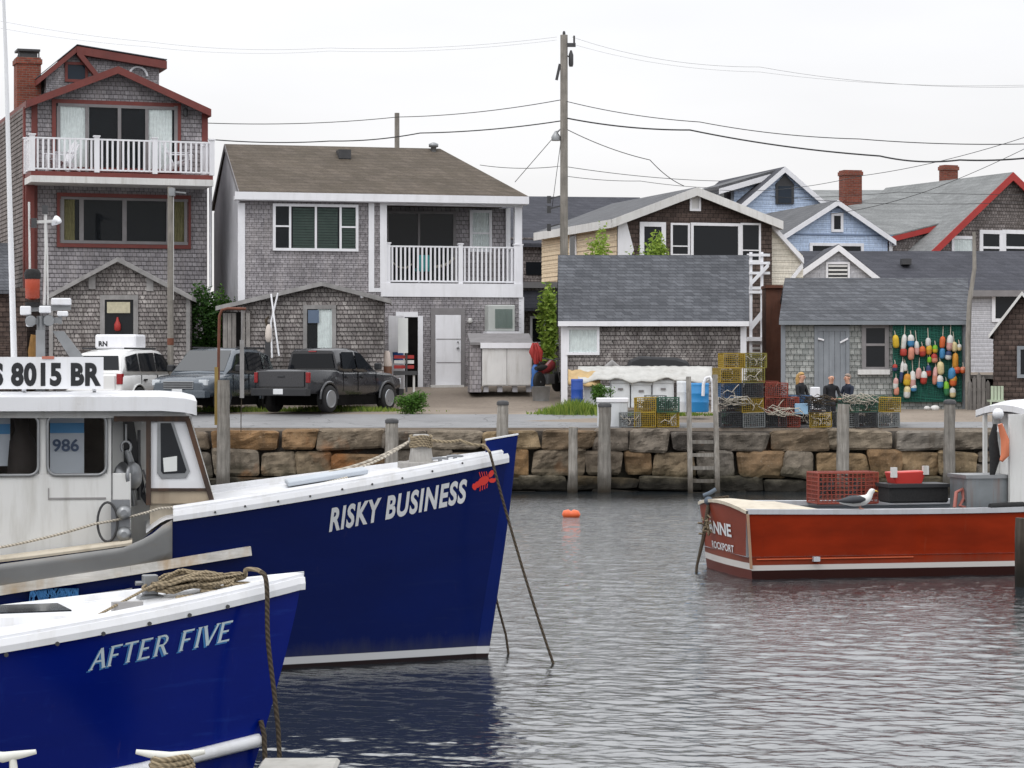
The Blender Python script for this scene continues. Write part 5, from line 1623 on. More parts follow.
# ------------------------------------------------------------------ fish boxes, tarp and barrels by the slate shed
M['box_white'] = paint('box_white', srgb('#d3d6d9'), .55, .07, 2, .05, srgb('#9a9c9b'), .5)
fb = [(584, 610, 386, 'white fish box with dark blue lid strap, at the weedy end of the row'), (611, 630, 380, 'tall white fish box, second from the weedy end of the row'), (631, 651.5, 382, 'square white fish box in the middle of the row'), (652.5, 674, 380, 'white fish box with a lifted rim, left of the white drum'), ]
for (x0, x1, y0, lab) in fb:
    T = Th('fish_box', lab, 'fish box', (x0 + x1) / 2, 406.5, 69.4, 0, 'white fish boxes along the slate shed')
    mb = MB(); T.box(mb, x0, x1, y0 + 3, 408, 0, .8); T.part('tub', mb, M['box_white'], bevel=.03, seg=2)
    mb = MB(); T.box(mb, x0 - .6, x1 + .6, y0, y0 + 3.4, -.03, .83); T.part('lid', mb, M['box_white'], bevel=.02)
    mb = MB(); T.box(mb, (x0 + x1) / 2 - 2.5, (x0 + x1) / 2 + 2.5, y0 + 8, y0 + 10, -.035, .01); T.part('handle', mb, M['grey_trim'])
mb = MB(); rows = []
rr = random.Random(5)
for j in range(7):
    row = []
    for i in range(41):
        px = 578 + (712 - 578) * i / 40
        b = j / 6
        y = 367 + b * 14 + (math.sin(i * .9) * 1.2 + math.sin(i * .37 + 1) * 1.8) * b * b + rr.uniform(-.4, .4)
        row.append(P(px, y, 69.25 + (1 - b) * .9 - .06 * math.sin(i * 1.3) * b))
    rows.append(row)
mb.grid(rows); o = solo('white_tarp', 'long dirty white tarp folded over the row of fish boxes', 'tarp', mb, paint('tarp_white', srgb('#b3b2ae'), .7, .15, 3, 0, srgb('#7d7870'), .6, (3, 3, 2)))
sm = o.modifiers.new('thick', 'SOLIDIFY'); sm.thickness = .03
mb = MB(); rows = []
for j in range(5):
    rows.append([P(568 + 32 * i / 8, 370 + j * 3.6 + (i / 8) * 3 + math.sin(i * 1.7) * 1.0, 69.2 + (4 - j) * .15 + .05 * math.sin(i)) for i in range(9)])
mb.grid(rows); o = solo('tan_tarp', 'small crumpled tan tarp on the blue drum end of the row', 'tarp', mb, M['tan_tarp'])
o.modifiers.new('thick', 'SOLIDIFY').thickness = .03
mb = MB(); mb.prism([P(627, 369, 71.2), P(692, 369, 71.2), P(688, 361, 71.2), P(676, 357.5, 71.2), P(640, 356, 71.2), P(630, 360, 71.2)], (0, .9, 0))
solo('black_dinghy', 'black covered dinghy hull lying upturned against the slate shed wall', 'dinghy', mb, M['car_plastic'], bevel=.08, seg=2)
mb = MB(); mb.tube([P(603, 369, 71.0), P(612, 364, 71.0), P(621, 369, 71.0)], [.05, .13, .05], 8)
solo('grey_bundle', 'small grey canvas bundle lying on the white tarp', 'bundle', mb, M['grey_board'])


def drum(name, label, px, py0, py1, Y, r, col, lid=None, cat='drum'):
    T = Th(name, label, cat, px, py1, Y); h = T.Z(py0, px)
    mb = MB(); mb.lathe([(r * .93, 0), (r, .04), (r, h * .33), (r * 1.03, h * .35), (r, h * .37), (r, h * .64), (r * 1.03, h * .66), (r, h * .68), (r, h - .03), (r * .95, h)], (0, 0, 0), n=20)
    T.part('barrel', mb, col)
    mb = MB(); mb.lathe([(r * 1.02, h - .05), (r * 1.04, h + .02), (r * .9, h + .03)], (0, 0, 0), n=20); T.part('lid', mb, lid or col)
    return T


blue_d, blue_l = paint('drum_blue', srgb('#1f4aa0'), .45, .1), paint('drum_light_blue', srgb('#2b86c4'), .45, .1)
drum('plastic_drum', 'dark blue plastic drum at the tan tarp end of the row', 577, 380, 408, 68.9, .17, blue_d)
drum('plastic_drum', 'light blue plastic drum behind the ladder', 699, 384, 412, 66.4, .27, blue_l)
drum('plastic_drum', 'white plastic drum left of the light blue one', 683, 382, 412, 66.5, .17, M['box_white'])
mb = MB(); mb.tube([P(703, 396, 65.9), P(703.5, 384, 65.9), P(706, 378, 65.9), P(709.5, 377, 65.9), P(712.5, 382, 65.9), P(713, 396, 65.9), P(713, 412, 65.9)], .045, 8)
solo('white_hose', 'white bent hose hooped beside the light blue drum', 'hose', mb, M['white'])
T = Th('white_crate', 'white crate standing near the wall edge behind the stout pile', 'crate', 610, 428, 63.4)
mb = MB(); T.box(mb, 598, 628, 401, 428, 0, .6); T.part('case', mb, M['box_white'], bevel=.02)
mb = MB(); T.box(mb, 597, 629, 398, 402.5, -.03, .63); T.part('lid', mb, M['white'], bevel=.015)

# ------------------------------------------------------------------ lobster traps
def trap_meshes(colname, h):
    m = paint('trap_' + colname, srgb(h), .5, .15)
    L, W, H = 1.0, .55, .37
    mb = MB()
    for (x, z) in ((-W / 2, 0), (W / 2, 0), (-W / 2, H), (W / 2, H)): mb.bar((x, 0, z), (x, L, z), .018)
    for y in (0, L):
        for z in (0, H): mb.bar((-W / 2, y, z), (W / 2, y, z), .018)
        for x in (-W / 2, W / 2): mb.bar((x, y, 0), (x, y, H), .018)
    w = .010
    nx, ny, nz = 10, 14, 7
    for i in range(1, nx):
        x = -W / 2 + W * i / nx
        for y in (0, L): mb.bar((x, y, 0), (x, y, H), w)
        for z in (0, H): mb.bar((x, 0, z), (x, L, z), w)
    for i in range(1, ny):
        y = L * i / ny
        for x in (-W / 2, W / 2): mb.bar((x, y, 0), (x, y, H), w)
        for z in (0, H): mb.bar((-W / 2, y, z), (W / 2, y, z), w)
    for i in range(1, nz):
        z = H * i / nz
        for y in (0, L): mb.bar((-W / 2, y, z), (W / 2, y, z), w)
        for x in (-W / 2, W / 2): mb.bar((x, 0, z), (x, L, z), w)
    cage = mb.mesh('cage'); cage.materials.append(m)
    return cage


def trap_inner():
    L, W, H = 1.0, .55, .37
    net = []
    for y0, y1, sg in ((.5, .72, 1), (.05, .3, -1)):
        mb = MB()
        for k in range(14):
            a = 2 * math.pi * k / 14; b = sg * (a + .5)
            mb.bar((math.cos(a) * W * .47, y0, H / 2 + math.sin(a) * H * .45), (math.cos(b) * .09, y1, H / 2 + math.sin(b) * .09), .012)
        mb.lathe([(.1, 0), (.1, .02)], (0, y1, H / 2), (0, 1, 0), 10)
        q = mb.mesh('net_funnel'); q.materials.append(M['metal_dark']); net.append(q)
    mb = MB()
    for i in range(3): mb.box(-.11 + i * .0, .11, .84 - .1 * i, .9 - .1 * i, .01, .06)
    for x in (-.2, .2): mb.box(x - .02, x + .02, 0, 1, -.018, -.002)
    br = mb.mesh('ballast'); br.materials.append(M['rust'])
    mb = MB(); rr = random.Random(2)
    mb.tube([(-.24, -.03, H * .8), (-.15, -.05, H * .55), (-.05, -.06, H * .62), (.02, -.05, H * .35), (.06, -.05, H * .6), (.16, -.05, H * .5), (.25, -.03, H * .82)], .010, 5)
    mb.tube([(0, -.05, H * .6), (.02, -.06, H * .3), (-.03, -.06, H * .12)], .009, 5)
    rp = [mb.mesh('bridle_rope')]
    mb = MB(); mb.tube([(-.2, -.03, H * .3), (-.1, -.06, H * .5), (.02, -.07, H * .35), (.12, -.06, H * .7), (.2, -.03, H * .9)], .013, 5); mb.tube([(.05, -.05, H * .5), (.1, -.06, H * .1)], .012, 5)
    rp.append(mb.mesh('bridle_rope'))
    mb = MB(); mb.tube([(-.1 + math.cos(i * .6) * .09 + i * .008, -.05, H * .45 + math.sin(i * .6) * .09) for i in range(24)], .011, 5)
    rp.append(mb.mesh('bridle_rope'))
    for q in rp: q.materials.append(M['rope_pale'])
    return net, br, rp


TRAPC = {'yellow': trap_meshes('yellow', '#a3882a'), 'green': trap_meshes('green', '#2f5a47'), 'black': trap_meshes('black', '#3b3d40'), 'red': trap_meshes('red', '#8c3f30'), 'grey': trap_meshes('grey', '#7b7f80'), 'olive': trap_meshes('olive', '#7f7730'), 'blue': trap_meshes('blue', '#3e5f86')}
TIN = trap_inner()
TRAP_LABELS = set()


def trap(colname, px, layer, Y, label, rz=0.0, base=None):
    t = bpy.data.objects.new('lobster_trap', None); COL.objects.link(t)
    z = (G(Y) + .03 if base is None else base) + layer * .385
    t.location = ((px - 512) / F * Y, Y, z); t.rotation_euler = (0, 0, rz)
    tag(t, label, 'lobster trap', 'wire lobster traps stacked on the quay')
    assert label not in TRAP_LABELS, label
    TRAP_LABELS.add(label)
    kk = len(TRAP_LABELS) * 7 % 5
    for nm, me in [('cage', TRAPC[colname]), ('net_funnel', TIN[0][0]), ('net_funnel', TIN[0][1]), ('ballast', TIN[1])] + ([('bridle_rope', TIN[2][kk])] if kk < 2 else []):
        c = bpy.data.objects.new(nm, me); COL.objects.link(c); c.parent = t
    return t


rt = random.Random(8)
ORD = ('bottom', 'second', 'third', 'top')
stacks = [  # (place, px, Y, colours bottom to top)
    ('beside the ladder', 731, 62.75, ('black', 'black', 'blue')), ('second from the ladder', 753.5, 62.7, ('grey', 'yellow', 'black')), ('third from the ladder', 776, 62.75, ('black', 'red', 'red')),
    ('behind the first stack by the ladder', 741, 63.9, ('green', 'grey', 'black')), ('behind the red trapped stack', 768, 63.9, ('grey', 'black', 'red')),
    ('under the seated woman', 789, 62.8, ('red', 'red')), ('with a blue tag next to the woman', 802, 63.95, ('black', 'blue')), ('left of the grey pile below the people', 820, 62.75, ('yellow', 'black')),
    ('right behind the grey pile below the people', 848, 62.8, ('grey', 'green')), ('below the man in navy', 866, 62.75, ('black', 'green')), ('at the buoy shed end', 890, 62.75, ('grey', 'yellow')), ('behind the buoy shed end', 876, 63.95, ('olive', 'green')),
    ('at the white crate end of the low pile', 629, 62.8, ('grey',)), ('left in the low pile near the white crate', 645, 62.75, ('yellow', 'yellow')), ('right in the low pile left of the ladder', 668, 62.75, ('yellow', 'green')), ('behind the low pile left of the ladder', 657, 63.95, ('olive', 'grey'))]
for (place, px, Y, cols) in stacks:
    for i, cn in enumerate(cols):
        pos = 'single' if len(cols) == 1 else ('bottom' if i == 0 else ('topmost' if i == len(cols) - 1 else 'middle'))
        trap(cn, px + rt.uniform(-1, 1), i, Y + rt.uniform(-.06, .06), f'{pos} {cn} wire trap in the stack {place}', rt.uniform(-.16, .16)).rotation_euler.y = rt.uniform(-.035, .035)
bz = G(62.8) + .03
trap('yellow', 731, 3, 62.7, 'lower yellow trap of the high pair beside the ladder', .12)
trap('olive', 754, 3, 62.75, 'lower olive yellow trap of the high pair facing the rust wall', -.1)
trap('yellow', 734, 4, 62.72, 'upper yellow trap crowning the tallest stack by the ladder', .05)
trap('olive', 756, 4, 62.75, 'upper olive yellow trap crowning the tallest stack by the rust wall', -.06)
# loose rope heaps on the traps
for i, (px, py, Y, lab) in enumerate(((781, 412, 62.55, 'pale rope tangle hanging on the red traps'), (858, 399, 62.6, 'pale rope tangle draped along the traps below the people'), (735, 401, 62.5, 'pale rope tangle on the dark traps by the ladder'), (820, 400, 62.55, 'dark rope heap lying over the traps left of the pile'))):
    rr = random.Random(i); mb = MB(); c = P(px, py, Y); pts = []
    for k in range(40):
        pts.append(c + Vector((math.sin(k * .9) * .35 + rr.uniform(-.12, .12) + (k - 20) * .012, rr.uniform(-.06, .06), math.cos(k * 1.3) * .1 + rr.uniform(-.06, .06))))
    mb.tube(pts, .012, 5)
    solo('rope_tangle', lab, 'rope', mb, M['rope_pale' if i < 3 else 'rope_dark'])
mb = MB(); c = P(801.5, 412, 62.7); mb.box(c.x - .17, c.x + .17, c.y - .02, c.y + .25, c.z - .06, c.z + .22)
solo('blue_crate', 'small pale blue crate wedged between the red and yellow traps', 'crate', mb, paint('pale_blue', srgb('#8fb3cf'), .5, .1), bevel=.01)
mb = MB(); c = P(815, 398, 66.0); mb.box(c.x - .13, c.x + .13, c.y - .1, c.y + .1, c.z - .35, c.z + .3)
solo('white_cooler_bag', 'white upright bag beside the seated woman', 'bag', mb, M['white'], bevel=.02)

# ------------------------------------------------------------------ buoys on the net
T = Th('net_panel', 'green net panel hung with buoys on the sage shed wall', 'net', 928, 402, 71.1, 0)
mb = MB(); T.box(mb, 893, 962, 325, 402, -.05, 0)
T.part('board', mb, paint('net_green', srgb('#1b4f45'), .85, .25, 3, 0, srgb('#14352f'), .5))
mb = MB(); rr = random.Random(4)
for i in range(34):
    a = 894 + i * 2; mb.tube([T.pt(a + rr.uniform(-1.5, 1.5), y, -.07) for y in (326, 345, 365, 385, 401)], .008, 4)
for i in range(34):
    y = 327 + i * 2.2; mb.tube([T.pt(a, y + rr.uniform(-1.2, 1.2) + 1.5 * math.sin(a), -.075) for a in (894, 910, 927, 944, 961)], .008, 4)
T.part('netting', mb, paint('net_teal', srgb('#226a5b'), .7, .15))
NETZ = T
CB = dict(yellow='#d9b52a', white='#dcdcd8', red='#b53a2e', orange='#d5652f', salmon='#d99078', blue='#3f87b9', navy='#2c3f6b', lime='#7fbf2d', cream='#dfce9c', pink='#d8a7a0', amber='#d0902c', green='#2f7a4d')
BM = {}
def bm_(c):
    if c not in BM: BM[c] = paint('buoy_' + c, dark(srgb(CB[c]), .85), .6, .15, 6, 0, srgb('#5a5448'), .55, (9, 9, 5))
    return BM[c]


def buoy(px, py, h, w, top, bot, stick, label, tilt=0.0):
    Y = 70.93
    t = bpy.data.objects.new('lobster_buoy', None); COL.objects.link(t)
    t.location = P(px, py + h / 2, Y); t.rotation_euler = (0, tilt, 0)
    tag(t, label, 'buoy', 'lobster buoys hung on the net')
    s = Y / F; H = h * s; r = w * s / 2
    mb = MB(); mb.lathe([(r * .35, 0), (r * .8, H * .06), (r, H * .2), (r, H * .5)], (0, 0, 0), n=12); mb.build('float', bm_(bot), t)
    mb = MB(); mb.lathe([(r * 1.01, H * .5), (r * 1.01, H * .72), (r * .8, H * .9), (r * .3, H)], (0, 0, 0), n=12); mb.build('upper_float', bm_(top), t)
    mb = MB(); mb.tube([(0, 0, H), (0, .02, H + .06), (0, .09, H + (.3 if stick else .12))], .014, 5); mb.build('cord', M['rope_pale'], t)


BL = [(383, 258, 66, 32, 'yellow', 'yellow', 0), (417, 262, 80, 26, 'white', 'white', 1), (418, 312, 40, 34, 'red', 'red', 0), (456, 255, 62, 34, 'white', 'blue', 0), (456, 318, 66, 32, 'salmon', 'salmon', 0), (488, 290, 70, 24, 'white', 'pink', 1), (516, 308, 52, 32, 'orange', 'red', 0),
      (543, 262, 44, 26, 'white', 'white', 1), (546, 300, 50, 28, 'yellow', 'amber', 0), (577, 296, 40, 26, 'lime', 'yellow', 0), (576, 342, 46, 32, 'red', 'salmon', 0), (549, 350, 30, 22, 'lime', 'lime', 0), (612, 262, 60, 28, 'orange', 'orange', 1), (612, 318, 54, 28, 'blue', 'blue', 0), (648, 265, 80, 32, 'white', 'pink', 1), (642, 328, 46, 32, 'navy', 'white', 0),
      (676, 285, 50, 28, 'cream', 'cream', 1), (700, 288, 34, 22, 'white', 'cream', 0), (679, 355, 80, 30, 'amber', 'amber', 0), (405, 412, 110, 18, 'white', 'navy', 0), (428, 388, 40, 22, 'white', 'white', 0), (435, 450, 60, 38, 'amber', 'yellow', 0), (435, 512, 62, 34, 'cream', 'white', 0), (465, 450, 90, 30, 'white', 'pink', 1), (469, 492, 36, 32, 'white', 'blue', 0), (492, 418, 56, 28, 'pink', 'pink', 1),
      (519, 440, 66, 34, 'white', 'red', 0), (546, 405, 56, 26, 'navy', 'red', 1), (574, 430, 90, 24, 'pink', 'salmon', 0), (607, 392, 66, 36, 'cream', 'cream', 0), (603, 460, 66, 34, 'white', 'blue', 0), (660, 420, 60, 40, 'blue', 'blue', 0), (667, 455, 56, 36, 'amber', 'orange', 0), (636, 495, 74, 28, 'lime', 'green', 0), (667, 515, 50, 32, 'white', 'cream', 0), (376, 390, 36, 24, 'red', 'navy', 0), (378, 470, 60, 26, 'pink', 'white', 0), (383, 506, 44, 26, 'salmon', 'salmon', 0), (684, 402, 36, 36, 'orange', 'red', 0), (717, 402, 34, 30, 'salmon', 'orange', 0), (742, 394, 30, 28, 'white', 'cream', 0)]
seen = {}
for (x, y, h, w, a, b, st) in BL:
    rowt = 'upper row' if y < 300 else ('second row' if y < 366 else ('third row' if y < 440 else 'lowest row'))
    third = 'window side' if x < 470 else ('middle' if x < 600 else 'corner post side')
    col = a if a == b else f'{a} topped {b}'
    lab = f'{col} buoy hung in the {rowt} of the net, {third}'
    seen[lab] = seen.get(lab, 0) + 1
    if seen[lab] > 1: lab = lab.replace('buoy hung', ('slim ' if h > 2.4 * w else 'stubby ') + 'buoy hung')
    buoy(820 + x / 5.02, 290 + y / 5.02, h / 5.02, w / 5.02, a, b, st, lab, rt.uniform(-.1, .1))

# fence, chair and stones by the right edge
T = Th('picket_fence', 'grey pointed picket gate beside the sage shed', 'fence', 980, 412, 70.5)
for i, px in enumerate((970, 974.5, 979, 983.5, 988)):
    mb = MB(); tp = 383 - (2 - abs(i - 2)) * 4; T.poly(mb, [(px - 1.9, 412), (px + 1.9, 412), (px + 1.9, tp), (px, tp - 3), (px - 1.9, tp)], 0, .04); T.part('picket', mb, M['plank_grey'])
mb = MB(); T.box(mb, 968, 990, 388, 391, .04, .08); T.box(mb, 968, 990, 404, 407, .04, .08); T.part('rail', mb, M['plank_grey'])
T = Th('gate_shade_block', 'added black block with a plank top for the dark gap behind the picket gate', 'shade block', 981, 412, 72.2)
mb = MB(); T.box(mb, 967.5, 994, 379, 414, 0, 1.5); T.part('dark_opening', mb, M['void'])  # solid black block added to fill the dark gap behind the gate
mb = MB(); T.box(mb, 967, 996, 375, 379, -.25, 1.6); T.part('roof', mb, M['plank_grey'])
T = Th('garden_chair', 'pale green slatted chair beside the picket gate', 'chair', 997, 410, 69.0)
mb = MB()
for i in range(4): T.box(mb, 991 + i * 3.3, 993.6 + i * 3.3, 386, 402, .25, .3)
T.part('backrest', mb, paint('pale_green', srgb('#aab5a0'), .6, .1))
mb = MB(); T.box(mb, 990, 1005, 400, 402, -.2, .25); T.part('seat', mb, bpy.data.materials['pale_green'])
for px in (991, 1004):
    for v in (-.2, .22):
        mb = MB(); T.box(mb, px - .8, px + .8, 402, 411, v, v + .04); T.part('leg', mb, bpy.data.materials['pale_green'])
for i, (px, lab) in enumerate(((927, 'small white stone at the foot of the sage shed'), (935, 'larger white stone at the foot of the sage shed corner'))):
    mb = MB(); c = P(px, 409, 70.3); mb.ball((c.x, c.y, G(70.3) + .06), (.1 + .04 * i, .1, .07 + .02 * i), 8, 6); solo('white_stone', lab, 'stone', mb, M['white_dirty'])

# ------------------------------------------------------------------ people on the bench
M['skin'] = paint('skin', srgb('#c99a82'), .6, .08, 6)
T = Th('bench', 'long grey plank bench where three people sit', 'bench', 824, 422, 66.5)
mb = MB(); T.box(mb, 788, 862, 0, 1, -.2, .2) if False else mb.box(-1.0, 1.05, -.2, .2, .42, .47); T.part('seat', mb, M['plank_grey'])
for x in (-.85, .9):
    mb = MB(); mb.box(x - .04, x + .04, -.18, .18, 0, .42); T.part('leg', mb, M['plank_grey'])
BENZ = T.o0.z + .47


def skin_mesh(verts, edges, radii, sub=2, root=0):
    me = bpy.data.meshes.new('tmp'); me.from_pydata([tuple(v) for v in verts], edges, []); me.update()
    ob = bpy.data.objects.new('tmp', me); COL.objects.link(ob)
    md = ob.modifiers.new('s', 'SKIN'); md.use_smooth_shade = True
    for i, r in enumerate(radii):
        sv = me.skin_vertices[0].data[i]; sv.radius = (r, r) if not isinstance(r, tuple) else r
        sv.use_root = (i == root)
    ss = ob.modifiers.new('u', 'SUBSURF'); ss.levels = sub; ss.render_levels = sub
    bpy.context.view_layer.update()
    out = bpy.data.meshes.new_from_object(ob.evaluated_get(bpy.context.evaluated_depsgraph_get()))
    bpy.data.objects.remove(ob); bpy.data.meshes.remove(me)
    return out


def seated_person(px, Y, turn, label, shirt, trousers, hair=None, tilt=0.0, s=1.0):
    t = bpy.data.objects.new('person', None); COL.objects.link(t)
    t.location = ((px - 512) / F * Y, Y, BENZ - .47); t.rotation_euler = (0, 0, turn); t.scale = (s, s, s)
    tag(t, label, 'person')
    V = []; E = []; Rd = []
    def add(p, r, par=None):
        V.append(p); Rd.append(r)
        if par is not None: E.append((par, len(V) - 1))
        return len(V) - 1
    pel = add((0, 0, .56), (.155, .12)); sp = add((0, .02, .74), (.14, .105), pel); ch = add((0, .0, .92), (.165, .115), sp); up = add((0, .01, 1.03), (.12, .09), ch)
    nk = add((0, -.01, 1.10), .055, up); hd0 = add((0, -.03, 1.17), .068, nk); hd = add((0, -.035, 1.24), (.078, .095), hd0); hd2 = add((0, -.03, 1.31), (.066, .08), hd)
    hands = []
    for sg in (-1, 1):
        sh = add((sg * .19, .01, 1.0), .06, ch); el = add((sg * .24, -.06, .76), .046, sh); wr = add((sg * .13, -.26, .66), .034, el); hn = add((sg * .08, -.34, .655), .03, wr)
        hands.append(hn)
        for k, (dx, ln) in enumerate(((-.026, .06), (-.009, .075), (.009, .072), (.024, .058))):
            f1 = add((sg * .08 + dx, -.37 - ln * .3, .655), .011, hn); add((sg * .08 + dx, -.37 - ln, .635), .009, f1)
        th = add((sg * .045, -.345, .665), .012, hn)
        hp = add((sg * .1, -.06, .54), .095, pel); kn = add((sg * .13, -.44, .53), .064, hp); an = add((sg * .13, -.44, .1), .044, kn); add((sg * .14, -.58, .045), .04, an)
    me = skin_mesh(V, E, Rd)
    me.materials.append(M['skin']); me.materials.append(shirt); me.materials.append(trousers); me.materials.append(M['tyre'])
    for p in me.polygons:
        c = p.center
        if c.z > 1.085: i = 0
        elif c.y < -.27 and c.z > .605 and abs(c.x) < .2: i = 0
        elif c.z < .1: i = 3
        elif c.z < .6 : i = 2
        else: i = 1
        p.material_index = i; p.use_smooth = True
    b = bpy.data.objects.new('body', me); COL.objects.link(b); b.parent = t
    if hair:
        mb = MB(); mb.ball((0, -.005, 1.285), (.092, .105, .095), 14, 10)
        if hair[1]:
            mb.tube([(0, .06, 1.3), (0, .085, 1.2), (0, .075, 1.05), (0, .07, .95)], [.07, .085, .08, .04], 10)
        mb.v = [(x, y + (.02 if (y < -.03 and z < 1.31) else 0) + (.05 if (y < -.05 and z < 1.29) else 0), z) for x, y, z in mb.v]
        mb.build('hair', paint('hair', srgb(hair[0]), .7, .2, 12), t)
    mb = MB(); mb.prism([(-.012, -.118, 1.265), (.012, -.118, 1.265), (.017, -.122, 1.222), (-.017, -.122, 1.222)], (0, -.022, -.004)); mb.build('nose', M['skin'], t, bevel=.006)
    for sg in (-1, 1):
        mb = MB(); mb.ball((sg * .03, -.122, 1.262), .011, 8, 6); mb.build('eye', M['metal_dark'], t)
        mb = MB(); mb.ball((sg * .083, -.02, 1.245), (.014, .024, .034), 8, 6); mb.build('ear', M['skin'], t)
    mb = MB(); mb.box(-.026, .026, -.128, -.115, 1.192, 1.2); mb.build('mouth', paint('lips', srgb('#9a5a52'), .6, .1), t)
    return t


navy, black, jeans = paint('cloth_navy', srgb('#1f2737'), .9, .15, 8), paint('cloth_black', srgb('#1b1c20'), .9, .15, 8), paint('cloth_jeans', srgb('#3a4457'), .9, .15, 8)
seated_person(801, 66.45, math.radians(50), 'seated woman with long blond hair and a dark jacket', black, jeans, ('#b08c55', True))
seated_person(831, 66.45, math.radians(20), 'seated bald man in a black shirt between the other two people', black, black, None, s=.97)
seated_person(848, 66.48, math.radians(-60), 'seated man in a navy jacket with short grey hair turned aside', navy, jeans, ('#8a7a70', False), s=.97)
# ------------------------------------------------------------------ boats
def hull_paint(name, col, rough=0.22, foul=None, zf=0.0, stripe=None, z0=0.0, z1=0.0, var=.10, scuff=None):
    """glossy hull paint with a boot stripe and bottom paint banded by local height"""
    k = NT(name); co = k.coord()
    c = k.mix(k.rng(k.noise(k.coord((.5, .5, 1.5)), 1.5, 5), .3, .7), dark(col, 1 - var), dark(col, 1 + var))
    if scuff:
        c = k.mix(k.rng(k.noise(k.coord((1.2, 1.2, 9)), 1.5, 6, .65), .58, .8, 0, .35), c, scuff)
        c = k.mix(k.rng(k.noise(k.coord((7, 7, .8)), 1.0, 6, .7), .6, .85, 0, .3), c, scuff)
    run = k.noise(k.coord((5, 5, .35)), 1.3, 6, .75)
    c = k.mix(k.rng(run, .64, .82, 0, .22), c, srgb('#7a6450'))
    tc = k.n('ShaderNodeTexCoord'); sp = k.n('ShaderNodeSeparateXYZ'); k.l(tc.outputs['Object'], sp.inputs[0]); z = sp.outputs[2]
    if foul:
        c = k.mix(k.rng(k.math('MULTIPLY_ADD', run, .35, z), zf + .16, zf + .42, .35, 0), c, srgb('#5a5a4c'))
    if stripe:
        c = k.mix(k.rng(z, z1, z1 + .006, 1, 0), c, stripe)
    if foul:
        c = k.mix(k.rng(z, zf, zf + .006, 1, 0), c, foul)
    k.b.inputs['Coat Weight'].default_value = .07; k.b.inputs['Coat Roughness'].default_value = .15
    k.bump(k.noise(k.coord((.8, .8, 1.2)), 1.2, 2), .08, .05)
    return k.fin(c, rough, 0, .09)


class Hull:
    """x runs aft from the stem (negative), y sideways from the centre line (negative: near side), z up from the water"""

    def __init__(s, L, B, zs, rake, nd=2.6, nw=1.5, wl=.82, z0=-.35, sm=.55):
        s.L, s.B, s.zs, s.rake, s.nd, s.nw, s.wl, s.z0, s.sm = L, B, zs, rake, nd, nw, wl, z0, sm
        s.nose = .03

    def stem(s, z):
        h = s.zs(0.0)
        return -s.rake * (1 - max(0, min(1, z / h))) ** 1.15 - (.5 * max(0, -z))

    def half(s, x, z):
        """half breadth at x, z"""
        xs = s.stem(z)
        if x >= xs: return 0.0
        f = min(1.0, (xs - x) / (s.L * s.sm))
        h = s.zs(x); t = max(0, min(1, (z - s.z0) / (h - s.z0)))
        n = s.nw + (s.nd - s.nw) * t ** 1.6
        b = s.B * (s.wl + (1 - s.wl) * t ** .9)
        return b * (1 - (1 - f) ** n)

    def pt(s, f, t, sg):
        """f: 0 stem .. 1 stern; t: 0 bottom .. 1 sheer"""
        h = s.zs(-f * s.L); z = s.z0 + (h - s.z0) * t
        x = s.stem(z) * (1 - f) - f * s.L
        h = s.zs(x); z = s.z0 + (h - s.z0) * t
        return Vector((x, sg * s.half(x, z), z))

    def fs(s, n, x1):
        return [(x1) * (i / n) ** 1.4 for i in range(n + 1)]

    def shell(s, mb, n=70, m=16, breaks=()):
        F_ = sorted(set([(i / n) ** 1.5 for i in range(n + 1)] + list(breaks)))
        for sg in (-1, 1):
            mb.grid([[s.pt(f, j / m, sg) for j in range(m + 1)] for f in F_], .5, True, flip=(sg > 0))
        row = [s.pt(1, j / m, -1) for j in range(m + 1)]; row2 = [s.pt(1, j / m, 1) for j in range(m + 1)]
        mb.grid([row, row2], .5, False)
        return F_

    def rail(s, mb, F_, w, h, up=0.0, out=.02, sgs=(-1, 1), z=None):
        """cap rail of box section following the sheer (or a line z(x) on the side)"""
        for sg in sgs:
            secs = []
            for f in F_:
                if z is None:
                    p = s.pt(f, 1, sg)
                else:
                    x = s.stem(.5) * (1 - f) - f * s.L; zz = z(x); p = Vector((x, sg * s.half(x, zz), zz))
                yo = p.y + sg * out; yi = p.y - sg * min(w, abs(p.y) + .001)
                x = p.x + (s.nose if f == 0 else 0)
                secs.append([(x, yo, p.z + up), (x, yo + sg * .004, p.z + up + h * .5), (x, yo - sg * .012, p.z + up + h), (x, yi, p.z + up + h), (x, yi, p.z + up)])
            nn = 5; vs = [q for c in secs for q in c]; fs = []
            for i in range(len(secs) - 1):
                for j in range(nn):
                    j2 = (j + 1) % nn; fq = (i * nn + j, i * nn + j2, (i + 1) * nn + j2, (i + 1) * nn + j)
                    fs.append(fq if sg < 0 else tuple(reversed(fq)))
            mb.add(vs, fs, .5, False); mb.add(secs[0], [tuple(range(nn))], .5); mb.add(secs[-1], [tuple(range(nn))], .5)

    def deck(s, mb, F_, drop=.0, camber=.06, inset=.0, n=8):
        rows = []
        for f in F_:
            p = s.pt(f, 1, 1); b = max(0, p.y - inset)
            rows.append([(p.x, b * (2 * j / n - 1), p.z - drop + camber * (1 - (2 * j / n - 1) ** 2)) for j in range(n + 1)])
        mb.grid(rows, .5, True)

    def pix(s, T, px, py, off=.006):
        """point of the near side seen at a pixel of the survey, lifted off the paint by off"""
        v = -s.B * .6
        for _ in range(25):
            u, z = T.U(px, v), T.Z(py, px, v)
            v = .5 * v + .5 * (-s.half(u, z))
        return Vector((u, v - off, z))


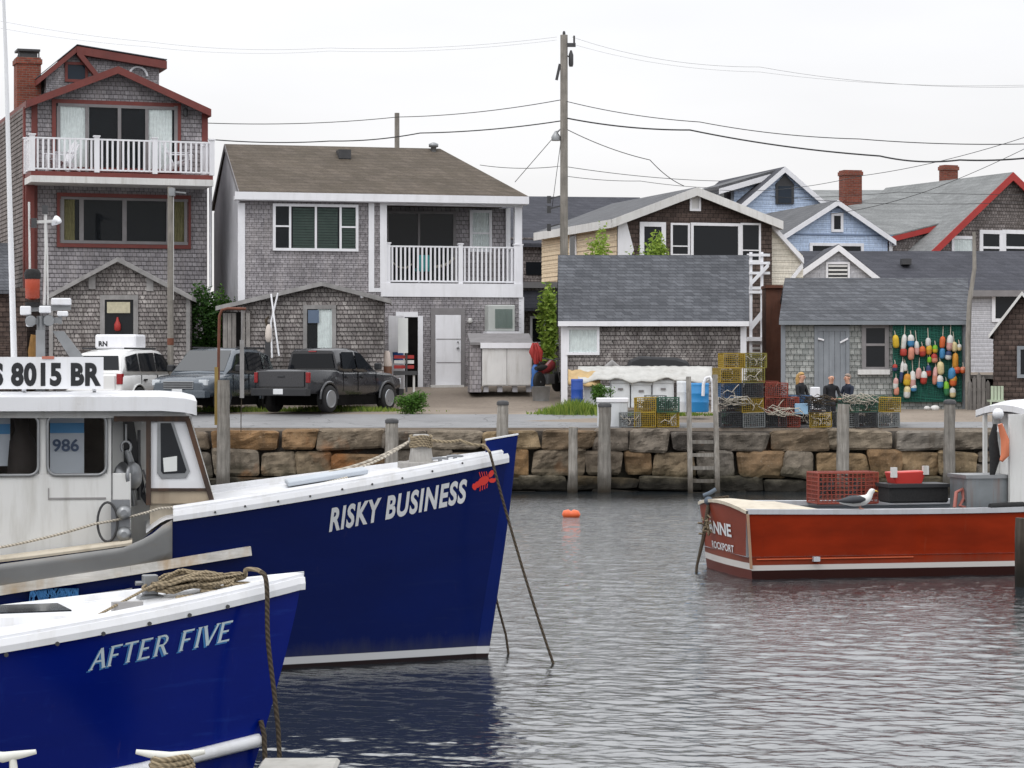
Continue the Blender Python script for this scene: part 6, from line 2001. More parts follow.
def hull_text(T, H, body, p0, p1, hgt, mat, name='lettering', shear=0.0, bold=0.0, off=.006, parent=None, space=1.0, thick=.002, polys=None, up=(0, -1)):
    """letters laid on the hull side from pixel p0 to pixel p1 (baseline), hgt pixels tall"""
    vs, fs = polys if polys else text_mesh(body, 1.0, shear, bold, 1.0, space, 5)
    w = max(v[0] for v in vs); h = max(v[1] for v in vs)
    d = Vector((p1[0] - p0[0], p1[1] - p0[1]))
    pts = []
    for x, y in vs:
        a = x / w; b = y / h * hgt
        pts.append(H.pix(T, p0[0] + d.x * a + up[0] * b, p0[1] + d.y * a + up[1] * b, off))
    mb = MB(); mb.add(pts, fs, .5)
    return T.part(name, mb, mat, parent)


def rope_path(pts, sag=0.0, n=10):
    out = []
    for a, b in zip(pts[:-1], pts[1:]):
        a = Vector(a); b = Vector(b)
        for i in range(n):
            f = i / n; out.append(a.lerp(b, f) - Vector((0, 0, sag * 4 * f * (1 - f))))
    out.append(Vector(pts[-1]))
    return out


M['gel_white'] = paint('gel_white', srgb('#dfe0e3'), .35, .04, 1.2, 0, srgb('#a59f92'), .35, coat=.2)
M['cabin_grey'] = paint('cabin_grey', srgb('#d3d3d1'), .5, .05, 1.0, 0, srgb('#8f8a7e'), .45)
M['rusty_trim'] = paint('rusty_trim', srgb('#35271f'), .7, .25, 5, 0, srgb('#7a5130'), .5)
M['steel'] = paint('steel', srgb('#85878a'), .42, .12, 3, 0, srgb('#6a5c4c'), .3, metal=.75)
M['tan_deck'] = paint('tan_deck', srgb('#c2b8a6'), .6, .12, 2, 0, srgb('#7f6a50'), .4)
M['timber_grey'] = wood_mat('timber_grey', srgb('#8d8a86'), srgb('#b5b2ad'))
M['rub_wood'] = wood_mat('rub_wood', srgb('#dddad6'), srgb('#bfbab0'), axis='x', stain=srgb('#b08a4f'))
M['boat_glass'] = glassy('boat_glass', (.018, .02, .024), .06)

# --- blue hull with white wheelhouse ("RISKY BUSINESS")
T = Th('lobster_boat', 'large dark blue lobster boat with white wheelhouse and white name on the bow', 'boat', 510, 658, 26.7, 9)
RB = T
T.o0.z = 0.0; T.root.location.z = 0.0
BX = T.o0.x


def zs_rb(x):
    z = 1.30 + .85 * (1 - min(1, max(0, -x) / 7)) ** 1.25          # sheer rising to the bow
    k = max(0, min(1, (-x - 3.74) / .42)); k = k * k * (3 - 2 * k)
    return z - .18 * k


H = Hull(11.0, 1.75, zs_rb, .30, nd=2.9, nw=1.7, wl=.74, sm=.62)
H.nose = -.03
mb = MB(); FS = H.shell(mb, 80, 16, [.31 + i * .006 for i in range(16)])
T.part('hull', mb, hull_paint('hull_navy', (.0010, .008, .080), .25, srgb('#231a1c'), .045, srgb('#c9cacc'), .045, .125, scuff=srgb('#1c2a55')))
Ff = [f for f in FS if f <= .338]
mb = MB(); H.rail(mb, Ff, .16, .105, -.0, .03); H.rail(mb, Ff, .10, .05, .105, -.02)
T.part('gunwale', mb, M['gel_white'])
mb = MB(); H.deck(mb, [f for f in FS if f <= .36], -.03, .10); T.part('foredeck', mb, M['gel_white'])
Fa = [f for f in FS if f >= .37]
mb = MB(); H.rail(mb, Fa, .26, .05, 0, .02); T.part('washboard', mb, M['tan_deck'])
mb = MB(); H.deck(mb, Fa, .45, .0, .05); T.part('cockpit_floor', mb, M['cabin_grey'])
# stem timber with its raised head
z0_ = zs_rb(0); fr_ = [(H.stem(z) + .05, -.04, z) for z in (-.3, 0, .4, .8, 1.2, 1.6, 1.95)] + [(.06, -.04, z0_ + .1), (.085, -.04, z0_ + .30)]
mb = MB(); mb.prism(fr_ + [(-.27, -.04, z0_ + .24), (-.27, -.04, z0_ - .05)] + [(H.stem(z) - .1, -.04, z) for z in (1.6, 1.2, .8, .4, 0, -.3)], (0, .08, 0))
sp_ = T.part('stem', mb, hull_paint('stem_blue', (.0012, .010, .100), .28, srgb('#231a1c'), .045, srgb('#c9cacc'), .045, .125), bevel=.01)
mb = MB(); mb.prism([(-.275, -.046, z0_ + .24), (.088, -.046, z0_ + .30), (.088, -.046, z0_ + .315), (-.275, -.046, z0_ + .255)], (0, .092, 0)); T.part('stem_cap', mb, M['gel_white'], sp_)
# stainless hauling plate and guard
def plate(px0, px1, top, bot, name, mat, off=.02, n=24):
    mb = MB(); rows = []
    for i in range(n + 1):
        px = px0 + (px1 - px0) * i / n; yt, yb = top(px), bot(px)
        rows.append([H.pix(T, px, yb + (yt - yb) * j / 4, off) for j in range(5)])
    mb.grid(rows); o = T.part(name, mb, mat); sm = o.modifiers.new('t', 'SOLIDIFY'); sm.thickness = .02; sm.offset = 0
    return o
plate(-60, 172, lambda p: float(np.interp(p, (-60, 0, 125, 150, 168, 172), (574, 564, 547, 536, 521, 520))), lambda p: float(np.interp(p, (-60, 0, 100, 172), (606, 590, 576, 559))), 'hauling_plate', paint('plate_grey', srgb('#8f8f8e'), .45, .12, 2, 0, srgb('#9b8466'), .5, (1, 1, 7), metal=.25))
mb = MB(); secs = []
for i in range(25):
    px = -70 + (250 + 70) * i / 24; yy = float(np.interp(px, (-70, 0, 100, 250), (606, 590, 575, 550.5)))
    secs.append(H.pix(T, px, yy, .03))
for a, b in zip(secs[:-1], secs[1:]): mb.bar(a, b + (b - a) * .02, .07, .095, .5)
T.part('guard_rail', mb, M['rub_wood'])
# name
hull_text(T, H, 'RISKY BUSINESS', (329, 531), (467, 501), 22.5, M['gel_white'], shear=.22, bold=.036, up=(.0, -1), space=1.14)
# red lobster painted at the bow
def ell(cx, cy, a, b, rot, n=18):
    c, s_ = math.cos(rot), math.sin(rot)
    return [(cx + a * math.cos(t) * c - b * math.sin(t) * s_, cy + a * math.cos(t) * s_ + b * math.sin(t) * c) for t in [2 * math.pi * i / n for i in range(n)]]
lv_, lf_ = [], []
def addp(p):
    o = len(lv_); lv_.extend(p); lf_.append(tuple(range(o, o + len(p))))
for e_ in ((10, 9, 5, 3.2, .3), (4.8, 6.6, 2.6, 2.4, .3), (2.0, 5.2, 1.8, 2.6, .4), (16.5, 13.5, 3.0, 2.0, .9), (17.5, 8.5, 3.0, 1.7, -.1), (19.4, 15.2, 2.0, 1.0, 1.5), (20.2, 9.4, 1.8, .8, .6)): addp(ell(*e_))
for k in range(4):
    x = 7 + k * 2; addp([(x, 6.5), (x + .7, 6.5), (x + .2, 1.5 + .6 * k), (x - .6, 1.5 + .6 * k)]); addp([(x, 12), (x + .7, 12), (x - .4, 15.8), (x - 1.1, 15.5)])
lpts = []
mb = MB(); mb.add([H.pix(T, 472 + x * 1.15, 494 - y * 1.35 - x * .12, .006 + .0004 * i / 30) for i, (x, y) in enumerate(lv_)], lf_, .5); T.part('lobster_emblem', mb, paint('emblem_red', srgb('#d8352b'), .5, .05))
# samson post
mb = MB(); sx = T.U(421, 0); zd = zs_rb(sx) + .13
mb.obox((sx, 0, zd + .15), (.27, .22, .36), t=.6, taper=.62); mb.box(sx - .24, sx + .24, -.18, .18, zd - .06, zd + .03)
mb.obox((sx, 0, zd + .27), (.27, .07, .06)); T.part('samson_post', mb, M['timber_grey'], bevel=.012)
mb = MB(); x0, x1 = T.U(286, -.3), T.U(366, -.3)
mb.prism([(x0, -.62, zs_rb(x0) + .135), (x1, -.55, zs_rb(x1) + .145), (x1, -.05, zs_rb(x1) + .155), (x0, -.05, zs_rb(x0) + .145)], (0, 0, .05)); T.part('deck_hatch', mb, paint('hatch_grey', srgb('#a9b0b8'), .5, .08), bevel=.01)
for px, py in ((455, 457), (440, 453)):
    c = Vector((T.U(px, -.2), -.2, zs_rb(T.U(px, -.2)) + .12))
    mb = MB(); mb.tube([c + Vector((-.09, 0, .05)), c + Vector((0, 0, .06)), c + Vector((.09, 0, .05))], .016, 6); mb.bar(c, c + Vector((0, 0, .06)), .04); T.part('cleat', mb, M['steel'])
# wheelhouse
WV = -1.32      # near side wall
def wbox(name, rects, mat, v0=WV, v1=WV + .06, parent=None, bevel=0):
    mb = MB()
    for (a, b, c, d) in rects: T.box(mb, a, b, c, d, v0, v1)
    return T.part(name, mb, mat, parent, bevel)
def pz(px, py, v): return T.pt(px, py, v)
side = wbox('wheelhouse_side', [(-420, 131, 475, 570), (-420, -160, 414, 474.9), (-58, -46, 414.5, 474.8), (38.5, 47.5, 414.5, 474.8), (106.5, 112, 414.5, 474.8), (-420, 112, 408, 414.2)], M['cabin_grey'], bevel=.008)
# rounded window frames
def rwin(x0, x1, y0, y1, name):
    u0, u1, z0, z1 = T.U(x0, WV), T.U(x1, WV), T.Z(y1, 60, WV), T.Z(y0, 60, WV); r = .09; pts = []
    for (cx, cz, a0) in ((u1 - r, z1 - r, 0), (u0 + r, z1 - r, 90), (u0 + r, z0 + r, 180), (u1 - r, z0 + r, 270)):
        for k in range(5):
            a = math.radians(a0 + 22.5 * k); pts.append((cx + r * math.cos(a), WV - .01, cz + r * math.sin(a)))
    mb = MB(); mb.tube(pts + [pts[0], pts[1]], .018, 6, cap=False); fr = T.part(name, mb, M['metal_grey'], side)
    mb = MB(); mb.prism([(p[0], WV + .025, p[2]) for p in pts], (0, .006, 0)); T.part('pane', mb, M['glass_clear'], fr)
    cor = MB()
    for (cx, cz, sx_, sz_) in ((u1, z1, -1, -1), (u0, z1, 1, -1), (u0, z0, 1, 1), (u1, z0, -1, 1)):
        fan = [(cx, WV + .012, cz)] + [(cx + sx_ * r * (1 - math.cos(math.radians(t))), WV + .012, cz + sz_ * r * (1 - math.sin(math.radians(t)))) for t in range(0, 91, 15)]
        cor.prism(fan, (0, .03, 0))
    T.part('corner_fill', cor, M['cabin_grey'], fr)
rwin(-46, 38.5, 414.5, 475, 'side_window'); rwin(47.5, 106.5, 414.5, 475, 'side_window')
wbox('seam', [(111.4, 112.4, 414, 560)], M['metal_dark'], WV - .006, WV + .004, side)
wbox('hand_groove', [(48, 106, 497.5, 499.5), (48, 49, 488, 498)], M['grey_board'], WV - .008, WV, side)
# interior
mb = MB(); T.box(mb, -420, 130, 411, 570, 1.26, 1.32); T.part('far_side_wall', mb, M['cabin_grey'])
mb = MB(); T.box(mb, -420, 100, 405, 560, -.2, -.16) if False else mb.box(T.U(-300, .6), T.U(104, .6), .6, .64, .9, 2.85); T.part('bulkhead', mb, paint('bulk_dark', srgb('#3b3532'), .8, .2))
mb = MB(); a, b = T.pt(50, 482, -.9), T.pt(84, 405, -.9); mb.box(a.x, b.x, -.9, -.86, a.z, b.z); bd = T.part('reflected_boat_panel', mb, paint('panel_white', srgb('#d5dbe4'), .5, .05))  # added panel imitating another boat's reflection in the window
mb = MB(); zz0, zz1 = T.Z(433, 60, -.905), T.Z(423, 60, -.905); mb.box(a.x, b.x, -.91, -.9, zz0, zz1); T.part('reflected_stripe', mb, paint('panel_blue', srgb('#5b9fd6'), .5, .05), bd)
vs, fs = text_mesh('986', .25, 0, .006)
k_ = (T.U(79, -.92) - T.U(52.5, -.92)) / max(v[0] for v in vs)
mb = MB(); mb.add([(T.U(52.5, -.92) + x * k_, -.915, T.Z(451, 60, -.915) + y * k_ * .95) for x, y in vs], fs, .5); T.part('lettering', mb, paint('letter_blue', srgb('#4a5a78'), .5, .05), bd)
mb = MB(); mb.tube([T.pt(22, 500, -1.0), T.pt(24, 462, -1.0), T.pt(22, 440, -1.0), T.pt(22, 430, -1.0), T.pt(21, 412, -1.0)], [.16, .17, .13, .07, .09], 10); T.part('oilskin_coat', mb, paint('oil_dark', srgb('#2b2421'), .8, .2))
mb = MB(); mb.box(T.U(-44, -.9), T.U(10, -.9), -.9, -.86, T.Z(466, 0, -.9), T.Z(405, 0, -.9)); c2 = T.part('reflection_panel', mb, bpy.data.materials['panel_white'])  # second added panel, repeats the reflected white and blue in the next window
mb = MB(); mb.box(T.U(-44, -.9), T.U(10, -.9), -.91, -.9, T.Z(434, 0, -.9), T.Z(424, 0, -.9)); T.part('reflected_stripe', mb, bpy.data.materials['panel_blue'], c2)
# recess of the pot hauler
mb = MB(); T.poly(mb, [(112, 414), (150, 414), (150, 548), (112, 548)], WV + .5, WV + .54); T.part('recess_wall', mb, M['cabin_grey'])
mb = MB(); T.poly(mb, [(123, 420), (134, 422), (146, 495), (146, 505), (124, 470)], WV + .44, WV + .49); T.part('recess_window', mb, M['boat_glass'])
mb = MB(); T.box(mb, 112, 150, 413.5, 416.5, WV, WV + .5); T.part('recess_head', mb, M['rusty_trim'])
mb = MB()
c = T.pt(128, 476, WV + .15); mb.lathe([(.02, -.10), (.13, -.09), (.15, -.06), (.05, -.02), (.05, .02), (.15, .06), (.13, .09), (.02, .10)], c, (1, -.6, .05), n=22); hz = T.part('pot_hauler', mb, M['steel'])
mb = MB(); mb.tube([T.pt(127, 450, WV + .15), T.pt(131, 462, WV + .15), T.pt(132, 490, WV + .2), T.pt(134, 505, WV + .25)], .035, 8); T.part('hauler_arm', mb, M['metal_grey'], hz)
mb = MB(); c = T.pt(126, 445, WV + .1); mb.tube([c + Vector((math.cos(t) * .05, 0, math.sin(t) * .06 - .02)) for t in [i * .5 for i in range(-2, 9)]], .015, 6); mb.tube([c + Vector((0, 0, .05)), T.pt(126, 424, WV + .1)], .012, 5); T.part('snatch_block', mb, M['metal_grey'], hz)
mb = MB(); mb.tube([T.pt(139, y, WV + .25) for y in (430, 460, 480, 500)], .02, 6); mb.tube([T.pt(143, 470, WV + .1), T.pt(147, 482, WV + .05), T.pt(143, 492, WV + .1)], .012, 5); T.part('hose', mb, M['metal_dark'])
# lower hauler on the rail
mb = MB(); c = T.pt(107.5, 522, WV - .14); mb.tube([c + Vector((math.cos(t) * .10, .0, math.sin(t) * .20)) for t in [i * math.pi / 12 for i in range(25)]], .014, 6); rl = T.part('line_guide', mb, M['metal_dark'])
mb = MB(); T.box(mb, 111, 130, 500, 546, WV - .12, WV - .02); T.part('bracket', mb, M['steel'], rl)
mb = MB()
for y in (512, 534): mb.lathe([(.03, -.1), (.075, -.08), (.075, -.05), (.04, -.03), (.04, .03), (.075, .05), (.075, .08), (.03, .1)], T.pt(124, y, WV - .18), (0, 1, .0), n=16)
T.part('roller', mb, M['metal_grey'], rl)
# forward corner panel
mb = MB(); T.poly(mb, [(147, 419), (188, 419), (213, 502), (147, 502)], WV - .03, WV + .04); fp = T.part('corner_panel', mb, M['gel_white'])
mb = MB()
def bar_px(mb, a, b, w, v): mb.bar(T.pt(*a, v), T.pt(*b, v), .05, w)
bar_px(mb, (114, 418.8), (189, 418.8), .055, WV - .04); bar_px(mb, (187.5, 419), (212.5, 503), .06, WV - .042); bar_px(mb, (148.5, 420), (148.5, 505), .055, WV - .044); bar_px(mb, (150, 489.5), (207, 489.5), .028, WV - .042)
T.part('panel_trim', mb, M['rusty_trim'], fp)
u_ = [(160.5, 423), (171, 423), (186.5, 470), (185, 473), (163, 474), (161, 471)]
mb = MB(); T.poly(mb, [(157.5, 420.5), (173, 420.5), (190, 471), (186, 478), (161, 478.5), (157, 473)], WV - .042, WV - .032); pf = T.part('panel_window', mb, M['metal_grey'], fp)
mb = MB(); T.poly(mb, u_, WV - .05, WV - .0425); T.part('pane', mb, M['boat_glass'], pf)
mb = MB(); T.poly(mb, [(163, 458), (177, 456), (177, 471), (164, 472)], WV - .054, WV - .051); T.part('paper_notice', mb, M['sign_white'], pf)
mb = MB(); T.poly(mb, [(147, 490.5), (210, 490.5), (214, 503.5), (147, 503.5)], WV - .045, WV + .03); T.part('sill_board', mb, paint('tan_weathered', srgb('#a1937f'), .7, .15, 3, 0, srgb('#5c4635'), .5))
# front windscreen and far corner
mb = MB()
A, B = T.pt(189, 419, WV), T.pt(213, 502, WV)
for v0, v1 in ((WV + .05, -.75), (-.68, .0), (.07, .68), (.75, 1.28)):
    mb.prism([(A.x, v0, A.z), (B.x, v0, B.z), (B.x, v1, B.z), (A.x, v1, A.z)], (-.02, 0, 0))
ws_ = T.part('windscreen', mb, M['glass_clear'])
mb = MB()
for v in (-.715, .035, .715, 1.29): mb.bar((A.x, v, A.z), (B.x, v, B.z), .07, .06)
mb.bar((A.x, WV, A.z), (A.x, 1.3, A.z), .06); T.part('windscreen_frame', mb, M['cabin_grey'], ws_)
mb = MB(); q = [(150, 502), (216, 502), (222, 530), (150, 545)]
T.poly(mb, q, WV + .02, 1.3); T.part('trunk_cabin', mb, M['tan_deck'])
mb = MB(); T.poly(mb, [(147, 419), (188, 419), (213, 502), (147, 502)], 1.26, 1.32); T.part('far_corner_panel', mb, M['cabin_grey'])
# roof
zr0, zr1 = T.Z(411, 100, WV - .22), T.Z(397, 100, WV - .22)
ue = T.U(197, WV - .22)
mb = MB(); n = 12
sec = []
xs_ = [T.U(-430, WV), T.U(-200, WV), T.U(0, WV), T.U(120, WV), ue - .35, ue - .12, ue - .03, ue]
for x in xs_:
    k = max(0, 1 - (ue - x) / .3); nar = 1 - .05 * k ** 2
    row = []
    for j in range(n + 1):
        s_ = 2 * j / n - 1; yy = (1.32 + .22) * s_ * nar
        row.append((x, yy, zr1 + .05 * (1 - s_ * s_) - .05 * k ** 2))
    sec.append(row)
mb.grid(sec, .5, True)
for sg in (0, -1):
    mb.grid([[Vector(r[sg]) for r in sec], [Vector(r[sg]) - Vector((0, 0, zr1 - zr0)) for r in sec]], .5, False, flip=sg == 0)
mb.grid([[Vector(p) for p in sec[-1]], [Vector((p[0] - .02, p[1], zr0)) for p in sec[-1]]], .5, False)
mb.grid([[Vector((r[0][0], r[0][1], zr0)) for r in sec], [Vector((r[-1][0], r[-1][1], zr0)) for r in sec]], .5, False)
rf = T.part('wheelhouse_roof', mb, M['gel_white'])
mb = MB(); T.poly(mb, [(-420, 410), (184, 410), (187, 418), (-420, 418)], WV - .05, WV - .01); T.part('roof_coaming', mb, M['cabin_grey'])
# number board on the roof
NV = -1.15
b0, b1 = T.U(-60, NV), T.U(103.5, NV); zz0, zz1 = T.Z(389, 60, NV), T.Z(357, 60, NV)
mb = MB(); mb.box(b0, b1, NV - .02, NV + .02, zz0, zz1); nb = T.part('number_board', mb, M['gel_white'], rf)
vs, fs = text_mesh('MS 8015 BR', 1, 0, .05, 1, 1.08)
w_ = max(v[0] for v in vs); hh = max(v[1] for v in vs)
xl, xr = T.U(-27, NV), T.U(101, NV); zl, zh = T.Z(384.5, 60, NV), T.Z(362.5, 60, NV)
mb = MB(); mb.add([(xl + (xr - xl) * x / w_, NV - .024, zl + (zh - zl) * y / hh) for x, y in vs], fs, .5); T.part('lettering', mb, M['letter_dark'], nb)
mb = MB()
for x in (b1 - .1, (b0 + b1) / 2): mb.bar((x, NV + .02, zz0 + .1), (x, NV + .5, zz0 - .02), .04)
T.part('brace', mb, M['gel_white'], nb)
# roof gear: mast, lights, antennas, exhaust
GV = -.3
mb = MB(); mb.box(T.U(-40, .2), T.U(75, .2), -.5, .5, zr1 + .08, zr1 + .28); T.part('roof_box', mb, M['gel_white'], rf, bevel=.03)
mast = MB(); mast.tube([T.pt(41, 392, GV), T.pt(41, 316, GV)], .045, 8); mast.bar(T.pt(26, 322, GV), T.pt(62, 320, GV), .06); mast.bar(T.pt(26, 309, GV), T.pt(71, 307, GV), .06)
mast.bar(T.pt(28, 324, GV), T.pt(28, 308, GV), .04); mast.bar(T.pt(60, 324, GV), T.pt(60, 308, GV), .04); mast.box(T.U(36, GV), T.U(45, GV), GV - .05, GV + .06, T.Z(392, 41, GV), T.Z(330, 41, GV))
ms = T.part('mast', mast, M['metal_grey'], rf)
mb = MB(); T.box(mb, 39, 51, 306, 313, GV - .12, GV - .03); T.box(mb, 26, 33, 323, 326.5, GV - .1, GV); T.box(mb, 51, 71, 298, 305, GV - .1, GV + .15); T.box(mb, 20, 31, 306, 315, GV - .1, GV); T.box(mb, 57, 68, 311, 316, GV - .12, GV); T.part('fixture', mb, M['gel_white'], ms, bevel=.01)
mb = MB()
for (px, py) in ((31, 321), (49, 320.5)):
    c = T.pt(px, py, GV - .06); mb.lathe([(.04, .08), (.055, 0), (.06, -.05), (.05, -.06)], c, (0, 1, 0), n=14)
T.part('deck_light', mb, M['metal_grey'], ms)
mb = MB(); c0, c1 = T.pt(57, 331, GV + .05), T.pt(78, 361, GV + .05); mb.prism([c0 + Vector((-.05, 0, 0)), c0 + Vector((.07, 0, 0)), c1 + Vector((.09, 0, 0)), c1 + Vector((-.06, 0, 0))], (0, .12, 0)); T.part('mast_strut', mb, M['metal_grey'], ms)
mb = MB(); mb.lathe([(.02, 0), (.075, .02), (.08, .22), (.075, .24)], T.pt(32.5, 300, GV), n=14); ex = T.part('orange_float_light', mb, paint('orange_red', srgb('#a8452c'), .5, .1), ms)
mb = MB(); mb.lathe([(.085, 0), (.09, .06), (.07, .10), (.001, .11)], T.pt(32.5, 279, GV), n=14); mb.lathe([(.08, 0), (.08, .05)], T.pt(32.5, 307, GV), n=12); T.part('black_cap', mb, M['tyre'], ex)
mb = MB(); mb.tube([T.pt(44, 308, GV), T.pt(46, 250, GV), T.pt(45.5, 214, GV)], .018, 6); mb.bar(T.pt(35, 222, GV), T.pt(56, 221, GV), .03); T.part('aerial', mb, M['white_dirty'], ms)
mb = MB(); c = T.pt(55, 222, GV); mb.lathe([(.015, .05), (.04, -.01), (.05, -.05), (.02, -.055)], c, (-.6, .6, -.5), n=12); T.part('spotlight', mb, M['gel_white'], ms)
mb = MB(); c = T.pt(45, 212, GV); mb.box(c.x - .03, c.x + .03, c.y - .03, c.y + .03, c.z - .02, c.z + .07); c = T.pt(35, 223, GV); mb.box(c.x - .04, c.x + .02, c.y - .03, c.y + .03, c.z - .05, c.z + .05); T.part('camera_unit', mb, M['metal_dark'], ms)
mb = MB(); mb.tube([T.pt(48, 310, GV - .02), T.pt(47.5, 260, GV - .02), T.pt(46.5, 225, GV)], .008, 5); mb.tube([T.pt(30, 279, GV), T.pt(29.5, 240, GV), T.pt(29, 202, GV)], .012, 5); T.part('cable', mb, M['white_dirty'], ms)
mb = MB(); mb.tube([T.pt(15, 392, .1), T.pt(11, 250, .1), T.pt(6, 60, .1), T.pt(2, -40, .1)], [.035, .03, .02, .014], 8); T.part('whip_aerial', mb, M['gel_white'], rf)
mb = MB(); mb.tube([T.pt(29, 392, .2), T.pt(34, 372, .2), T.pt(32, 352, .2), T.pt(35, 335, .2)], .05, 6); T.part('lashing', mb, paint('amber_rope', srgb('#7a5a2e'), .9, .3, 9), rf)
mb = MB(); T.box(mb, 42, 54, 356.2, 359, NV - .03, NV + .06); T.part('red_tag', mb, paint('pink_red', srgb('#b5705f'), .6, .1), nb)
# bright lines of bolts along the gunwale
mb = MB()
for px, yy in ((215, 514), (245, 508), (278, 503), (310, 498), (342, 491), (372, 486), (402, 480), (432, 473), (462, 465)):
    p = H.pix(T, px, yy - 2, .035); mb.lathe([(.012, 0), (.012, .006)], (p.x, p.y, p.z), (0, -1, 0), n=8)
T.part('bolt', mb, M['metal_dark'])

# ropes of that boat
def wpt(T, v): return Matrix.Translation(T.o0) @ Matrix.Rotation(T.a, 4, 'Z') @ Vector(v)
sp = Vector((sx, 0, zd + .22))
mb = MB()
ch = H.pix(T, 484, 455, .05)
dive = P(562, 661, 26.0)
pts = rope_path([sp + Vector((.1, -.1, .05)), (ch.x - .25, ch.y + .12, ch.z + .16), (ch.x, ch.y + .02, ch.z + .11)], .02)
pts += [Vector((ch.x + .05, ch.y - .05, ch.z + .03))]
mb.tube([wpt(T, p) for p in pts], .017, 8)
for k in range(5):
    mb.tube([wpt(T, sp + Vector((math.cos(a) * .12, math.sin(a) * .13, -.02 + .026 * k + .01 * math.sin(3 * a)))) for a in [i * .42 for i in range(16)]], .014, 6)
solo('mooring_rope', 'tan rope wound on the grey samson post and led to the bow rail', 'rope', mb, M['rope_tan'])
mb = MB(); e0 = wpt(T, (ch.x + .05, ch.y - .05, ch.z + .03)); dive = Vector((dive.x, dive.y - .0, -.25))
mb.tube([e0.lerp(dive, i / 14) + Vector((0, 0, .0 - .10 * 4 * (i / 14) * (1 - i / 14))) for i in range(15)], .015, 7)
solo('mooring_rope', 'dark wet rope running from the blue bow rail steeply down into the water', 'rope', mb, M['rope_dark'])
mb = MB(); a = P(498, 606, 27.1); b = P(511, 654, 26.95); mb.tube([a + Vector((-.05, .1, .2)), a, a.lerp(b, .6), Vector((b.x, b.y, -.2))], .014, 7)
solo('mooring_rope', 'short dark rope hanging off the far side of the blue stem', 'rope', mb, M['rope_dark'])
mb = MB()
far_pt = wpt(T, (T.U(330, .9), .95, zs_rb(T.U(330, .9)) + .15)); far2 = wpt(T, (T.U(346, .4), .3, zs_rb(T.U(346, .4)) + .17))
for q in (far_pt, far2): mb.tube(rope_path([wpt(T, sp + Vector((-.1, .0, .05))), q], .05), .013, 7)
mb.tube(rope_path([wpt(T, (T.U(346, -.6), -.75, zs_rb(T.U(346, -.6)) + .15)), wpt(T, (T.U(250, -1.2), -1.22, zs_rb(T.U(250, -1.2)) + .12)), wpt(T, (T.U(160, -1.4), -1.42, zs_rb(-3.5) + .1)), wpt(T, (T.U(95, -1.5), -1.5, zs_rb(-4.2) + .22)), wpt(T, (T.U(0, -1.4), -1.42, zs_rb(-5.2) + .1))], .015), .014, 6)
solo('deck_line', 'pale deck lines leading aft from the samson post along the white rail', 'rope', mb, M['rope_pale'])
# blue weed hanging from the plate
mb = MB(); rr = random.Random(3)
for i in range(60):
    p = H.pix(T, rr.uniform(30, 80), 588, .05); mb.tube([p, p + Vector((rr.uniform(-.04, .04), -.02, -.05)), p + Vector((rr.uniform(-.06, .06), -.03, -rr.uniform(.08, .2)))], .008, 4)
T.part('blue_rope_fringe', mb, paint('rope_blue', srgb('#2c5f8f'), .9, .2, 9))

# --- near blue boat ("AFTER FIVE")
T = Th('lobster_boat', 'bright blue smaller boat with white deck and pale blue italic name on the bow', 'boat', 300, 780, 18.5, 21)
T.o0.z = 0.0; T.root.location.z = 0.0
AF = T


def zs_af(x):
    return 1.04 + .46 * (1 - min(1, max(0, -x) / 4.5)) ** 1.25


H2 = Hull(9.0, 1.04, zs_af, .42, nd=3.0, nw=1.7, wl=.70, sm=.55)
mb = MB(); FS = H2.shell(mb, 70, 14)
T.part('hull', mb, hull_paint('hull_blue', (.001, .010, .165), .22, srgb('#2a1c1c'), -.02, srgb('#c9cacc'), -.02, .05, scuff=srgb('#24459a')))
mb = MB(); H2.rail(mb, FS, .14, .095, .0, .045); H2.rail(mb, FS, .10, .04, .095, .0)
T.part('gunwale', mb, M['gel_white'], bevel=.008)
mb = MB(); H2.deck(mb, FS, -.06, .06); T.part('foredeck', mb, M['gel_white'])
mb = MB()
for (a0, a1, zz) in ((-9, -.2, 0),):
    pass
pts = []
for i in range(30):
    px = -80 + (258 + 80) * i / 29; pts.append(H2.pix(T, px, float(np.interp(px, (-80, 140, 258), (814, 769, 739.5))), .03))
mb.tube(pts, .052, 10); T.part('spray_rail', mb, M['gel_white'])
mb = MB()
for px, yy in ((5, 655), (56, 644), (102, 634), (148, 624), (188, 615.5), (226, 607)):
    p = H2.pix(T, px, yy - 1, .05); mb.lathe([(.016, 0), (.016, .008)], (p.x, p.y, p.z), (0, -1, 0), n=8)
T.part('bolt', mb, M['metal_dark'])
# stroke-built slanted serif letters
ST = {'A': [((0, 0), (.42, 1), 1), ((.42, 1), (.78, 0), 1.5), ((.17, .38), (.64, .38), .8)], 'F': [((.15, 0), (.15, 1), 1.4), ((.15, .96), (.72, .96), .8), ((.15, .52), (.58, .52), .8)], 'T': [((.4, 0), (.4, 1), 1.4), ((0, .96), (.8, .96), .8)],
      'E': [((.15, 0), (.15, 1), 1.4), ((.15, .96), (.72, .96), .8), ((.15, .52), (.58, .52), .8), ((.15, .04), (.74, .04), .8)], 'R': [((.15, 0), (.15, 1), 1.4), ((.15, .96), (.5, .96), .8), ((.5, .96), (.66, .84), .9), ((.66, .84), (.66, .64), 1.2), ((.66, .64), (.5, .5), .9), ((.5, .5), (.15, .5), .8), ((.42, .5), (.76, 0), 1.3)],
      'I': [((.2, 0), (.2, 1), 1.4)], 'V': [((0, 1), (.38, 0), 1.5), ((.38, 0), (.78, 1), 1)]}
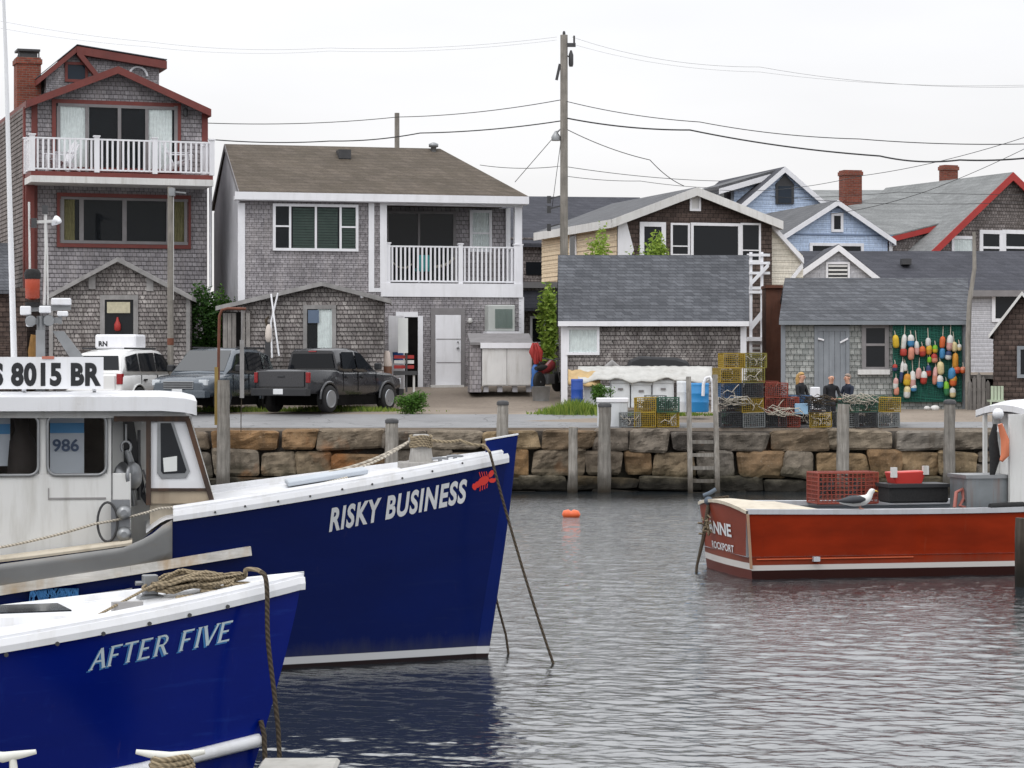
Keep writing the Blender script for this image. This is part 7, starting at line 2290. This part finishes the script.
SER = {'A': [(0, 0), (.78, 0)], 'F': [(.15, 0), (.15, 1)], 'T': [(.4, 0)], 'E': [(.15, 0), (.15, 1)], 'R': [(.15, 0), (.15, 1), (.78, 0)], 'I': [(.2, 0), (.2, 1)], 'V': [(0, 1), (.78, 1)]}
WID = {'A': .95, 'F': .88, 'T': .95, 'E': .95, 'R': .98, 'I': .5, 'V': .92, ' ': .55}
def stroke_text(s_, w=.12, slant=.28):
    vs, fs = [], []; x = 0
    def seg(a, b, ww):
        a = Vector(a); b = Vector(b); d = (b - a).normalized(); n_ = Vector((-d.y, d.x)) * ww / 2; o = len(vs); m = 4
        for i in range(m + 1):
            p = a.lerp(b, i / m); vs.append((p + n_).to_tuple()); vs.append((p - n_).to_tuple())
        for i in range(m): fs.append((o + 2 * i, o + 2 * i + 1, o + 2 * i + 3, o + 2 * i + 2))
    for ch_ in s_:
        for a, b, k in ST.get(ch_, []): seg((x + a[0], a[1]), (x + b[0], b[1]), w * k)
        for p in SER.get(ch_, []): seg((x + p[0] - .13, p[1] + (.02 if p[1] == 0 else -.02)), (x + p[0] + .13, p[1] + (.02 if p[1] == 0 else -.02)), .05)
        x += WID[ch_]
    vs = [(a + b * slant, b) for a, b in vs]; x0 = min(v[0] for v in vs); y0 = min(v[1] for v in vs)
    return [(a - x0, b - y0) for a, b in vs], fs
pl = stroke_text('AFTER FIVE')
hull_text(T, H2, None, (86, 673.5), (231, 642.5), 21, paint('name_shadow', srgb('#3f7fc0'), .5, .05), 'lettering_shadow', polys=pl, off=.005)
hull_text(T, H2, None, (88, 671.5), (233, 640.5), 21, paint('name_silver', srgb('#c6d6de'), .4, .05), 'lettering', polys=pl, off=.010)
# deck fittings
def dz2(x, y): return zs_af(x) + .06 + .06 * (1 - (y / max(.05, H2.half(x, zs_af(x)))) ** 2)
mb = MB(); x0 = T.U(30, -.1); mb.box(x0 - 1.3, x0 + .35, -.35, .35, dz2(x0, 0) - .1, dz2(x0, 0) + .05); ht = T.part('deck_hatch', mb, M['gel_white'], bevel=.02)
mb = MB(); mb.box(x0 - 1.2, x0 + .27, -.28, .28, dz2(x0, 0) + .0502, dz2(x0, 0) + .06); T.part('hatch_glass', mb, M['boat_glass'], ht)
mb = MB(); xb = T.U(150, 0); zb = dz2(xb, 0)
mb.box(xb - .09, xb + .09, -.07, .07, zb - .1, zb + .02); mb.box(xb - .055, xb + .055, -.04, .04, zb + .02, zb + .17); mb.tube([(xb - .11, 0, zb + .11), (xb + .11, 0, zb + .11)], .018, 8)
T.part('mooring_bitt', mb, M['metal_grey'], bevel=.01)
mb = MB(); xc = T.U(129, -.3); mb.box(xc - .14, xc + .08, -.42, -.34, dz2(xc, -.38) - .02, dz2(xc, -.38) + .06); T.part('vent', mb, M['grey_board'])
# coil of rope on deck, over the bow and down
rr = random.Random(12); mb = MB(); pts = []
x0, x1 = T.U(142, 0), T.U(250, 0)
for k in range(12):
    cx = x0 + (x1 - x0) * rr.uniform(.32, .62); ax = (x1 - x0) * rr.uniform(.26, .40); ay = rr.uniform(.08, .17); rz = rr.uniform(-.12, .12); ph = rr.uniform(0, 6)
    for i in range(22):
        a = ph + i * .31; lx, ly = math.cos(a) * ax, math.sin(a) * ay + .05 * math.sin(3 * a + k)
        x = min(-.14, cx + lx * math.cos(rz) - ly * math.sin(rz)); y = -.06 + lx * math.sin(rz) + ly * math.cos(rz)
        hb = max(.03, H2.half(x, zs_af(x)) - .10); y = max(-hb, min(hb, y))
        pts.append(Vector((x, y, dz2(x, y) + .035 + .011 * k * (1 - .6 * abs(math.cos(a))) + .02 * abs(math.sin(2.3 * a + k)))))
mb.tube([wpt(T, p) for p in pts], .011, 6)
for q in range(3):
    c = Vector((x0 + (x1 - x0) * (.35 + .25 * q), -.30 + .1 * q, 0)); mb.tube([wpt(T, Vector((c.x + math.cos(t) * .10, c.y + math.sin(t) * .07 - .03, dz2(c.x, c.y) + .02))) for t in [i * .5 for i in range(13)]], .014, 6)
tip = H2.pix(T, 256, 581, .05)
mb.tube(smooth([wpt(T, p) for p in (pts[-1], Vector((T.U(235, 0), -.05, dz2(T.U(235, 0), 0) + .04)), Vector((tip.x - .06, tip.y + .12, tip.z + .08)), Vector((tip.x - .0, tip.y + .04, tip.z + .085)), Vector((tip.x + .03, tip.y + .01, tip.z + .07)))], 8), .016, 8)
solo('coiled_rope', 'tan rope heaped on the white deck of the near blue boat', 'rope', mb, M['rope_tan'])
p1 = Vector((tip.x + .03, tip.y + .01, tip.z + .07)); a_ = wpt(T, p1)
mb = MB(); mb.tube(smooth([a_, a_ + Vector((.035, -.045, -.035)), a_ + Vector((.05, -.06, -.16)), P(268, 640, a_.y - .08), P(275, 700, a_.y - .1), P(279, 745, a_.y - .1), Vector((P(280, 760, a_.y - .1).x, a_.y - .1, -.3))], 10), .018, 8)
solo('bow_line', 'thick dark rope hanging over the near blue bow into the water', 'rope', mb, M['rope_dark'])
mb = MB(); b_ = P(264, 735, a_.y + .2); mb.tube([b_ + Vector((-.03, .05, .1)), b_, Vector((P(267, 765, b_.y).x, b_.y, -.2))], .02, 7)
solo('bow_line', 'thin dark rope hanging close under the near blue stem', 'rope', mb, M['rope_dark'])
mb = MB(); mb.tube([wpt(T, p) for p in rope_path([Vector((xb, -.1, zb + .1)), Vector((T.U(80, -.7), -.72, dz2(T.U(80, -.7), -.7) + .02)), Vector((T.U(0, -.85), -.86, dz2(T.U(0, -.85), -.86) + .02)), Vector((T.U(-60, -.9), -.9, dz2(T.U(-60, -.9), -.9) + .02))], 0)], .010, 6)
solo('deck_line', 'thin tan line stretched along the white deck of the near blue boat', 'rope', mb, M['rope_tan'])

# --- floats in the foreground
M['float_grey'] = paint('float_grey', srgb('#a3a19b'), .75, .12, 3, .05, srgb('#6f6a61'), .5)
T = Th('dock_float', 'pale grey float corner just below the near blue bow', 'float', 300, 790, 16.7)
T.o0.z = T.root.location.z = 0
mb = MB(); a0, a1 = T.pt(259, 768, -.35), T.pt(345, 768, -.35)
z_ = CH - (757.5 - HY) / F * 17.25
mb.box(P(266, 0, 17.2).x - T.o0.x, P(336, 0, 17.2).x - T.o0.x, -.9, 17.2 - T.o0.y, -.2, z_ - .05); T.part('base', mb, M['timber_grey'])
mb = MB(); mb.box(P(265, 0, 17.2).x - T.o0.x - .02, P(337, 0, 17.2).x - T.o0.x + .02, -.95, 17.25 - T.o0.y, z_ - .05, z_); T.part('top', mb, M['float_grey'], bevel=.02)
T = Th('mooring_dock', 'low dock edge in front of the near blue hull carrying white cleats', 'dock', 100, 800, 15.0)
T.o0.z = T.root.location.z = 0
zt_ = CH - (771 - HY) / F * 15.25
mb = MB(); mb.box(-3.0, .95, -1.2, .25, -.2, zt_); T.part('platform', mb, M['float_grey'], bevel=.02)
for px0, px1 in ((-30, 36), (136, 205)):
    Y = 15.1; c = Vector(((px0 + px1) / 2, 0, 0)); cx = P(c.x, 0, Y).x - T.o0.x; hw = (px1 - px0) / 2 / F * Y; v = Y - T.o0.y; hz_ = CH - (752.5 - HY) / F * Y
    mb = MB(); mb.tube([(cx - hw, v, hz_ + .005), (cx - hw * .6, v, hz_ - .01), (cx, v, hz_ - .03), (cx + hw * .6, v, hz_ - .01), (cx + hw, v, hz_ + .005)], [.015, .024, .034, .024, .015], 10)
    for s_ in (-1, 1): mb.tube([(cx + s_ * .06, v, hz_ - .03), (cx + s_ * .07, v, zt_ - .01)], [.022, .03], 8)
    T.part('cleat', mb, paint('cleat_white', srgb('#cfcfc8'), .45, .08))
mb = MB(); rr = random.Random(9)
for k in range(4):
    mb.tube([P(172, 766, 15.1) + Vector((math.cos(a) * (.14 - .01 * k), math.sin(a) * .07, -.03 + .028 * k + .01 * math.sin(2 * a + k))) for a in [i * .45 for i in range(15)]], .018, 7)
solo('rope_coil', 'tan rope wrapped around the cleat at the bottom of the view', 'rope', mb, M['rope_tan'])

# --- red boat
T = Th('red_lobster_boat', 'brick red open boat with white rail and stern name, moored by the seawall', 'boat', 748, 580, 36.3, 12)
T.o0.z = T.root.location.z = 0
Lr, Wr = 9.5, 2.55


def rb_sheer(x): return .99 - .03 * math.sin(min(1, x / 6) * math.pi) + (.012 * max(0, x - 4) ** 2)


def rb_half(x, t):
    f = max(0, min(1, x / Lr)); k = 1 - max(0, (f - .55) / .45) ** 2.2
    fl = .90 + .10 * t ** .8
    return Wr / 2 * k * fl


def rb_pt(x, t, sg):
    z = -.3 + (rb_sheer(x) + .3) * t
    xx = x - (.10 * (1 - t) * -1 if x == 0 else 0)
    return Vector((x + (.0 if x > 0 else .12 * (1 - t)), Wr / 2 + sg * rb_half(x, t), z))


xs_ = [i * Lr / 40 for i in range(41)]; m = 12
hp = hull_paint('hull_red', srgb('#86290f'), .4, srgb('#2c1512'), .13, srgb('#cfcac6'), .13, .21, var=.3, scuff=srgb('#5f190c'))
mb = MB()
for sg in (-1, 1): mb.grid([[rb_pt(x, j / m, sg) for j in range(m + 1)] for x in xs_], .5, True, flip=(sg > 0))
hl = T.part('hull', mb, hp)
mb = MB(); rows = []
for j in range(m + 1):
    a, b = rb_pt(0, j / m, -1), rb_pt(0, j / m, 1); row = []
    for i in range(9):
        f = i / 8; p = a.lerp(b, f); p.x -= .06 * (1 - (2 * f - 1) ** 2)
        if j == m: p.z += .10 * (1 - (2 * f - 1) ** 2)
        row.append(p)
    rows.append(row)
mb.grid(rows, .5, True, flip=True); tr = T.part('transom', mb, hull_paint('hull_brick', srgb('#7c3727'), .45, srgb('#5a2820'), .14, srgb('#cfcac6'), .14, .24, var=.15, scuff=srgb('#5f2a20')))
def rb_rail(mb, sg, w=.16, h=.075, z=0, out=.025):
    secs = []
    for x in xs_:
        p = rb_pt(x, 1, sg); yo = p.y + sg * out; yi = p.y - sg * w
        secs.append([(p.x, yo, p.z + z), (p.x, yo, p.z + h + z), (p.x, yi, p.z + h + z), (p.x, yi, p.z + z)])
    vs = [q for c in secs for q in c]; fs = []
    for i in range(len(secs) - 1):
        for j in range(4):
            j2 = (j + 1) % 4; q = (i * 4 + j, i * 4 + j2, (i + 1) * 4 + j2, (i + 1) * 4 + j); fs.append(q if sg < 0 else tuple(reversed(q)))
    mb.add(vs, fs, .5); mb.add(secs[0], [(0, 1, 2, 3)], .5)
M['rail_grey'] = paint('rail_grey', srgb('#b4b6ba'), .45, .08, 2, 0, srgb('#7f7a72'), .4)
mb = MB(); rb_rail(mb, -1); rb_rail(mb, 1); T.part('gunwale', mb, M['rail_grey'])
mb = MB(); rows = []
for i in range(9):
    f = i / 8; a = rb_pt(0, 1, -1).lerp(rb_pt(0, 1, 1), f); c = .06 * (1 - (2 * f - 1) ** 2); zc = .10 * (1 - (2 * f - 1) ** 2)
    rows.append([(a.x - c - .03, a.y, a.z + zc), (a.x - c - .03, a.y, a.z + zc + .05), (a.x + .22, a.y, a.z + zc + .06), (a.x + 1.2, a.y, a.z + .05)])
mb.grid(rows, .5, False, flip=True); T.part('stern_deck', mb, M['tan_deck'])
mb = MB(); rows = []
for x in xs_: rows.append([(x, Wr / 2 - rb_half(x, .6), .34), (x, Wr / 2 + rb_half(x, .6), .34)])
mb.grid(rows, .5, False); 
for sg in (-1, 1): mb.grid([[rb_pt(x, 1, sg) - Vector((0, sg * .1, 0)), Vector((x, Wr / 2 + sg * (rb_half(x, .6) - .06), .34))] for x in xs_ if x < 6], .5, False, flip=(sg < 0))
T.part('cockpit', mb, paint('cockpit_grey', srgb('#8f9499'), .6, .1))
mb = MB(); mb.bar(rb_pt(0, 1, -1) + Vector((-.01, -.02, 0)), rb_pt(0, .36, -1) + Vector((-.01, -.02, 0)), .035); T.part('corner_strip', mb, paint('strip_tan', srgb('#a5856c'), .6, .15))
mb = MB(); mb.tube([rb_pt(.15 + i * .25, (.30 + .3) / (rb_sheer(.15 + i * .25) + .3), -1) + Vector((0, -.006, 0)) for i in range(11)], .012, 5); T.part('seam_strip', mb, paint('orange_strip', srgb('#b5532c'), .6, .1))
mb = MB(); p = T.pt(816, 559, .03); mb.box(p.x - .05, p.x + .05, -.02, .1, p.z - .035, p.z + .035); T.part('outlet_plate', mb, M['rail_grey'])
# stern lettering
def stern_text(s_, y0, y1, z0, z1, bold):
    vs, fs = text_mesh(s_, 1, 0, bold); w_ = max(v[0] for v in vs); h_ = max(v[1] for v in vs); pts = []
    for x, y in vs:
        zz = z0 + (z1 - z0) * y / h_; t = (zz + .3) / (rb_sheer(0) + .3); yy = y1 + (y0 - y1) * x / w_
        f = yy / Wr; pts.append((.12 * (1 - t) - .06 * (1 - (2 * f - 1) ** 2) - .012, yy, zz))
    mb = MB(); mb.add(pts, fs, .5); T.part('lettering', mb, M['gel_white'], tr)
stern_text('ANNE', .75, 2.0, .60, .79, .03); stern_text('ROCKPORT', .7, 1.85, .36, .47, .02)
# cabin shelter on the right
ux0, ux1 = T.U(972, Wr), T.U(1075, 1.2)
zc0 = T.Z(416, 1000, .3); zc1 = T.Z(406, 1000, .3)
mb = MB(); rows = []
for i in range(9):
    f = i / 8; x = ux0 + (ux1 + 1.2 - ux0) * f; rows.append([(x, .15 + (Wr - .3) * j / 8, zc1 - .10 * max(0, 1 - f * 5) ** 2 + .10 * (1 - (2 * j / 8 - 1) ** 2)) for j in range(9)])
mb.grid(rows, .5, True)
for q in (0, -1): mb.grid([[Vector(r[q]) for r in rows], [Vector(r[q]) - Vector((0, 0, .12)) for r in rows]], .5, False, flip=(q == 0))
mb.grid([[Vector(p) for p in rows[0]], [Vector(p) - Vector((0, 0, .10)) for p in rows[0]]], .5, False, flip=True)
mb.grid([[Vector((r[0][0], r[0][1], zc1 - .13)) for r in rows], [Vector((r[-1][0], r[-1][1], zc1 - .13)) for r in rows]], .5)
T.part('shelter_roof', mb, M['gel_white'])
mb = MB(); x0 = T.U(1010, .35); mb.box(x0, x0 + 2.4, .35, .42, .4, zc1 - .13); mb.box(x0 + .5, x0 + 2.4, Wr - .42, Wr - .35, .4, zc1 - .13); mb.box(x0 + .6, x0 + .66, .42, Wr - .43, .4, zc1 - .13); T.part('shelter_side', mb, M['cabin_grey'])
mb = MB(); mb.bar((T.U(985, Wr - .4), Wr - .4, .9), (T.U(985, Wr - .4), Wr - .4, zc1 - .1), .06); T.part('shelter_post', mb, M['cabin_grey'])
mb = MB(); mb.tube([T.pt(995, 424, .5), T.pt(993, 440, .5), T.pt(995, 458, .5), T.pt(992, 476, .5)], [.03, .08, .09, .04], 8); T.part('dark_oilskin', mb, M['tyre'])
mb = MB(); mb.tube([T.pt(1001, 424, .33), T.pt(1000, 432, .33)], .05, 8); mb.ball(T.pt(998, 414, .1), .09, 10, 8); T.part('hanging_block', mb, M['gel_white'])
mb = MB(); mb.tube([T.pt(1000, 424, .28), T.pt(1005, 440, .28), T.pt(1005, 455, .28), T.pt(1001, 461, .28)], [.04, .07, .07, .03], 8); T.part('orange_glove', mb, paint('salmon_orange', srgb('#cf7a58'), .7, .1))
RT = T

# things in the red boat
def rbw(v): return Matrix.Translation(RT.o0) @ Matrix.Rotation(RT.a, 4, 'Z') @ Vector(v)
t = trap('red', 847, 0, 38.0, 'orange red trap standing on the red boat', math.radians(-78), .76); t.location = rbw((RT.U(817, 1.9), 2.1, 1.03)); t.scale = (1, 1, 1.3)
t.rotation_euler = (0, 0, RT.a - math.radians(90))
th = Th('black_tote', 'long black plastic tote in the red boat', 'tote', 920, 503, 38.2, 12)
mb = MB(); th.box(mb, 890, 949, 484, 503, 0, .55); th.part('tub', mb, M['tyre'], bevel=.03)
mb = MB(); th.box(mb, 889, 950, 484, 487.5, -.03, .58); th.part('rim', mb, M['car_plastic'])
th = Th('red_basket', 'small red plastic basket standing on the black tote', 'basket', 909, 484.5, 38.35, 12)
a0, a1, zt2 = th.U(892), th.U(926), th.Z(471, 909)
mb = MB(); mb.prism([(a0 + .07, 0, 0), (a1 - .07, 0, 0), (a1, -.03, zt2), (a0, -.03, zt2 - .02)], (0, .38, 0)); th.part('tub', mb, paint('basket_red', srgb('#c23a33'), .45, .1), bevel=.015)
mb = MB(); mb.box(a0 - .02, a0 + .07, -.05, .02, zt2 - .1, zt2 + .06); mb.box(a1 - .06, a1 + .03, -.05, .02, zt2 - .06, zt2 + .08); th.part('handle', mb, M['white_dirty'])
th = Th('metal_bin', 'grey streaked metal bin beside the shelter of the red boat', 'bin', 988, 513, 37.6, 12)
mb = MB(); th.box(mb, 967, 1010, 477, 513, 0, .7); th.part('case', mb, paint('bin_steel', srgb('#7f8487'), .45, .15, 3, 0, srgb('#7a5038'), .6, (9, 9, .5), metal=.5), bevel=.015)
mb = MB(); th.box(mb, 966, 1011, 475, 478.5, -.03, .73); th.part('lid', mb, M['metal_grey'])
mb = MB(); mb.tube([rbw(p) for p in ((RT.U(952, .6), .5, 1.02), (RT.U(955, .6), .55, 1.25), (RT.U(962, .6), .6, 1.3), (RT.U(964, .6), .6, 1.15), (RT.U(957, .6), .5, 1.05), (RT.U(966, .6), .55, 1.0))], .03, 7)
solo('red_hose', 'reddish hose looped between the black tote and the metal bin', 'hose', mb, paint('hose_red', srgb('#9a5a50'), .6, .1))
mb = MB(); mb.tube([rbw(p) for p in ((RT.U(990, .05), .05, rb_sheer(4) + .09), (RT.U(1005, .08), .1, rb_sheer(4) + .1), (RT.U(1024, .1), .12, rb_sheer(4.4) + .1))], .05, 8); solo('black_fender', 'black fender lying on the rail of the red boat', 'fender', mb, M['tyre'])
# stern rope
p0 = rbw((-.02, 1.95, rb_sheer(0) + .12)); mb = MB()
mb.tube([p0 + Vector((.3, -.1, .05)), p0, p0 + Vector((-.03, -.12, -.15)), P(706, 522, p0.y - .2), P(703, 540, p0.y - .25), P(697, 565, p0.y - .4), Vector((P(695, 578, p0.y - .5).x, p0.y - .5, -.2))], [.02, .03, .035, .035, .03, .022, .02], 8)
solo('stern_line', 'dark rope with frayed knots hanging over the stern of the red boat', 'rope', mb, M['rope_dark'])
mb = MB(); rr = random.Random(6)
for i in range(26):
    c = P(706 + rr.uniform(-4, 4), 524 + rr.uniform(-9, 10), p0.y - .24); mb.tube([c, c + Vector((rr.uniform(-.08, .08), rr.uniform(-.05, .02), rr.uniform(-.08, .04)))], .014, 4)
solo('frayed_knot', 'ochre frayed rope knot on the stern line of the red boat', 'rope', mb, M['rope_tan'])
mb = MB(); mb.ball(p0 + Vector((-.02, -.06, -.02)), .07, 10, 8); mb.tube([p0 + Vector((-.1, -.05, .06)), p0 + Vector((0, -.05, .1)), p0 + Vector((.1, -.04, .16))], .035, 6); solo('blue_cleat_rag', 'blue grey rag tied at the stern corner of the red boat', 'rag', mb, paint('rag_blue', srgb('#5c6672'), .9, .2))

# gull
gu = bpy.data.objects.new('seagull', None); COL.objects.link(gu); gx = rbw((RT.U(858, .08), .06, 0)); gu.location = (gx.x, gx.y, rb_sheer(1.7) + .078); gu.rotation_euler = (0, 0, RT.a)
tag(gu, 'dark backed white headed gull resting on the red boat rail', 'bird')
mb = MB()
mb.tube([(-.30, 0, .10), (-.2, 0, .105), (-.08, 0, .11), (.06, 0, .125), (.14, 0, .15), (.18, 0, .20), (.195, 0, .25), (.22, 0, .275), (.255, 0, .27)], [.015, .045, .08, .088, .07, .05, .045, .052, .025], 14)
bo = mb.build('body', paint('gull_white', srgb('#d9d9d6'), .8, .05), gu)
ss = bo.modifiers.new('s', 'SUBSURF'); ss.levels = 1; ss.render_levels = 1
for sg in (-1, 1):
    mb = MB(); mb.tube([(.08, sg * .07, .15), (0, sg * .085, .15), (-.12, sg * .075, .14), (-.25, sg * .03, .125), (-.36, sg * .01, .125)], [.02, .055, .055, .03, .006], 8); mb.build('wing', paint('gull_wing', srgb('#3a3c40'), .8, .1), gu)
    mb = MB(); mb.tube([(.02, sg * .03, .05), (.03, sg * .03, .0)], .007, 5); mb.tube([(.02, sg * .03, .004), (.07, sg * .035, .004)], .008, 5); mb.build('leg', paint('gull_leg', srgb('#c08a78'), .6, .1), gu)
    mb = MB(); mb.ball((.235, sg * .036, .285), .007, 6, 5); mb.build('eye', M['tyre'], gu)
mb = MB(); mb.tube([(.255, 0, .272), (.29, 0, .268), (.315, 0, .255)], [.014, .011, .003], 8); mb.build('beak', paint('beak', srgb('#d3a63a'), .5, .1), gu)

# pile hiding the bow of the red boat, dark harbour pile beyond it
T = Th('mooring_pile', 'dark wet pile at the right edge in front of the red bow', 'pile', 1023, 600, 35.2)
T.o0.z = T.root.location.z = 0
mb = MB(); mb.tube([(0, 0, -.4), (0, 0, .4), (.0, 0, .8), (.01, 0, 1.0)], .12, 12); T.part('shaft', mb, wood_mat('pile_dark', srgb('#3a332d'), srgb('#5b534b'), zwet=(.3, .9, srgb('#17140f'))))

# orange float on the water
mb = MB(); c = P(571, 517, 51.6)
mb.tube([(c.x - .18, c.y, .03), (c.x - .14, c.y, .05), (c.x - .06, c.y, .06), (c.x, c.y, .05), (c.x + .06, c.y, .06), (c.x + .14, c.y, .05), (c.x + .19, c.y, .03)], [.03, .09, .1, .075, .1, .085, .03], 12)
solo('orange_float', 'orange twin lobed mooring float adrift near the seawall', 'float', mb, paint('float_orange', srgb('#e0673a'), .5, .1))

# ------------------------------------------------------------------ boards and fittings of one kind become parts of their own
def split_pieces(o):
    me = o.data; n = len(me.vertices); par = list(range(n))

    def find(a):
        while par[a] != a:
            par[a] = par[par[a]]; a = par[a]
        return a
    for e_ in me.edges:
        a, b = find(e_.vertices[0]), find(e_.vertices[1])
        if a != b: par[a] = b
    groups = {}
    for p_ in me.polygons: groups.setdefault(find(p_.vertices[0]), []).append(p_)
    if len(groups) < 2: return
    for polys in groups.values():
        mb = MB(); idx = {}
        for p_ in polys:
            f = []
            for v in p_.vertices:
                if v not in idx: idx[v] = len(mb.v); mb.v.append(tuple(me.vertices[v].co))
                f.append(idx[v])
            mb.f.append(tuple(f)); mb.t.append(R.random()); mb.sm.append(p_.use_smooth)
        c = mb.build(o.name.split('.')[0], me.materials[0], o.parent)
        if o.modifiers:
            q = c.modifiers.new('bevel', 'BEVEL'); q.width = o.modifiers[0].width; q.segments = 1; q.limit_method = 'ANGLE'
    bpy.data.objects.remove(o)


for o in [o for o in bpy.data.objects if o.type == 'MESH' and o.parent is not None and not o.children and o.name.split('.')[0] in ('corner_board', 'fixture', 'patch_board', 'rail', 'trim_board', 'white_trim', 'porch_post', 'block_foot', 'deck_light', 'hinge', 'landing', 'tread', 'plank', 'slat')]:
    split_pieces(o)
